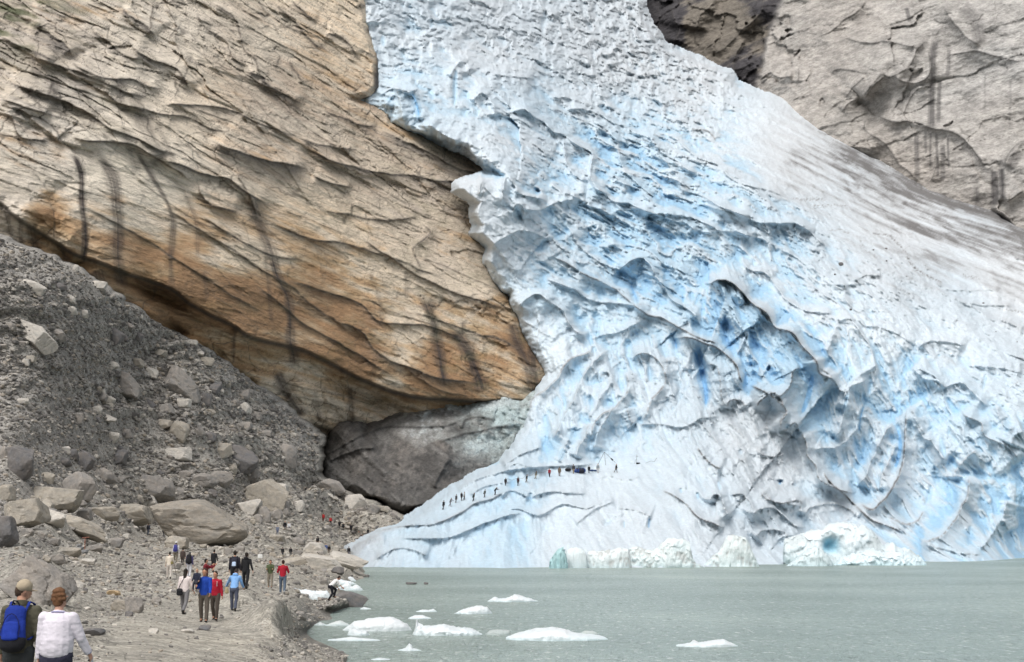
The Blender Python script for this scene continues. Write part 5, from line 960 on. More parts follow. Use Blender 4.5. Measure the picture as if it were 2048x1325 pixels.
def rubble(name, pts, smin, smax, lvl, label, power=2.6, wet=None):
    V0, F0 = ICO[lvl]; n = len(pts); px = np.array(pts)
    shapes = [rock_shape(np.random.default_rng(700 + k), lvl, 8, .0, .6, .02)[0] for k in range(24)]
    ix = np.clip(np.searchsorted(GXS, px[:, 0]), 1, len(GXS) - 1); iy = np.clip(np.searchsorted(GYS, px[:, 1]), 1, len(GYS) - 1)
    P = GP[iy, ix]; t = P[:, 1]
    s = (smin + (smax - smin) * rr_.random(n) ** power) * t / F / 2
    s = np.maximum(s, .02)
    out = np.zeros((n, len(V0), 3)); col = np.zeros((n, len(V0), 3))
    up = np.clip(sst(1120, 800, px[:, 1]), 0, 1)
    for k in range(24):
        m = np.nonzero(np.arange(n) % 24 == k)[0]
        a = rr_.random(len(m)) * 6.283; c, sn = np.cos(a), np.sin(a)
        sc = s[m][:, None] * np.c_[rr_.uniform(.9, 1.6, len(m)), rr_.uniform(.8, 1.3, len(m)), rr_.uniform(.5, .9, len(m))]
        v = shapes[k][None] * sc[:, None, :]
        x = v[..., 0] * c[:, None] - v[..., 1] * sn[:, None]; y = v[..., 0] * sn[:, None] + v[..., 1] * c[:, None]; z = v[..., 2] + x * rr_.uniform(-.3, .3, len(m))[:, None]
        out[m] = np.stack([x, y, z + (s[m] * .35)[:, None]], -1) + P[m][:, None, :]
    b = rr_.random((n, 1)); dark = np.array([.17, .16, .15]); mid = np.array([.27, .252, .228]); lt = np.array([.43, .40, .355]); tn = np.array([.34, .30, .25])
    b = b + .12 * (1 - up)[:, None]; base = np.where(b < .4, dark, np.where(b < .74, mid, np.where(b < .86, tn, lt))) * (.8 + .4 * rr_.random((n, 1)))
    base = base * (1.05 - .2 * up)[:, None]
    col[:] = base[:, None, :]
    me = mesh_fast(name, out.reshape(-1, 3), (F0[None] + (np.arange(n) * len(V0))[:, None, None]).reshape(-1, 3), False)
    set_col(me, np.clip(col.reshape(-1, 3), .02, .8))
    return obj(name, me, rock_mat, kind="stuff", label=label, category="rubble")
rubble("rubble", sample(9500), 4, 11, 2, "grey and tan broken stones covering the scree and shore", 2.2)
rubble("gravel", sample(30000), 1.7, 4.6, 1, "fine grey gravel and pebbles over the scree and shore", 1.4)

# ================================================================== floating and stranded ice
ice_mat = mat("floating_ice", .45, [(2.5, .6, .25, 'n'), (9, .6, .08, 'n')], [(4, .95, 1.04, 'n')], spec=.35)
def floe(prof, base, label, name="ice_floe", cat="ice floe", group="ice floes drifting on the lake", dep=.5, blue=.3, grey=0, rough=.16, t=None, tint=None, dents=(), n=None, z0=None, dmin=.4):
    pr = np.array(prof, float); x0, x1 = pr[0, 0], pr[-1, 0]
    t = float(water_t(base)) if t is None else t
    k = t / F; W_ = (x1 - x0) * k; nu = n or int(np.clip((x1 - x0) * 1.1, 24, 300)); nv = max(14, min(60, nu // 4))
    u = np.linspace(0, 1, nu); xx = x0 + (x1 - x0) * u
    top = np.maximum(base - np.interp(xx, pr[:, 0], pr[:, 1]), 0) * k * (.86 if cat == 'ice floe' else 1)
    dd = max(W_ * dep, dmin)
    foot = np.sin(np.pi * np.clip(u, .004, .996)) ** .45
    ph = np.linspace(-.12, math.pi + .12, nv); U, Ph = np.meshgrid(u, ph)
    H = top[None] * np.clip(np.sin(np.clip(Ph, 0, math.pi)), 0, 1) ** (.62 if cat != 'iceberg' else .85)
    X = (U - .5) * W_; Yl = -np.cos(Ph) * dd / 2 * foot[None]
    Yl[0] *= 1.02
    s = abs(x0 * 1.7 + base) % 50; sc = max(W_ / 5, .35)
    n1 = fbm(X / sc + s, Yl / sc, H / sc * 1.5, 4, 601, .6); n2 = fbm(X / sc * 4 + s, Yl / sc * 4, H / sc * 4, 3, 602)
    amp = rough * 1.35 * max(top.max(), .1); n1 = n1 + .5 * (1 - 2 * np.abs(fbm(X / sc * 1.6 + s, Yl / sc * 1.6, H / sc * 2.2, 3, 603))) - .35
    H = H + (n1 * 1.1 + n2 * .35) * amp * np.clip(np.sin(Ph), 0, 1); Yl = Yl + (n2 * .5 + n1) * amp * .9; X = X + n1 * amp * .5
    for dx, dy, rx, ry, A in dents:
        e = np.exp(-(((xx[None] - dx) / rx) ** 2) - ((H / k - (base - dy)) / ry) ** 2) * (Ph < math.pi / 2 + .3); Yl = Yl + e * A
    H[np.sin(Ph) < 0] = -.35
    P = np.stack([X, Yl + dd / 2 * .6, H], -1)
    idx = np.arange(nu * nv).reshape(nv, nu); q = np.stack([idx[:-1, :-1], idx[:-1, 1:], idx[1:, 1:], idx[1:, :-1]], -1).reshape(-1, 4)
    me = mesh_fast(name, P.reshape(-1, 3), q)
    c = np.broadcast_to(np.array([.70, .725, .74]) if tint is None else np.array(tint), P.shape).copy()
    b_ = np.clip(blue * (np.exp(-np.maximum(H, 0) / (.22 * top.max() + .02)) + .5 * n1 + .2), 0, 1)[..., None]
    c = c + (np.array([.42, .66, .72]) - c) * b_
    for dx, dy, rx, ry, A in dents:
        e = np.exp(-(((xx[None] - dx) / rx) ** 4) - ((H / k - (base - dy)) / ry) ** 4)[..., None]; c = c + (np.array([.30, .54, .66]) - c) * e * min(1, abs(A))
    c = c + (np.array([.38, .36, .34]) - c) * np.clip(grey * (sst(.05, .4, n1 * 1.2 + n2 * .5)), 0, 1)[..., None]
    set_col(me, np.clip(c.reshape(-1, 3), .02, .9))
    p = world((x0 + x1) / 2, base, t)
    return obj(name, me, ice_mat, loc=(p[0], p[1], 0 if z0 is None else z0), label=label, category=cat, **({"group": group} if group else {}))

floe([(975, 1203), (985, 1196), (990, 1194), (997, 1198), (1010, 1197), (1024, 1192), (1028, 1188), (1040, 1189), (1050, 1195), (1062, 1197), (1076, 1203)], 1204, "small white floe with a central hump, farthest out of the floes")
floe([(908, 1227), (925, 1219), (945, 1212), (962, 1209), (975, 1214), (984, 1227)], 1228, "white dome shaped floe with a peaked top, second farthest")
floe([(831, 1224), (845, 1219), (856, 1221), (866, 1217), (874, 1224)], 1224, "tiny flat floe left of the dome shaped one", dep=.4)
floe([(816, 1237), (828, 1231), (845, 1230), (862, 1237)], 1238, "thin flat floe just behind the floe with a spike", dep=.4)
floe([(684, 1261), (700, 1248), (706, 1242), (725, 1239), (732, 1235), (760, 1233), (785, 1233), (800, 1241), (812, 1248), (822, 1261)], 1262, "largest rounded white floe, nearest the beach", blue=.15, rough=.1)
floe([(694, 1270), (698, 1258), (708, 1255), (720, 1261), (732, 1262), (738, 1270)], 1271, "small knob of ice in front of the largest rounded floe", dep=.7)
floe([(824, 1270), (829, 1258), (831, 1236), (834, 1246), (845, 1252), (870, 1251), (885, 1248), (905, 1255), (925, 1258), (945, 1259), (964, 1270)], 1271, "long white floe with a thin spike at its left end", blue=.25)
floe([(970, 1269), (980, 1260), (1000, 1258), (1018, 1260), (1024, 1269)], 1270, "murky translucent lump of ice between the spiked floe and the long white floe", tint=(.40, .44, .43), blue=.1)
floe([(1012, 1276), (1030, 1268), (1055, 1263), (1070, 1257), (1095, 1256), (1110, 1254), (1130, 1257), (1150, 1266), (1175, 1271), (1200, 1273), (1218, 1280)], 1281, "longest white floe, in the middle of the foreground water", blue=.35, rough=.12)
floe([(1158, 1268), (1170, 1262), (1185, 1261), (1198, 1269)], 1269, "murky hump of ice behind the right end of the longest floe", tint=(.46, .50, .49), blue=.1)
floe([(1354, 1292), (1385, 1287), (1390, 1280), (1400, 1287), (1425, 1281), (1450, 1279), (1462, 1285), (1478, 1292)], 1294, "flat white floe alone at the far right")
floe([(655, 1280), (680, 1277), (700, 1274), (730, 1277), (760, 1281)], 1282, "flat sliver of ice in front of the largest rounded floe", dep=.25)
floe([(796, 1301), (810, 1296), (818, 1286), (826, 1296), (842, 1301)], 1302, "small pyramid of ice alone in the nearest water")
floe([(742, 1319), (760, 1316), (780, 1319)], 1320, "tiny flat scrap of ice at the bottom edge near the beach", dep=.3)
floe([(650, 1251), (665, 1244), (680, 1240), (698, 1251)], 1252, "grey white lump of ice in the shallows left of the largest floe", tint=(.6, .62, .61))
floe([(628, 1250), (640, 1244), (655, 1250)], 1251, "tiny lump of ice touching the muddy bank", tint=(.58, .6, .6))
SHI = "ice stranded along the shore"
floe([(566, 1190), (578, 1180), (590, 1173), (598, 1178), (615, 1178), (635, 1181), (652, 1180), (664, 1196)], 1197, "long white ridge of stranded ice behind the crouching man", "stranded_ice", "ice block", SHI, dep=.25, t=90, z0=.55, rough=.12)
floe([(668, 1180), (680, 1173), (697, 1165), (702, 1174), (712, 1170), (727, 1180)], 1181, "stranded ice with two points at the water behind the brown boulder", "stranded_ice", "ice block", SHI, dep=.3)
floe([(655, 1168), (665, 1161), (675, 1159), (700, 1163), (712, 1168)], 1169, "stranded ice at the foot of the tan outcrop", "stranded_ice", "ice block", SHI, dep=.3)
floe([(588, 1172), (600, 1168), (615, 1167), (634, 1172)], 1173, "low grey stranded ice at the back of the inlet", "stranded_ice", "ice block", SHI, dep=.3, t=118, z0=.5, tint=(.62, .64, .63))
floe([(684, 1162), (698, 1154), (705, 1155), (712, 1162)], 1163, "small rounded stranded ice block farthest along the shore", "stranded_ice", "ice block", SHI, dep=.4)
floe([(636, 1224), (646, 1219), (655, 1224)], 1225, "small stranded ice lump on the stony bank below the crouching man", "stranded_ice", "ice block", SHI, dep=.6)
floe([(720, 1218), (727, 1214), (735, 1216), (742, 1218)], 1219, "tiny scraps of ice floating off the brown boulder", dep=.3)
TG = "ice blocks broken from the snout"
floe([(1098, 1134), (1101, 1118), (1108, 1108), (1116, 1098), (1128, 1094), (1136, 1134)], 1135.5, "teal and white corner block, left end of the row at the glacier foot", "iceberg", "iceberg", TG, dep=.5, t=205, tint=(.40, .60, .62), grey=.1)
floe([(1125, 1134), (1128, 1102), (1145, 1093), (1160, 1095), (1172, 1101), (1176, 1134)], 1134.5, "rounded white block second from the left in the row at the glacier foot", "iceberg", "iceberg", TG, dep=.5, t=207, tint=(.70, .76, .78), grey=.2, rough=.08)
floe([(1170, 1133), (1176, 1100), (1200, 1101), (1225, 1099), (1240, 1094), (1258, 1097), (1264, 1133)], 1134, "flat topped white block with brown smears at the glacier foot", "iceberg", "iceberg", TG, dep=.35, t=208, tint=(.70, .75, .76), grey=.6, rough=.1)
floe([(1256, 1132), (1260, 1094), (1275, 1093), (1290, 1100), (1305, 1099), (1318, 1094), (1326, 1082), (1336, 1075), (1352, 1073), (1368, 1075), (1382, 1084), (1384, 1108), (1392, 1124), (1412, 1132)], 1133, "white block with a tall rounded shoulder in the row at the glacier foot", "iceberg", "iceberg", TG, dep=.3, t=211, tint=(.70, .76, .76), grey=.5, rough=.09, dents=[(1360, 1092, 16, 10, .15)], n=260)
floe([(1404, 1131), (1420, 1118), (1440, 1100), (1458, 1070), (1494, 1072), (1502, 1090), (1512, 1112), (1520, 1131)], 1131.5, "leaning angular white slab with a sharp right edge", "iceberg", "iceberg", TG, dep=.3, t=217, tint=(.68, .74, .74), grey=.5, rough=.07)
floe([(1572, 1126), (1573, 1080), (1590, 1076), (1615, 1066), (1640, 1060), (1656, 1052), (1672, 1047), (1695, 1044), (1722, 1044), (1740, 1052), (1752, 1064), (1760, 1082), (1775, 1090), (1790, 1082), (1802, 1090), (1820, 1094), (1835, 1108), (1852, 1116), (1858, 1126)], 1127, "biggest jagged iceberg with a blue cave", "iceberg", "iceberg", None, dep=.3, t=233,
     tint=(.66, .725, .755), blue=.35, grey=.3, rough=.13, dents=[(1664, 1090, 15, 15, 3.2)], n=420)
floe([(1574, 1131), (1590, 1122), (1605, 1110), (1622, 1098), (1636, 1094), (1650, 1102), (1662, 1118), (1668, 1131)], 1132, "pointed pale green ice block in front of the jagged iceberg", "iceberg", "iceberg", TG, dep=.4, t=221, tint=(.62, .70, .72), rough=.14)
floe([(1672, 1126), (1690, 1112), (1720, 1104), (1750, 1100), (1780, 1104), (1800, 1102), (1825, 1110), (1848, 1120), (1856, 1126)], 1128, "lumpy apron of ice at the right foot of the jagged iceberg", "iceberg", "iceberg", TG, dep=.3, t=226, tint=(.66, .73, .765), blue=.5, rough=.35, n=300)

# ================================================================== people
import bmesh
def cap(p0, p1, r0, r1, sx=1.0, flat0=False, flat1=False, side=None, n=14):
    """closed tapered limb; r = (half width, half depth) or a number; returns verts, faces"""
    p0 = Vector(p0); p1 = Vector(p1); ax = (p1 - p0); L = ax.length; ax = ax / max(L, 1e-6)
    sd = Vector(side) if side else Vector((1, 0, 0))
    if abs(ax.dot(sd)) > .95: sd = Vector((0, 1, 0))
    u = (sd - ax * ax.dot(sd)).normalized(); v = ax.cross(u)
    a = r0 if isinstance(r0, tuple) else (r0, r0); b = r1 if isinstance(r1, tuple) else (r1, r1)
    rings = []
    m0, m1 = min(a), min(b)
    if not flat0: rings += [(-m0 * math.cos(t), a[0] * math.sin(t), a[1] * math.sin(t)) for t in (.25, .7, 1.15)]
    rings += [(0, *a)]
    rings += [(L * k, a[0] + (b[0] - a[0]) * k, a[1] + (b[1] - a[1]) * k) for k in (.33, .66)]
    rings += [(L, *b)]
    if not flat1: rings += [(L + m1 * math.cos(t), b[0] * math.sin(t), b[1] * math.sin(t)) for t in (1.15, .7, .25)]
    V = []; Fc = []
    for d, ru, rv in rings:
        for i in range(n):
            t = 2 * math.pi * i / n; V.append(p0 + ax * d + u * (ru * math.cos(t)) + v * (rv * math.sin(t)))
    for k in range(len(rings) - 1):
        for i in range(n):
            j = (i + 1) % n; Fc.append((k * n + i, k * n + j, (k + 1) * n + j, (k + 1) * n + i))
    Fc.append(tuple(range(n))[::-1]); Fc.append(tuple(range((len(rings) - 1) * n, len(rings) * n)))
    return V, Fc
def ell(c, r, rot=None):
    V0, F0 = ICO[3]; V = [Vector(c) + (rot @ Vector(v * np.array(r)) if rot else Vector(v * np.array(r))) for v in V0]
    return V, [tuple(int(i) for i in f) for f in F0]
def fuse(name, parts, voxel, m, parent, smooth_=2, fold=0.0, label=None):
    me = bpy.data.meshes.new("tmp"); V, Fc = [], []
    for v, f in parts:
        o_ = len(V); V += v; Fc += [tuple(i + o_ for i in q) for q in f]
    me.from_pydata([tuple(v) for v in V], [], Fc); me.update()
    o = bpy.data.objects.new("tmp", me); C.objects.link(o)
    r = o.modifiers.new("r", 'REMESH'); r.mode = 'VOXEL'; r.voxel_size = voxel
    if smooth_: s = o.modifiers.new("s", 'SMOOTH'); s.factor = .5; s.iterations = smooth_
    dg = bpy.context.evaluated_depsgraph_get(); out = bpy.data.meshes.new_from_object(o.evaluated_get(dg)); out.name = name
    bpy.data.objects.remove(o); bpy.data.meshes.remove(me)
    if fold:
        n = len(out.vertices); co = np.zeros(n * 3, np.float32); out.vertices.foreach_get("co", co); nr = np.zeros(n * 3, np.float32); out.vertices.foreach_get("normal", nr); co = co.reshape(-1, 3); nr = nr.reshape(-1, 3)
        f = fbm(co[:, 0] * 9, co[:, 1] * 9, co[:, 2] * 15, 3, 700, .55) * fold; co = co + nr * f[:, None]; out.vertices.foreach_set("co", co.ravel())
    out.polygons.foreach_set("use_smooth", np.full(len(out.polygons), True)); out.materials.clear(); out.materials.append(m); out.update()
    ob = obj(name, out, None, parent)
    if label: ob["label"] = label
    return ob
CM = {}
def cloth(c, rough=.85, kind="cloth"):
    k = tuple(round(x, 3) for x in c) + (kind,)
    if k not in CM and kind == 'blouse': CM[k] = mat(kind, rough, [(3.2, .5, .035, 'n')], [], base=c)
    if k not in CM:
        CM[k] = mat(kind, rough, [(30, .35, .01, 'n'), (5, .7, .045, 'n')] if kind != "skin" else [], [(10, .88, 1.12, 'n')], base=c)
    return CM[k]
SKIN = (.50, .28, .19)

def rotx(v, a): c, s = math.cos(a), math.sin(a); return Vector((v[0], v[1] * c - v[2] * s, v[1] * s + v[2] * c))
def roty(v, a): c, s = math.cos(a), math.sin(a); return Vector((v[0] * c + v[2] * s, v[1], -v[0] * s + v[2] * c))

def person(px, foot, label, H=1.75, face=0.0, jac=(.02, .02, .022), tro=(.03, .03, .035), hair=(.02, .015, .012), hat=None, skin=SKIN, lean=4, legs=((16, 6), (-14, 22)), arms=((8, 8, 12), (-8, 8, 12)), head=(0, 0), fat=1.08, shorts=False,
           voxel=None, hood=None, longhair=False, lift=0, at=None, cat="person", group=None, detail=1, shoe=(.03, .028, .026), skirt=0, belt=False, scarf=None, short_sleeve=False, puff=False, hscale=1.0, t=None):
    """face: heading in degrees, 0 walks away from the camera, 180 towards it. legs: (swing, knee), arms: (swing, spread, elbow) for left, right"""
    k = H / 1.75; fat = fat * (1.22 if detail == 0 else 1)
    voxel = voxel or {0: .028, 1: .014, 2: .0085}[detail]
    D = math.radians
    R = lambda v, o: rotx(v, -D(lean)) + o               # torso leans forward (+y)
    hip0 = Vector((0, 0, .93)); feet = []; legpts = []
    for i, sx in enumerate((-1, 1)):
        sw, kn = legs[i]; h = Vector((sx * .095, 0, .90))
        th = Vector((0, math.sin(D(sw)), -math.cos(D(sw)))) * .43; a2 = D(sw - kn); sh = Vector((0, math.sin(a2), -math.cos(a2))) * .42
        kp = h + th + Vector((sx * .015, 0, 0)); an = kp + sh; legpts.append([h, kp, an]); feet.append(an)
    drop = min(f.z for f in feet) - .075
    dz = Vector((0, 0, -drop))
    O = hip0 + dz
    legpts = [[p + dz for p in l] for l in legpts]
    T = lambda x, y, z: R(Vector((x, y, z - .93)), O)
    tor = lambda v: rotx(Vector(v), -D(lean))
    neck = T(0, .0, 1.49); hc = neck + tor((0, .02, .145))
    yaw, pit = D(head[0]), D(head[1])
    def HD(x, y, z):                                    # head space point; +y is where the face looks
        v = Vector((x * hscale, y * hscale, z * hscale)); v = rotx(v, pit - D(lean) * .3); c, s = math.cos(yaw), math.sin(yaw); return hc + Vector((v.x * c - v.y * s, v.x * s + v.y * c, v.z))
    armp = []
    for i, sx in enumerate((-1, 1)):
        sw, sp, el = arms[i]; s0 = T(sx * .18 * fat ** .3, 0, 1.395)
        d1 = roty(rotx(Vector((0, 0, -1)), D(sw)), -sx * D(sp)); e0 = s0 + d1 * .29
        d2 = roty(rotx(Vector((0, 0, -1)), D(sw + el)), -sx * D(sp * (1 if el < 40 else -.4))); w0 = e0 + d2 * .25
        armp.append([s0, e0, w0, d2])
    root = bpy.data.objects.new("person", None); C.objects.link(root)
    if at is not None: p = Vector(at)
    else:
        g = ground_pt(px, foot); p = Vector(g)
    p.z += lift
    root.location = p; root.rotation_euler = (0, 0, -D(face)); root.scale = (k, k, k); root["label"] = label; root["category"] = cat
    if group: root["group"] = group
    f = fat
    sk = cloth(skin, .6, "skin")
    S = []
    S.append(ell(HD(0, 0, .012), (.074, .094, .112))); S.append(ell(HD(0, .028, -.05), (.056, .062, .066)))
    S.append(ell(HD(0, .092, -.012), (.014, .022, .024))); S.append(ell(HD(0, .086, .03), (.05, .016, .014)))
    S.append(ell(HD(0, .082, -.055), (.026, .012, .012)))
    for sx in (-1, 1): S.append(ell(HD(sx * .076, -.005, 0), (.013, .022, .034)))
    S.append(cap(T(0, -.01, 1.44), HD(0, -.015, -.06), .062, .055))
    S.append(cap(T(0, 0, 1.0), T(0, 0, 1.2), (.145 * f, .10 * f), (.14 * f, .10 * f))); S.append(cap(T(0, 0, 1.2), T(0, 0, 1.39), (.14 * f, .10 * f), (.125, .08)))
    S.append(cap(T(-.13, 0, 1.38), T(.13, 0, 1.38), .045, .045, side=(0, 1, 0)))
    for i, sx in enumerate((-1, 1)):
        h, kp, an = legpts[i]; s0, e0, w0, d2 = armp[i]
        S.append(cap(h, kp, .078 * f, .052)); S.append(cap(kp + (an - kp) * .25, an, .055, .036)); S.append(cap(kp, kp + (an - kp) * .3, .05, .056))
        S.append(cap(an, an + Vector((0, .12, -.03)), .036, .03))
        S.append(cap(s0, e0, .046, .038)); S.append(cap(e0, w0, .038, .026))
        # hand: palm, four fingers of unequal length, thumb from the side
        side = Vector((1, 0, 0)); side = (side - d2 * d2.dot(side)).normalized(); fw = d2.cross(side).normalized()
        if fw.y < 0: fw = -fw
        pe = w0 + d2 * .085
        if detail:
            S.append(cap(w0, pe, (.02, .034), (.018, .04), side=tuple(side)))
            curl = -side * sx
            for q, (off, ln) in enumerate([(.03, .068), (.010, .076), (-.010, .07), (-.029, .055)]):
                b0 = pe + fw * off; b1 = b0 + (d2 * .8 + curl * .45).normalized() * ln * .55; b2 = b1 + (d2 * .35 + curl * .9).normalized() * ln * .5
                rf = .0095 if detail == 2 else .0115
                S.append(cap(b0, b1, rf, rf, n=8)); S.append(cap(b1, b2, rf, rf * .85, n=8))
            t0 = w0 + d2 * .03 + fw * .025; t1 = t0 + (fw * .75 + d2 * .6 + curl * .25).normalized() * .04; t2 = t1 + (fw * .3 + d2 * .9 + curl * .3).normalized() * .032
            S.append(cap(t0, t1, .012, .011, n=8)); S.append(cap(t1, t2, .011, .009, n=8))
        else: S.append(cap(w0, pe + d2 * .07, .034, .028))
    fuse("body", S, voxel, sk, root, 1)
    # clothes
    J = []
    jw = .022
    hem = (.92 if puff else .86) if skirt == 0 else .86 - skirt
    J.append(cap(T(0, 0, 1.16), T(0, 0, 1.33), (.148 * f + jw * .3, .112 * f + jw * .4), (.158 * min(f, 1.12) + jw, .108 * f ** .5 + jw))); J.append(cap(T(0, 0, 1.33), T(0, -.005, 1.445), (.160 * min(f, 1.1) + jw, .10 + jw), (.085, .07)))
    J.append(cap(T(0, 0, hem + .01), T(0, 0, 1.2), (.162 * f, .122 * f), (.150 * f + jw * .2, .114 * f + jw * .4), flat0=True))
    J.append(cap(T(-.15 * f ** .4, 0, 1.395), T(0, 0, 1.43), .064, .062, side=(0, 1, 0))); J.append(cap(T(.15 * f ** .4, 0, 1.395), T(0, 0, 1.43), .064, .062, side=(0, 1, 0))); J.append(cap(T(0, -.005, 1.42), T(0, 0, 1.49), (.105, .085), (.072, .07), flat1=True))
    for i, sx in enumerate((-1, 1)):
        s0, e0, w0, d2 = armp[i]
        fa = 1 + (f - 1) * .7
        J.append(cap(s0, e0, .066 * fa, .055 * fa));
        if not short_sleeve: J.append(cap(e0, w0 + d2 * .0, .054 * fa, .042 * fa, flat1=True))
    if hood: J.append(ell(T(0, -.10, 1.47), (.12, .06, .07)))
    fuse("jacket", J, voxel * 1.15, cloth(jac), root, 2, .012)
    if puff: J += [cap(T(0, -.01, .98), T(0, -.01, 1.10), (.168 * f, .140 * f), (.172 * f, .145 * f)), cap(T(0, -.01, 1.05), T(0, -.01, 1.28), (.172 * f, .145 * f), (.155 * f, .125 * f))]
    PUFFED = J if puff else None
    if puff: bpy.data.objects.remove([c for c in root.children if c.name.startswith('jacket')][0]); fuse('jacket', J, voxel * 1.15, cloth(jac, .85, 'blouse'), root, 3, .011)
    Pn = [cap(T(0, 0, .86), T(0, 0, .99), (.165 * f, .12 * f), (.155 * f, .115 * f))]
    for i in (0, 1):
        h, kp, an = legpts[i]
        if shorts: Pn.append(cap(h, h + (kp - h) * .72, .10 * f, .088, flat1=True))
        else:
            Pn.append(cap(h, kp, .098 * f, .074)); Pn.append(cap(kp, an + (kp - an) * .02, .072, .06, flat1=True))
    fuse("trousers", Pn, voxel * 1.15, cloth(tro), root, 2, .012)
    for i in (0, 1):
        an = legpts[i][2]; kp = legpts[i][1]; ln = (an - kp).normalized(); fwd = Vector((0, -ln.z, ln.y)) if ln.z < 0 else Vector((0, 1, 0))
        he = an + ln * .045
        fuse("shoe", [cap(an + ln * .0 - fwd * .015, an + ln * .03, .046, .046), cap(he - fwd * .05, he + fwd * .14, (.043, .035), (.045, .026))], voxel * 1.2, cloth(shoe, .7, "leather"), root, 1)
    if hair is not None:
        Hh = [ell(HD(0, -.016, .03), (.084, .098, .108)), ell(HD(0, -.05, -.02), (.07, .06, .08))]
        if longhair: Hh += [cap(HD(0, -.055, .0), T(0, -.10, 1.30), (.075, .05), (.06, .03))]
        # cut the hair back from the face
        ob = fuse("hair", Hh, voxel, cloth(hair, .8, "hair"), root, 1, .012 if detail < 2 else .02)
        me = ob.data; bm = bmesh.new(); bm.from_mesh(me); cen = HD(0, .03, .0); fx = (HD(0, 1, 0) - HD(0, 0, 0)).normalized(); up = (HD(0, 0, 1) - HD(0, 0, 0)).normalized()
        bm.verts.ensure_lookup_table()
        for v in bm.verts:
            r = v.co - cen; a = r.dot(fx); b = r.dot(up)
            if a > -.005 and b < .062: v.co -= fx * (a + .012) * min(1, (.062 - b) / .02)
        bm.to_mesh(me); bm.free()
    if detail and abs(((face + head[0] * -1 + 180) % 360) - 0) < 100 and abs(face) > 60:
        for sx in (-1, 1): fuse("eye", [ell(HD(sx * .03, .086, .012), (.011, .007, .006))], .004, cloth((.03, .02, .018), .3, "eye"), root, 0)
        fuse("mouth", [ell(HD(0, .092, -.052), (.021, .005, .005))], .004, cloth((.30, .10, .09), .5, "lip"), root, 0)
    if hat is not None:
        Ht = [ell(HD(0, -.014, .055), (.097, .120, .090)), cap(HD(0, -.014, .025), HD(0, -.014, .055), (.097, .118), (.096, .117), side=(1, 0, 0), flat0=True)]
        fuse("cap", Ht + [cap(HD(-.04, .115, .035), HD(.04, .115, .035), (.008, .05), (.008, .05), side=(0, 0, 1))], voxel, cloth(hat), root, 1)
    root["_k"] = k
    return root, {"T": T, "HD": HD, "arm": armp, "k": k}

def pt(rt, v):                            # person space to world
    r = rt[0]; a = r.rotation_euler.z; c, s = math.cos(a), math.sin(a); k = r.scale[0]; v = Vector(v) * k
    return Vector((r.location.x + v.x * c - v.y * s, r.location.y + v.x * s + v.y * c, r.location.z + v.z))

def backpack(rt, label, col, panel=None, name="backpack", cat="backpack", scale=1.0, vox=.02, detail=False, shoulder=True):
    r, I = rt; T = I["T"]
    e = bpy.data.objects.new(name, None); C.objects.link(e); base = pt(rt, T(0, -.2, .98)); e.location = base; e.rotation_euler = r.rotation_euler; e.scale = r.scale
    e["label"] = label; e["category"] = cat
    o = T(0, -.2, .98); s = scale
    L = lambda x, y, z: T(x * s, -.2 + y * s, .98 + (z) * s) - o
    fuse("pack_body", [cap(L(0, -.02, .06), L(0, .02, .40), (.155 * s, .085 * s), (.13 * s, .07 * s)), cap(L(0, -.02, .04), L(0, -.02, .16), (.165 * s, .10 * s), (.16 * s, .10 * s))], vox, cloth(col), e, 2, .008)
    fuse("front_pocket", [cap(L(0, -.11, .07), L(0, -.09, .24), (.11 * s, .035 * s), (.10 * s, .03 * s))], vox, cloth(panel or tuple(c * .75 for c in col)), e, 1, .004)
    if shoulder:
        for sx in (-1, 1):
            P = [T(sx * .10, -.15, 1.36) - o, T(sx * .115, -.06, 1.50) - o, T(sx * .125, .06, 1.485) - o, T(sx * .13, .145, 1.40) - o, T(sx * .145, .15, 1.24) - o, T(sx * .17, .05, 1.10) - o, T(sx * .16, -.12, 1.04) - o]
            fuse("strap", [cap(P[i], P[i + 1], (.024, .009), (.024, .009), side=(1, 0, 0)) for i in range(len(P) - 1)], min(vox, .012), cloth(tuple(c * .8 for c in col) if detail else (.02, .02, .025)), e, 1)
    if detail:
        fuse("handle", [cap(L(-.04, -.01, .47), L(-.02, -.03, .515), .01, .01), cap(L(-.02, -.03, .515), L(.03, -.03, .51), .01, .01), cap(L(.03, -.03, .51), L(.05, -.01, .465), .01, .01)], .007, cloth((.012, .012, .016)), e, 1)
        fuse("base_panel", [cap(L(0, -.02, .0), L(0, -.02, .06), (.168 * s, .104 * s), (.17 * s, .106 * s))], vox, cloth((.014, .014, .018)), e, 1)
        arc = [L(math.cos(a) * .118, -.128 + .03 * (math.sin(a) > .3), .10 + .26 * math.sin(a)) for a in np.linspace(0, math.pi, 9)]
        fuse("zip", [cap(arc[i], arc[i + 1], .006, .006, n=8) for i in range(8)], .005, cloth((.01, .012, .06)), e, 1)
    return e

def strand(name, pts, r, m, parent=None, **props):
    V, Fc = [], []
    for i in range(len(pts) - 1):
        v, f = cap(pts[i], pts[i + 1], r, r, n=8); o_ = len(V); V += v; Fc += [tuple(j + o_ for j in q) for q in f]
    me = bpy.data.meshes.new(name); me.from_pydata([tuple(v) for v in V], [], Fc); me.update(); return obj(name, me, m, parent, **props)

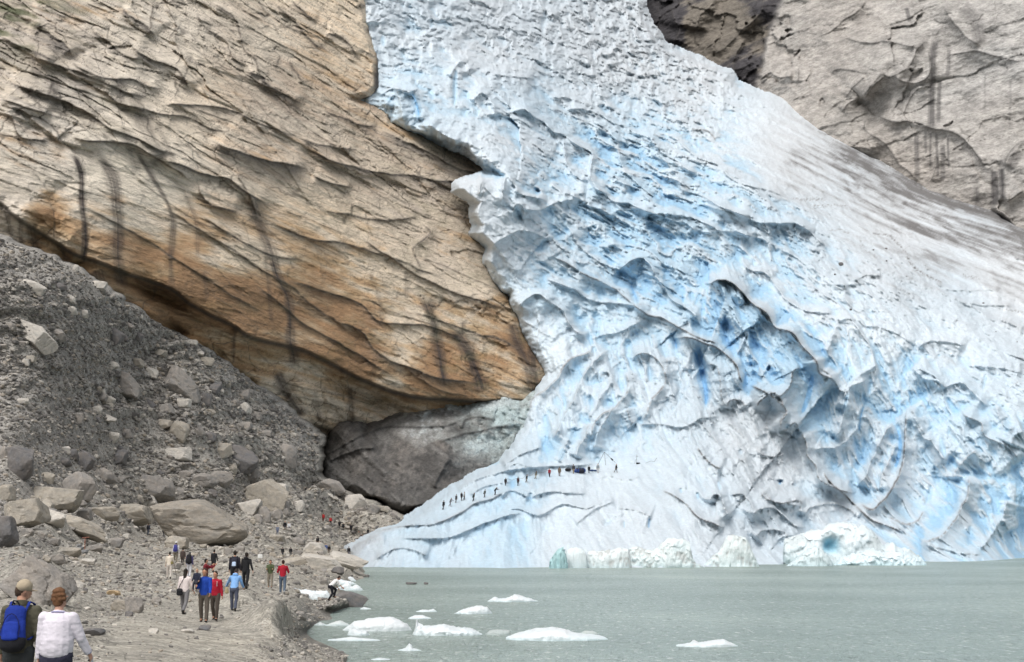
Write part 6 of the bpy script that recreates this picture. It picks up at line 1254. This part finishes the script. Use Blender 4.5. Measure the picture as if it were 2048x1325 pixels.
# ---- the couple in the foreground, seen from behind
man = person(30, 1440, "man in olive jacket and beige cap with a blue backpack, walking off at lower left", 1.80, 4, (.085, .08, .055), (.045, .05, .052), (.07, .045, .03), hat=(.42, .35, .25), lean=5, head=(-48, -14), detail=2, arms=((4, 9, 10), (-6, 9, 14)), fat=1.12, at=world(30, 1456, 18.0), legs=((6, 8), (-8, 16)))
fuse("collar", [cap(man[1]["T"](0, -.01, 1.46), man[1]["T"](0, -.005, 1.52), (.088, .08), (.078, .074), flat1=True)], .012, cloth((.07, .066, .045)), man[0], 1)
backpack(man, "bright blue backpack with a black base worn by the man in the beige cap", (.010, .032, .25), (.011, .036, .29), scale=1.02, vox=.014, detail=True)
woman = person(106, 1436, "woman with short auburn hair and a sheer white blouse, walking off at lower left", 1.64, 6, (.70, .66, .72), (.035, .035, .06), (.15, .07, .032), lean=3, head=(-20, 4), detail=2, arms=((2, 7, 4), (14, 19, 14)), fat=1.34, at=world(106, 1454, 17.6), legs=((-6, 10), (8, 6)), skin=(.52, .30, .22), puff=True)
fuse("hair_curls", [ell(woman[1]["HD"](.055 * math.cos(a) * (1 - .35 * b), -.03 + .055 * math.sin(a), .085 + .05 * b), (.036, .036, .034)) for a in np.linspace(0, 6.28, 9) for b in (-1.6, -.5, .5)] + [ell(woman[1]["HD"](0, -.03, .12), (.06, .07, .045))], .011, cloth((.15, .072, .034), .8, "hair"), woman[0], 1, .014)
fuse("neckline", [cap(woman[1]["T"](0, -.005, 1.455), woman[1]["T"](0, -.003, 1.475), (.105, .092), (.098, .086), flat0=True, flat1=True)], .011, cloth((.36, .34, .52)), woman[0], 1)
w0, d2 = woman[1]["arm"][1][2], woman[1]["arm"][1][3]
fuse("cuff", [cap(w0 - d2 * .03, w0 + d2 * .004, .052, .05, flat0=True, flat1=True)], .01, cloth((.38, .36, .52)), woman[0], 1)
cp = pt(woman, w0 + d2 * .12 + Vector((-.012, .0, -.01)))
ce = bpy.data.objects.new("compact_camera", None); C.objects.link(ce); ce.location = cp; ce["label"] = "small silver camera held in the right hand of the woman in the white blouse"; ce["category"] = "camera"
fuse("camera_body", [cap((0, 0, -.045), (0, 0, .045), (.018, .03), (.018, .03))], .008, cloth((.45, .46, .48), .35, "metal"), ce, 0)
fuse("lens", [cap((-.018, 0, .01), (-.035, 0, .01), .016, .014)], .006, cloth((.03, .03, .035), .3, "metal"), ce, 0)

# ---- people on the path
PG = "walkers on the shore path"
w1 = person(368, 1232, "woman with long dark hair in a pale pink jacket, seen from behind", 1.66, 8, (.68, .60, .58), (.17, .165, .17), longhair=True, legs=((14, 4), (-16, 26)), arms=((-4, 10, 8), (12, 12, 16)), lean=3, group=PG)
bagp = pt(w1, w1[1]["T"](-.10, -.20, .92)); bg_ = bpy.data.objects.new("shoulder_bag", None); C.objects.link(bg_); bg_.location = bagp; bg_["label"] = "black shoulder bag worn across the back of the woman in pale pink"; bg_["category"] = "bag"
fuse("bag_body", [cap((-.03, 0, -.13), (-.03, 0, .03), (.12, .06), (.11, .055))], .016, cloth((.014, .014, .017)), bg_, 1, .004); fuse("flap", [cap((-.03, -.05, -.02), (-.03, -.05, .04), (.11, .022), (.11, .02))], .014, cloth((.022, .022, .026)), bg_, 1)
strand("strap", [(-.08, -.0, .04), (0.0, .05, .25), (.10, .09, .46), (.17, .16, .56)], .012, cloth((.014, .014, .017)), bg_)
w2 = person(407, 1245, "man in a blue jacket facing the camera with a child on his arm", 1.78, 178, (.012, .055, .34), (.10, .085, .07), (.03, .02, .015), skin=(.42, .22, .14), legs=((10, 4), (-8, 14)), arms=((14, 6, 30), (20, 4, 82)), lean=2, head=(6, -4), group=PG)
ch = person(395, 1245, "small fair haired child in dark blue carried on the arm of the man in blue", .84, 188, (.02, .024, .045), (.03, .03, .04), (.34, .22, .11), skin=(.55, .33, .24), legs=((72, 70), (64, 60)), arms=((20, 10, 30), (10, 10, 30)), lean=0, at=pt(w2, (.23, .16, 1.03)), detail=1, voxel=.018, cat="child", fat=1.25, hscale=1.35)
w3 = person(429, 1243, "woman in a red jacket beside the man in blue, facing the camera", 1.66, 186, (.36, .012, .03), (.085, .07, .058), (.035, .02, .014), skin=(.46, .24, .16), legs=((12, 6), (-10, 18)), arms=((-4, 9, 10), (16, 10, 18)), lean=3, head=(-14, 2), group=PG)
fuse("white_strap", [cap(w3[1]["T"](-.10, .125, 1.40), w3[1]["T"](-.10, .135, 1.22), (.012, .008), (.012, .008), side=(1, 0, 0))], .008, cloth((.6, .6, .62)), w3[0], 0)
w4 = person(467, 1226, "woman in a light blue jacket and jeans leaning forward", 1.66, 4, (.20, .38, .68), (.07, .08, .115), (.03, .022, .02), lean=22, legs=((12, 4), (-4, 20)), arms=((24, 34, 10), (20, 12, 30)), hood=True, head=(0, -30), group=PG)
bgm = pt(w4, w4[1]["T"](-.30, -.02, .88)); h_ = bpy.data.objects.new("handbag", None); C.objects.link(h_); h_.location = bgm; h_["label"] = "tan handbag hanging at the left side of the woman in light blue"; h_["category"] = "bag"
fuse("bag_body", [cap((0, 0, -.14), (0, 0, .04), (.09, .05), (.06, .04))], .016, cloth((.34, .28, .17)), h_, 1, .004); strand("strap", [(-.03, 0, .06), (.03, .03, .22), (.10, .06, .42)], .01, cloth((.03, .025, .02)), h_)
person(410, 1184, "person in dark red behind the man in blue, arms raised to take a picture", 1.72, 60, (.14, .012, .02), (.05, .035, .035), (.012, .01, .01), arms=((60, 14, 70), (64, 14, 66)), lean=0, head=(0, 4), group=PG)
person(427, 1144, "walker in a black jacket and shorts with bare legs", 1.74, 10, (.012, .012, .014), (.016, .016, .018), shorts=True, legs=((12, 4), (-12, 20)), group=PG, arms=((6, 6, 8), (-6, 14, 10)), t=1)
w5 = person(468, 1179, "tall walker in black with dark hair and a pale blue backpack", 1.84, -4, (.022, .02, .03), (.018, .018, .022), legs=((12, 4), (-12, 20)), lean=4, group=PG, fat=1.1)
backpack(w5, "pale blue and white backpack on the tall walker in black", (.03, .03, .045), (.42, .52, .68), scale=.95)
person(491, 1179, "walker in black with bushy dark hair, right of the one with the pale backpack", 1.74, 2, (.012, .012, .014), (.014, .014, .017), legs=((14, 4), (-14, 24)), lean=5, group=PG, arms=((4, 8, 10), (-10, 16, 12)), hood=True, fat=1.06)
person(540, 1176, "person in a green jacket and khaki trousers facing the camera, hands together", 1.62, 176, (.075, .095, .045), (.24, .21, .165), (.04, .02, .015), arms=((20, 4, 80), (20, 4, 80)), legs=((10, 4), (-6, 12)), skin=(.46, .24, .16), group=PG, fat=1.1)
person(565, 1188, "man in a red jacket and blue jeans with his back to the camera", 1.74, -6, (.33, .01, .025), (.09, .12, .165), (.03, .014, .01), arms=((14, 20, 70), (14, 20, 66)), legs=((10, 4), (-10, 24)), lean=4, group=PG, fat=1.14, shoe=(.4, .4, .4))
cm_ = person(661, 1201, "man in a white shirt crouching over the brown boulder at the water", 1.76, 62, (.70, .68, .67), (.012, .012, .018), (.02, .012, .01), lean=48, legs=((62, 78), (12, 46)), arms=((22, 8, 10), (30, 10, 16)), head=(0, -18), skin=(.42, .22, .15), short_sleeve=True, group=None)
fuse("scarf", [cap(cm_[1]["T"](-.03, .10, 1.47), cm_[1]["T"](-.02, .15, 1.30), (.05, .02), (.03, .015))], .016, cloth((.30, .05, .03)), cm_[0], 1)
c1 = person(338, 1157, "person all in cream walking with a cane and a small bag", 1.66, -10, (.62, .55, .46), (.55, .50, .45), (.03, .025, .02), legs=((10, 4), (-8, 14)), arms=((6, 8, 20), (10, 12, 30)), group=PG, lean=6)
hw = pt(c1, c1[1]["arm"][1][2]); strand("walking_cane", [tuple(hw + Vector((0, 0, .04))), (hw.x + .22, hw.y + .02, c1[0].location.z)], .014, cloth((.05, .04, .035)), None, label="thin dark cane in the right hand of the walker in cream", category="cane")
sb = pt(c1, c1[1]["T"](.16, -.10, 1.02)); e_ = bpy.data.objects.new("waist_bag", None); C.objects.link(e_); e_.location = sb; e_["label"] = "small olive yellow bag at the waist of the walker in cream"; e_["category"] = "bag"
fuse("bag_body", [cap((0, 0, -.06), (0, 0, .05), (.09, .05), (.08, .04))], .02, cloth((.20, .17, .07)), e_, 1); strand("strap", [(0, .02, .05), (-.10, .06, .28), (-.24, .08, .46)], .012, cloth((.16, .13, .08)), e_)
c2 = person(351, 1128, "walker with a white cap and khaki trousers under a violet blue pack", 1.74, 0, (.58, .58, .62), (.17, .15, .115), hat=(.7, .7, .72), legs=((10, 4), (-8, 14)), group=PG, t=1)
backpack(c2, "violet blue backpack on the walker in the white cap", (.05, .05, .22), scale=1.15)
person(365, 1131, "short person in dark brown between the cream walker and the black backpack", 1.35, 0, (.055, .04, .035), (.05, .04, .035), (.02, .015, .01), group=PG, detail=0)
c3 = person(378, 1155, "walker in violet and white trousers under a big black backpack", 1.70, 4, (.08, .07, .16), (.58, .58, .62), (.08, .08, .08), legs=((10, 4), (-8, 14)), group=PG, fat=1.1)
backpack(c3, "big black backpack on the walker in white trousers", (.014, .014, .018), scale=1.3)
# ---- small figures on the slope
SG = "walkers on the rubble slope"; K = (.012, .012, .014)
def far(px, head_y, foot, label, face, jac, tro=(.03, .03, .035), hair=(.02, .015, .012), Hh=None, **kw):
    g = ground_pt(px, foot); t = pix(g)[2]; Hh = Hh or min(max((foot - head_y) * t / F, 1.3), 1.9)
    return person(px, foot, label, Hh, face, jac, tro, hair, detail=0, group=kw.pop("group", SG), **kw)
a_ = far(296, 1049, 1073, "hiker in dark blue with a black pack under the left end of the huge boulder", 8, (.03, .035, .05), (.05, .06, .08)); backpack(a_, "black pack on the hiker by the left end of the huge boulder", (.015, .015, .018), vox=.035)
far(328, 1053, 1077, "hiker in dark grey at the foot of the huge boulder, right of another hiker", -10, (.05, .05, .052), (.06, .06, .065), lean=10)
far(565, 1098, 1115, "walker in black, left of two side by side below the rubble", 0, K, (.06, .06, .065), fat=1.15); far(581, 1097, 1115, "walker in black, right of two side by side below the rubble", 0, K, (.09, .09, .09), fat=1.15)
far(555, 1050, 1069, "slim hiker in grey blue on the stones right of the huge boulder", 170, (.14, .16, .22), (.10, .12, .18))
far(569, 1050, 1062, "hiker in black sitting among the stones right of the huge boulder", 150, K, Hh=1.7, legs=((80, 100), (80, 95)), lean=12); far(578, 1050, 1062, "hiker in white sitting beside one in black among the stones", 190, (.6, .6, .62), (.1, .1, .1), Hh=1.7, legs=((80, 100), (80, 95)), lean=10)
far(610, 971, 985, "hiker in black bent over, highest of all on the rubble", 70, K, K, lean=34, legs=((40, 50), (-10, 20)))
far(647, 1022, 1040, "hiker in a long red jacket, upper left of the group on the slope", 10, (.30, .02, .02), (.12, .05, .04), skirt=.1); far(661, 1036, 1053, "hiker in a red top and black trousers on the slope", 170, (.34, .03, .03), K, (.02, .02, .02))
far(679, 1040, 1057, "hiker all in black standing left of a crouching one", 0, K, K); far(686, 1047, 1057, "hiker in black crouching right of one standing in black", 0, K, K, Hh=1.7, legs=((85, 125), (80, 120)), lean=30)
far(702, 1046, 1064, "hiker all in black standing alone in the middle of the slope", 5, K, (.02, .02, .022)); far(720, 1055, 1070, "hiker in an orange red jacket near the ice", 180, (.38, .09, .03), (.16, .07, .05)); far(720, 1068, 1080, "hiker in black crouching over bags near the ice", 90, K, K, Hh=1.7, legs=((85, 125), (80, 120)), lean=35)
far(736, 1060, 1073, "hiker in black closest to the tongue of ice", 0, K, (.04, .04, .045)); far(697, 1003, 1019, "hiker in grey green standing before the white blocky boulder", 10, (.06, .07, .065), (.05, .055, .055))
far(635, 1075, 1094, "hiker in black with brown trousers above the pale outcrop", 0, K, (.08, .06, .045)); far(641, 1083, 1098, "hiker in dark red right behind one in black", 20, (.12, .02, .025), (.03, .02, .02))
far(652, 1088, 1108, "hiker in a blue jacket above the pale outcrop", 190, (.07, .10, .22), (.16, .18, .24)); far(658, 1089, 1108, "hiker in black beside the one in the blue jacket", 0, K, (.14, .12, .10))
far(697, 1097, 1118, "hiker in black with grey trousers striding at the tip of the ice", 10, K, (.13, .13, .145), legs=((22, 6), (-20, 10)), fat=1.15)
# ---- the roped party on the ice
IG = "roped party climbing the ice"
def icy(px, head_y, foot, label, face, jac, tro, hair=(.02, .02, .02), **kw):
    g = ice_pt(px, foot); t = pix(g)[2]; Hh = kw.pop("Hh", None) or min(max((foot - head_y) * t / F, 1.55), 1.9)
    return person(px, foot, label, Hh, face, jac, tro, hair, detail=0, group=IG, at=g, **kw)
BE = (.26, .22, .16); G2 = (.035, .035, .038)
icy(886.5, 1001, 1020.5, "climber in black at the very end of the line on the ice", 40, K, G2, lean=12); icy(900.5, 998, 1013.5, "climber in grey stretching a hand forward, second in line from the lower end", 60, (.10, .10, .11), (.14, .14, .15), lean=20, arms=((30, 8, 20), (60, 8, 10)))
icy(912, 989, 1007, "climber in dark clothes third in line from the lower end", 40, (.04, .04, .045), (.07, .065, .06), lean=10); icy(923, 985, 1002, "climber in black with a white hat in the line on the ice", 30, K, (.02, .02, .022), hat=(.7, .7, .7))
icy(928.5, 989, 1001.5, "climber in a whitish top just right of the white hat", 60, (.30, .30, .30), (.05, .05, .05)); icy(946.5, 990, 1003, "climber in dark green half hidden by an ice edge", 60, (.035, .045, .04), K, lean=20, legs=((30, 40), (0, 30)))
icy(968.5, 983, 996, "climber in grey green stepping up the blue edge", 40, (.07, .08, .075), (.08, .08, .075), lean=22, legs=((50, 50), (-6, 20))); icy(990, 976, 990.5, "climber in black bent forward with an arm held out", 60, K, K, lean=38, arms=((60, 8, 4), (70, 8, 4)), legs=((24, 20), (-6, 14)))
icy(1011, 956, 973, "climber in black standing first on the upper trail from the left", 20, K, G2, lean=8); icy(1036, 954, 972.5, "climber in black and dark red, second on the upper trail", 30, (.05, .02, .02), G2)
icy(1053, 950, 966, "climber in black with khaki trousers, third on the upper trail", 60, K, (.14, .125, .10), lean=12); icy(1071.5, 942, 959, "climber in khaki with a rounded pack, fourth on the upper trail", 60, (.10, .095, .07), (.26, .23, .18), lean=14, fat=1.1)
icy(1099, 937, 955.5, "climber in the red jacket on the ice", 200, (.26, .025, .035), (.07, .055, .07)); icy(1119, 933, 953.5, "climber in brown right of the one in red", 10, (.13, .10, .075), (.15, .12, .10))
icy(1147, 929, 948.5, "climber in dark jacket and beige trousers beside the blue bundle", 20, G2, BE); icy(1178, 932, 947, "climber all in black right of the blue bundle", 0, K, K); icy(1196, 928, 947, "climber in pale grey among the blue sacks", 190, (.22, .25, .27), (.42, .42, .42))
icy(1232, 928, 945.5, "last climber in black at the right, under the tripod", 120, K, K, lean=10)

# ================================================================== gear and small things
def empty(name, loc, label, cat, group=None):
    e = bpy.data.objects.new(name, None); C.objects.link(e); e.location = loc; e["label"] = label; e["category"] = cat
    if group: e["group"] = group
    return e
metal = cloth((.10, .10, .10), .5, "metal")
g = Vector(ice_pt(1159, 947)); e = empty("gear_bundle", g, "large blue wrapped bundle lying on the ice behind the climbers", "bundle")
fuse("cover", [cap((-.75, 0, .5), (.75, .2, .55), (.42, .44), (.50, .52), side=(0, 1, 0))], .05, cloth((.012, .05, .20), .5), e, 1, .05)
for x in (-.45, .1, .6): fuse("lashing", [cap((x - .02, .1, .52), (x + .02, .1, .52), (.50, .53), (.50, .53), side=(0, 1, 0))], .035, cloth((.02, .02, .03)), e, 0)
fuse("end_flap", [cap((.7, .1, .3), (.9, 0, .1), .12, .05)], .035, cloth((.012, .04, .16), .5), e, 1)
g = Vector(ice_pt(1136, 943)); e = empty("duffel_bag", g, "black duffel bag left of the blue bundle", "bag"); fuse("bag_body", [cap((-.3, 0, .32), (.35, 0, .32), (.26, .30), (.26, .30), side=(0, 1, 0))], .05, cloth(K), e, 1, .04)
fuse("handle", [cap((-.2, 0, .6), (0, 0, .72), .03, .03), cap((0, 0, .72), (.2, 0, .6), .03, .03)], .025, cloth(K), e, 0); fuse("loose_strap", [cap((-.3, 0, .2), (-.7, 0, .03), .04, .03)], .025, cloth(K), e, 0)
for x, s, lb in [(1183, .75, "blue gear sack on the ice between two climbers"), (1190, .6, "small dark blue sack right of a larger one on the ice")]:
    g = Vector(ice_pt(x, 943.5)); e = empty("gear_sack", g, lb, "sack"); fuse("sack_body", [cap((-.35 * s, 0, .2), (.35 * s, 0, .22), (.2 * s, .26 * s), (.24 * s, .26 * s), side=(0, 1, 0)), cap((.3 * s, 0, .2), (.55 * s, 0, .3), .12 * s, .05)], .04, cloth((.02, .05, .13), .6), e, 1, .03)
    fuse("tie", [cap((.4 * s, 0, .24), (.44 * s, 0, .26), .13 * s, .13 * s)], .03, cloth(K), e, 0)
g0 = Vector(ice_pt(1209, 931)); ax_ = 288 / F
e = empty("tripod", g0, "tall thin tripod frame with a winch standing on the ice", "tripod")
apex = Vector((0, 0, (931 - 904.5) * g0.y / F))
feet_ = [Vector(((1195.8 - 1209) * g0.y / F, .6, .1)), Vector(((1210.5 - 1209) * g0.y / F, -1.2, .0)), Vector(((1231 - 1209) * g0.y / F, .9, .6))]
for ft in feet_: strand("leg", [tuple(apex), tuple(ft)], .035, metal, e)
fuse("winch", [cap(apex.lerp(feet_[2], .62), apex.lerp(feet_[2], .75), .12, .16)], .04, cloth(K), e, 0)
g0 = Vector(ice_pt(1276, 929)); e = empty("measuring_mast", g0, "short mast with crossbars and a black box, right of the tripod", "mast"); strand("mast", [(-.3, 0, 0), (-.25, 0, 1.9)], .025, metal, e); strand("crossbar", [(-.5, 0, 1.45), (.05, 0, 1.6)], .02, metal, e); strand("brace", [(-.75, 0, .1), (-.25, 0, 1.3)], .02, metal, e)
fuse("instrument_box", [cap((-.25, 0, .18), (.3, 0, .16), (.16, .2), (.2, .2), side=(0, 1, 0))], .04, cloth(K), e, 0)
g0 = Vector(ice_pt(1303, 928)); strand("bent_pole", [tuple(g0 + Vector(v)) for v in ((-1.2, 0, .15), (-.2, 0, .55), (.6, 0, .45), (1.1, 0, 1.2))], .03, metal, None, label="long bent pole lying on the ice, farthest right of the gear", category="pole")
strand("rope", [tuple(Vector(ice_pt(x, y)) + Vector((0, -.1, .12 + .7 * k))) for x, y, k in [(1011, 966, 1), (1024, 965, .4), (1036, 965, 1), (1045, 962, .4), (1053, 959, 1), (1062, 955, .3), (1071, 953, 1), (1086, 950, .4), (1099, 948, 1)]], .018, cloth((.12, .10, .10)), None, label="thin rope slung between the climbers on the upper trail", category="rope")
# marker post with its stone pile, and the small white board
g0 = Vector(ground_pt(166, 1110)); t_ = g0.y / F; e = empty("marker_post", g0, "thin post with a rust red board pointing along the slope, stones at its foot", "post")
strand("post", [(.1, 0, 0), (.12, 0, 32 * t_)], .03, cloth((.28, .12, .08)), e); fuse("board", [cap((-.1, 0, 31 * t_), (.42, 0, 32.5 * t_), (.06, .02), (.04, .02), side=(0, 0, 1))], .03, cloth((.20, .09, .065)), e, 0)
for i, (x, z, s) in enumerate([(-.25, .12, .28), (.2, .12, .3), (0, .4, .22), (-.05, .62, .16)]):
    V, Fc = rock_shape(np.random.default_rng(40 + i), 2, 8); me = mesh_fast("cairn_stone", V * s * np.array([1.3, 1, .7]) + np.array([x - .25, 0, z]), Fc, False); set_col(me, np.full((len(V), 3), .2)); obj("cairn_stone", me, rock_mat, e)
g0 = Vector(ground_pt(520, 1121)); t_ = g0.y / F; e = empty("notice_board", g0, "small blank white board on a short stake beside the rubble", "sign")
fuse("panel", [cap((0, 0, 5 * t_), (0, 0, 13 * t_), (.24, .03), (.24, .03), flat0=True, flat1=True)], .03, cloth((.66, .66, .64)), e, 0); strand("stake", [(0, .03, -.1), (0, .03, 6 * t_)], .03, cloth((.2, .18, .15)), e)
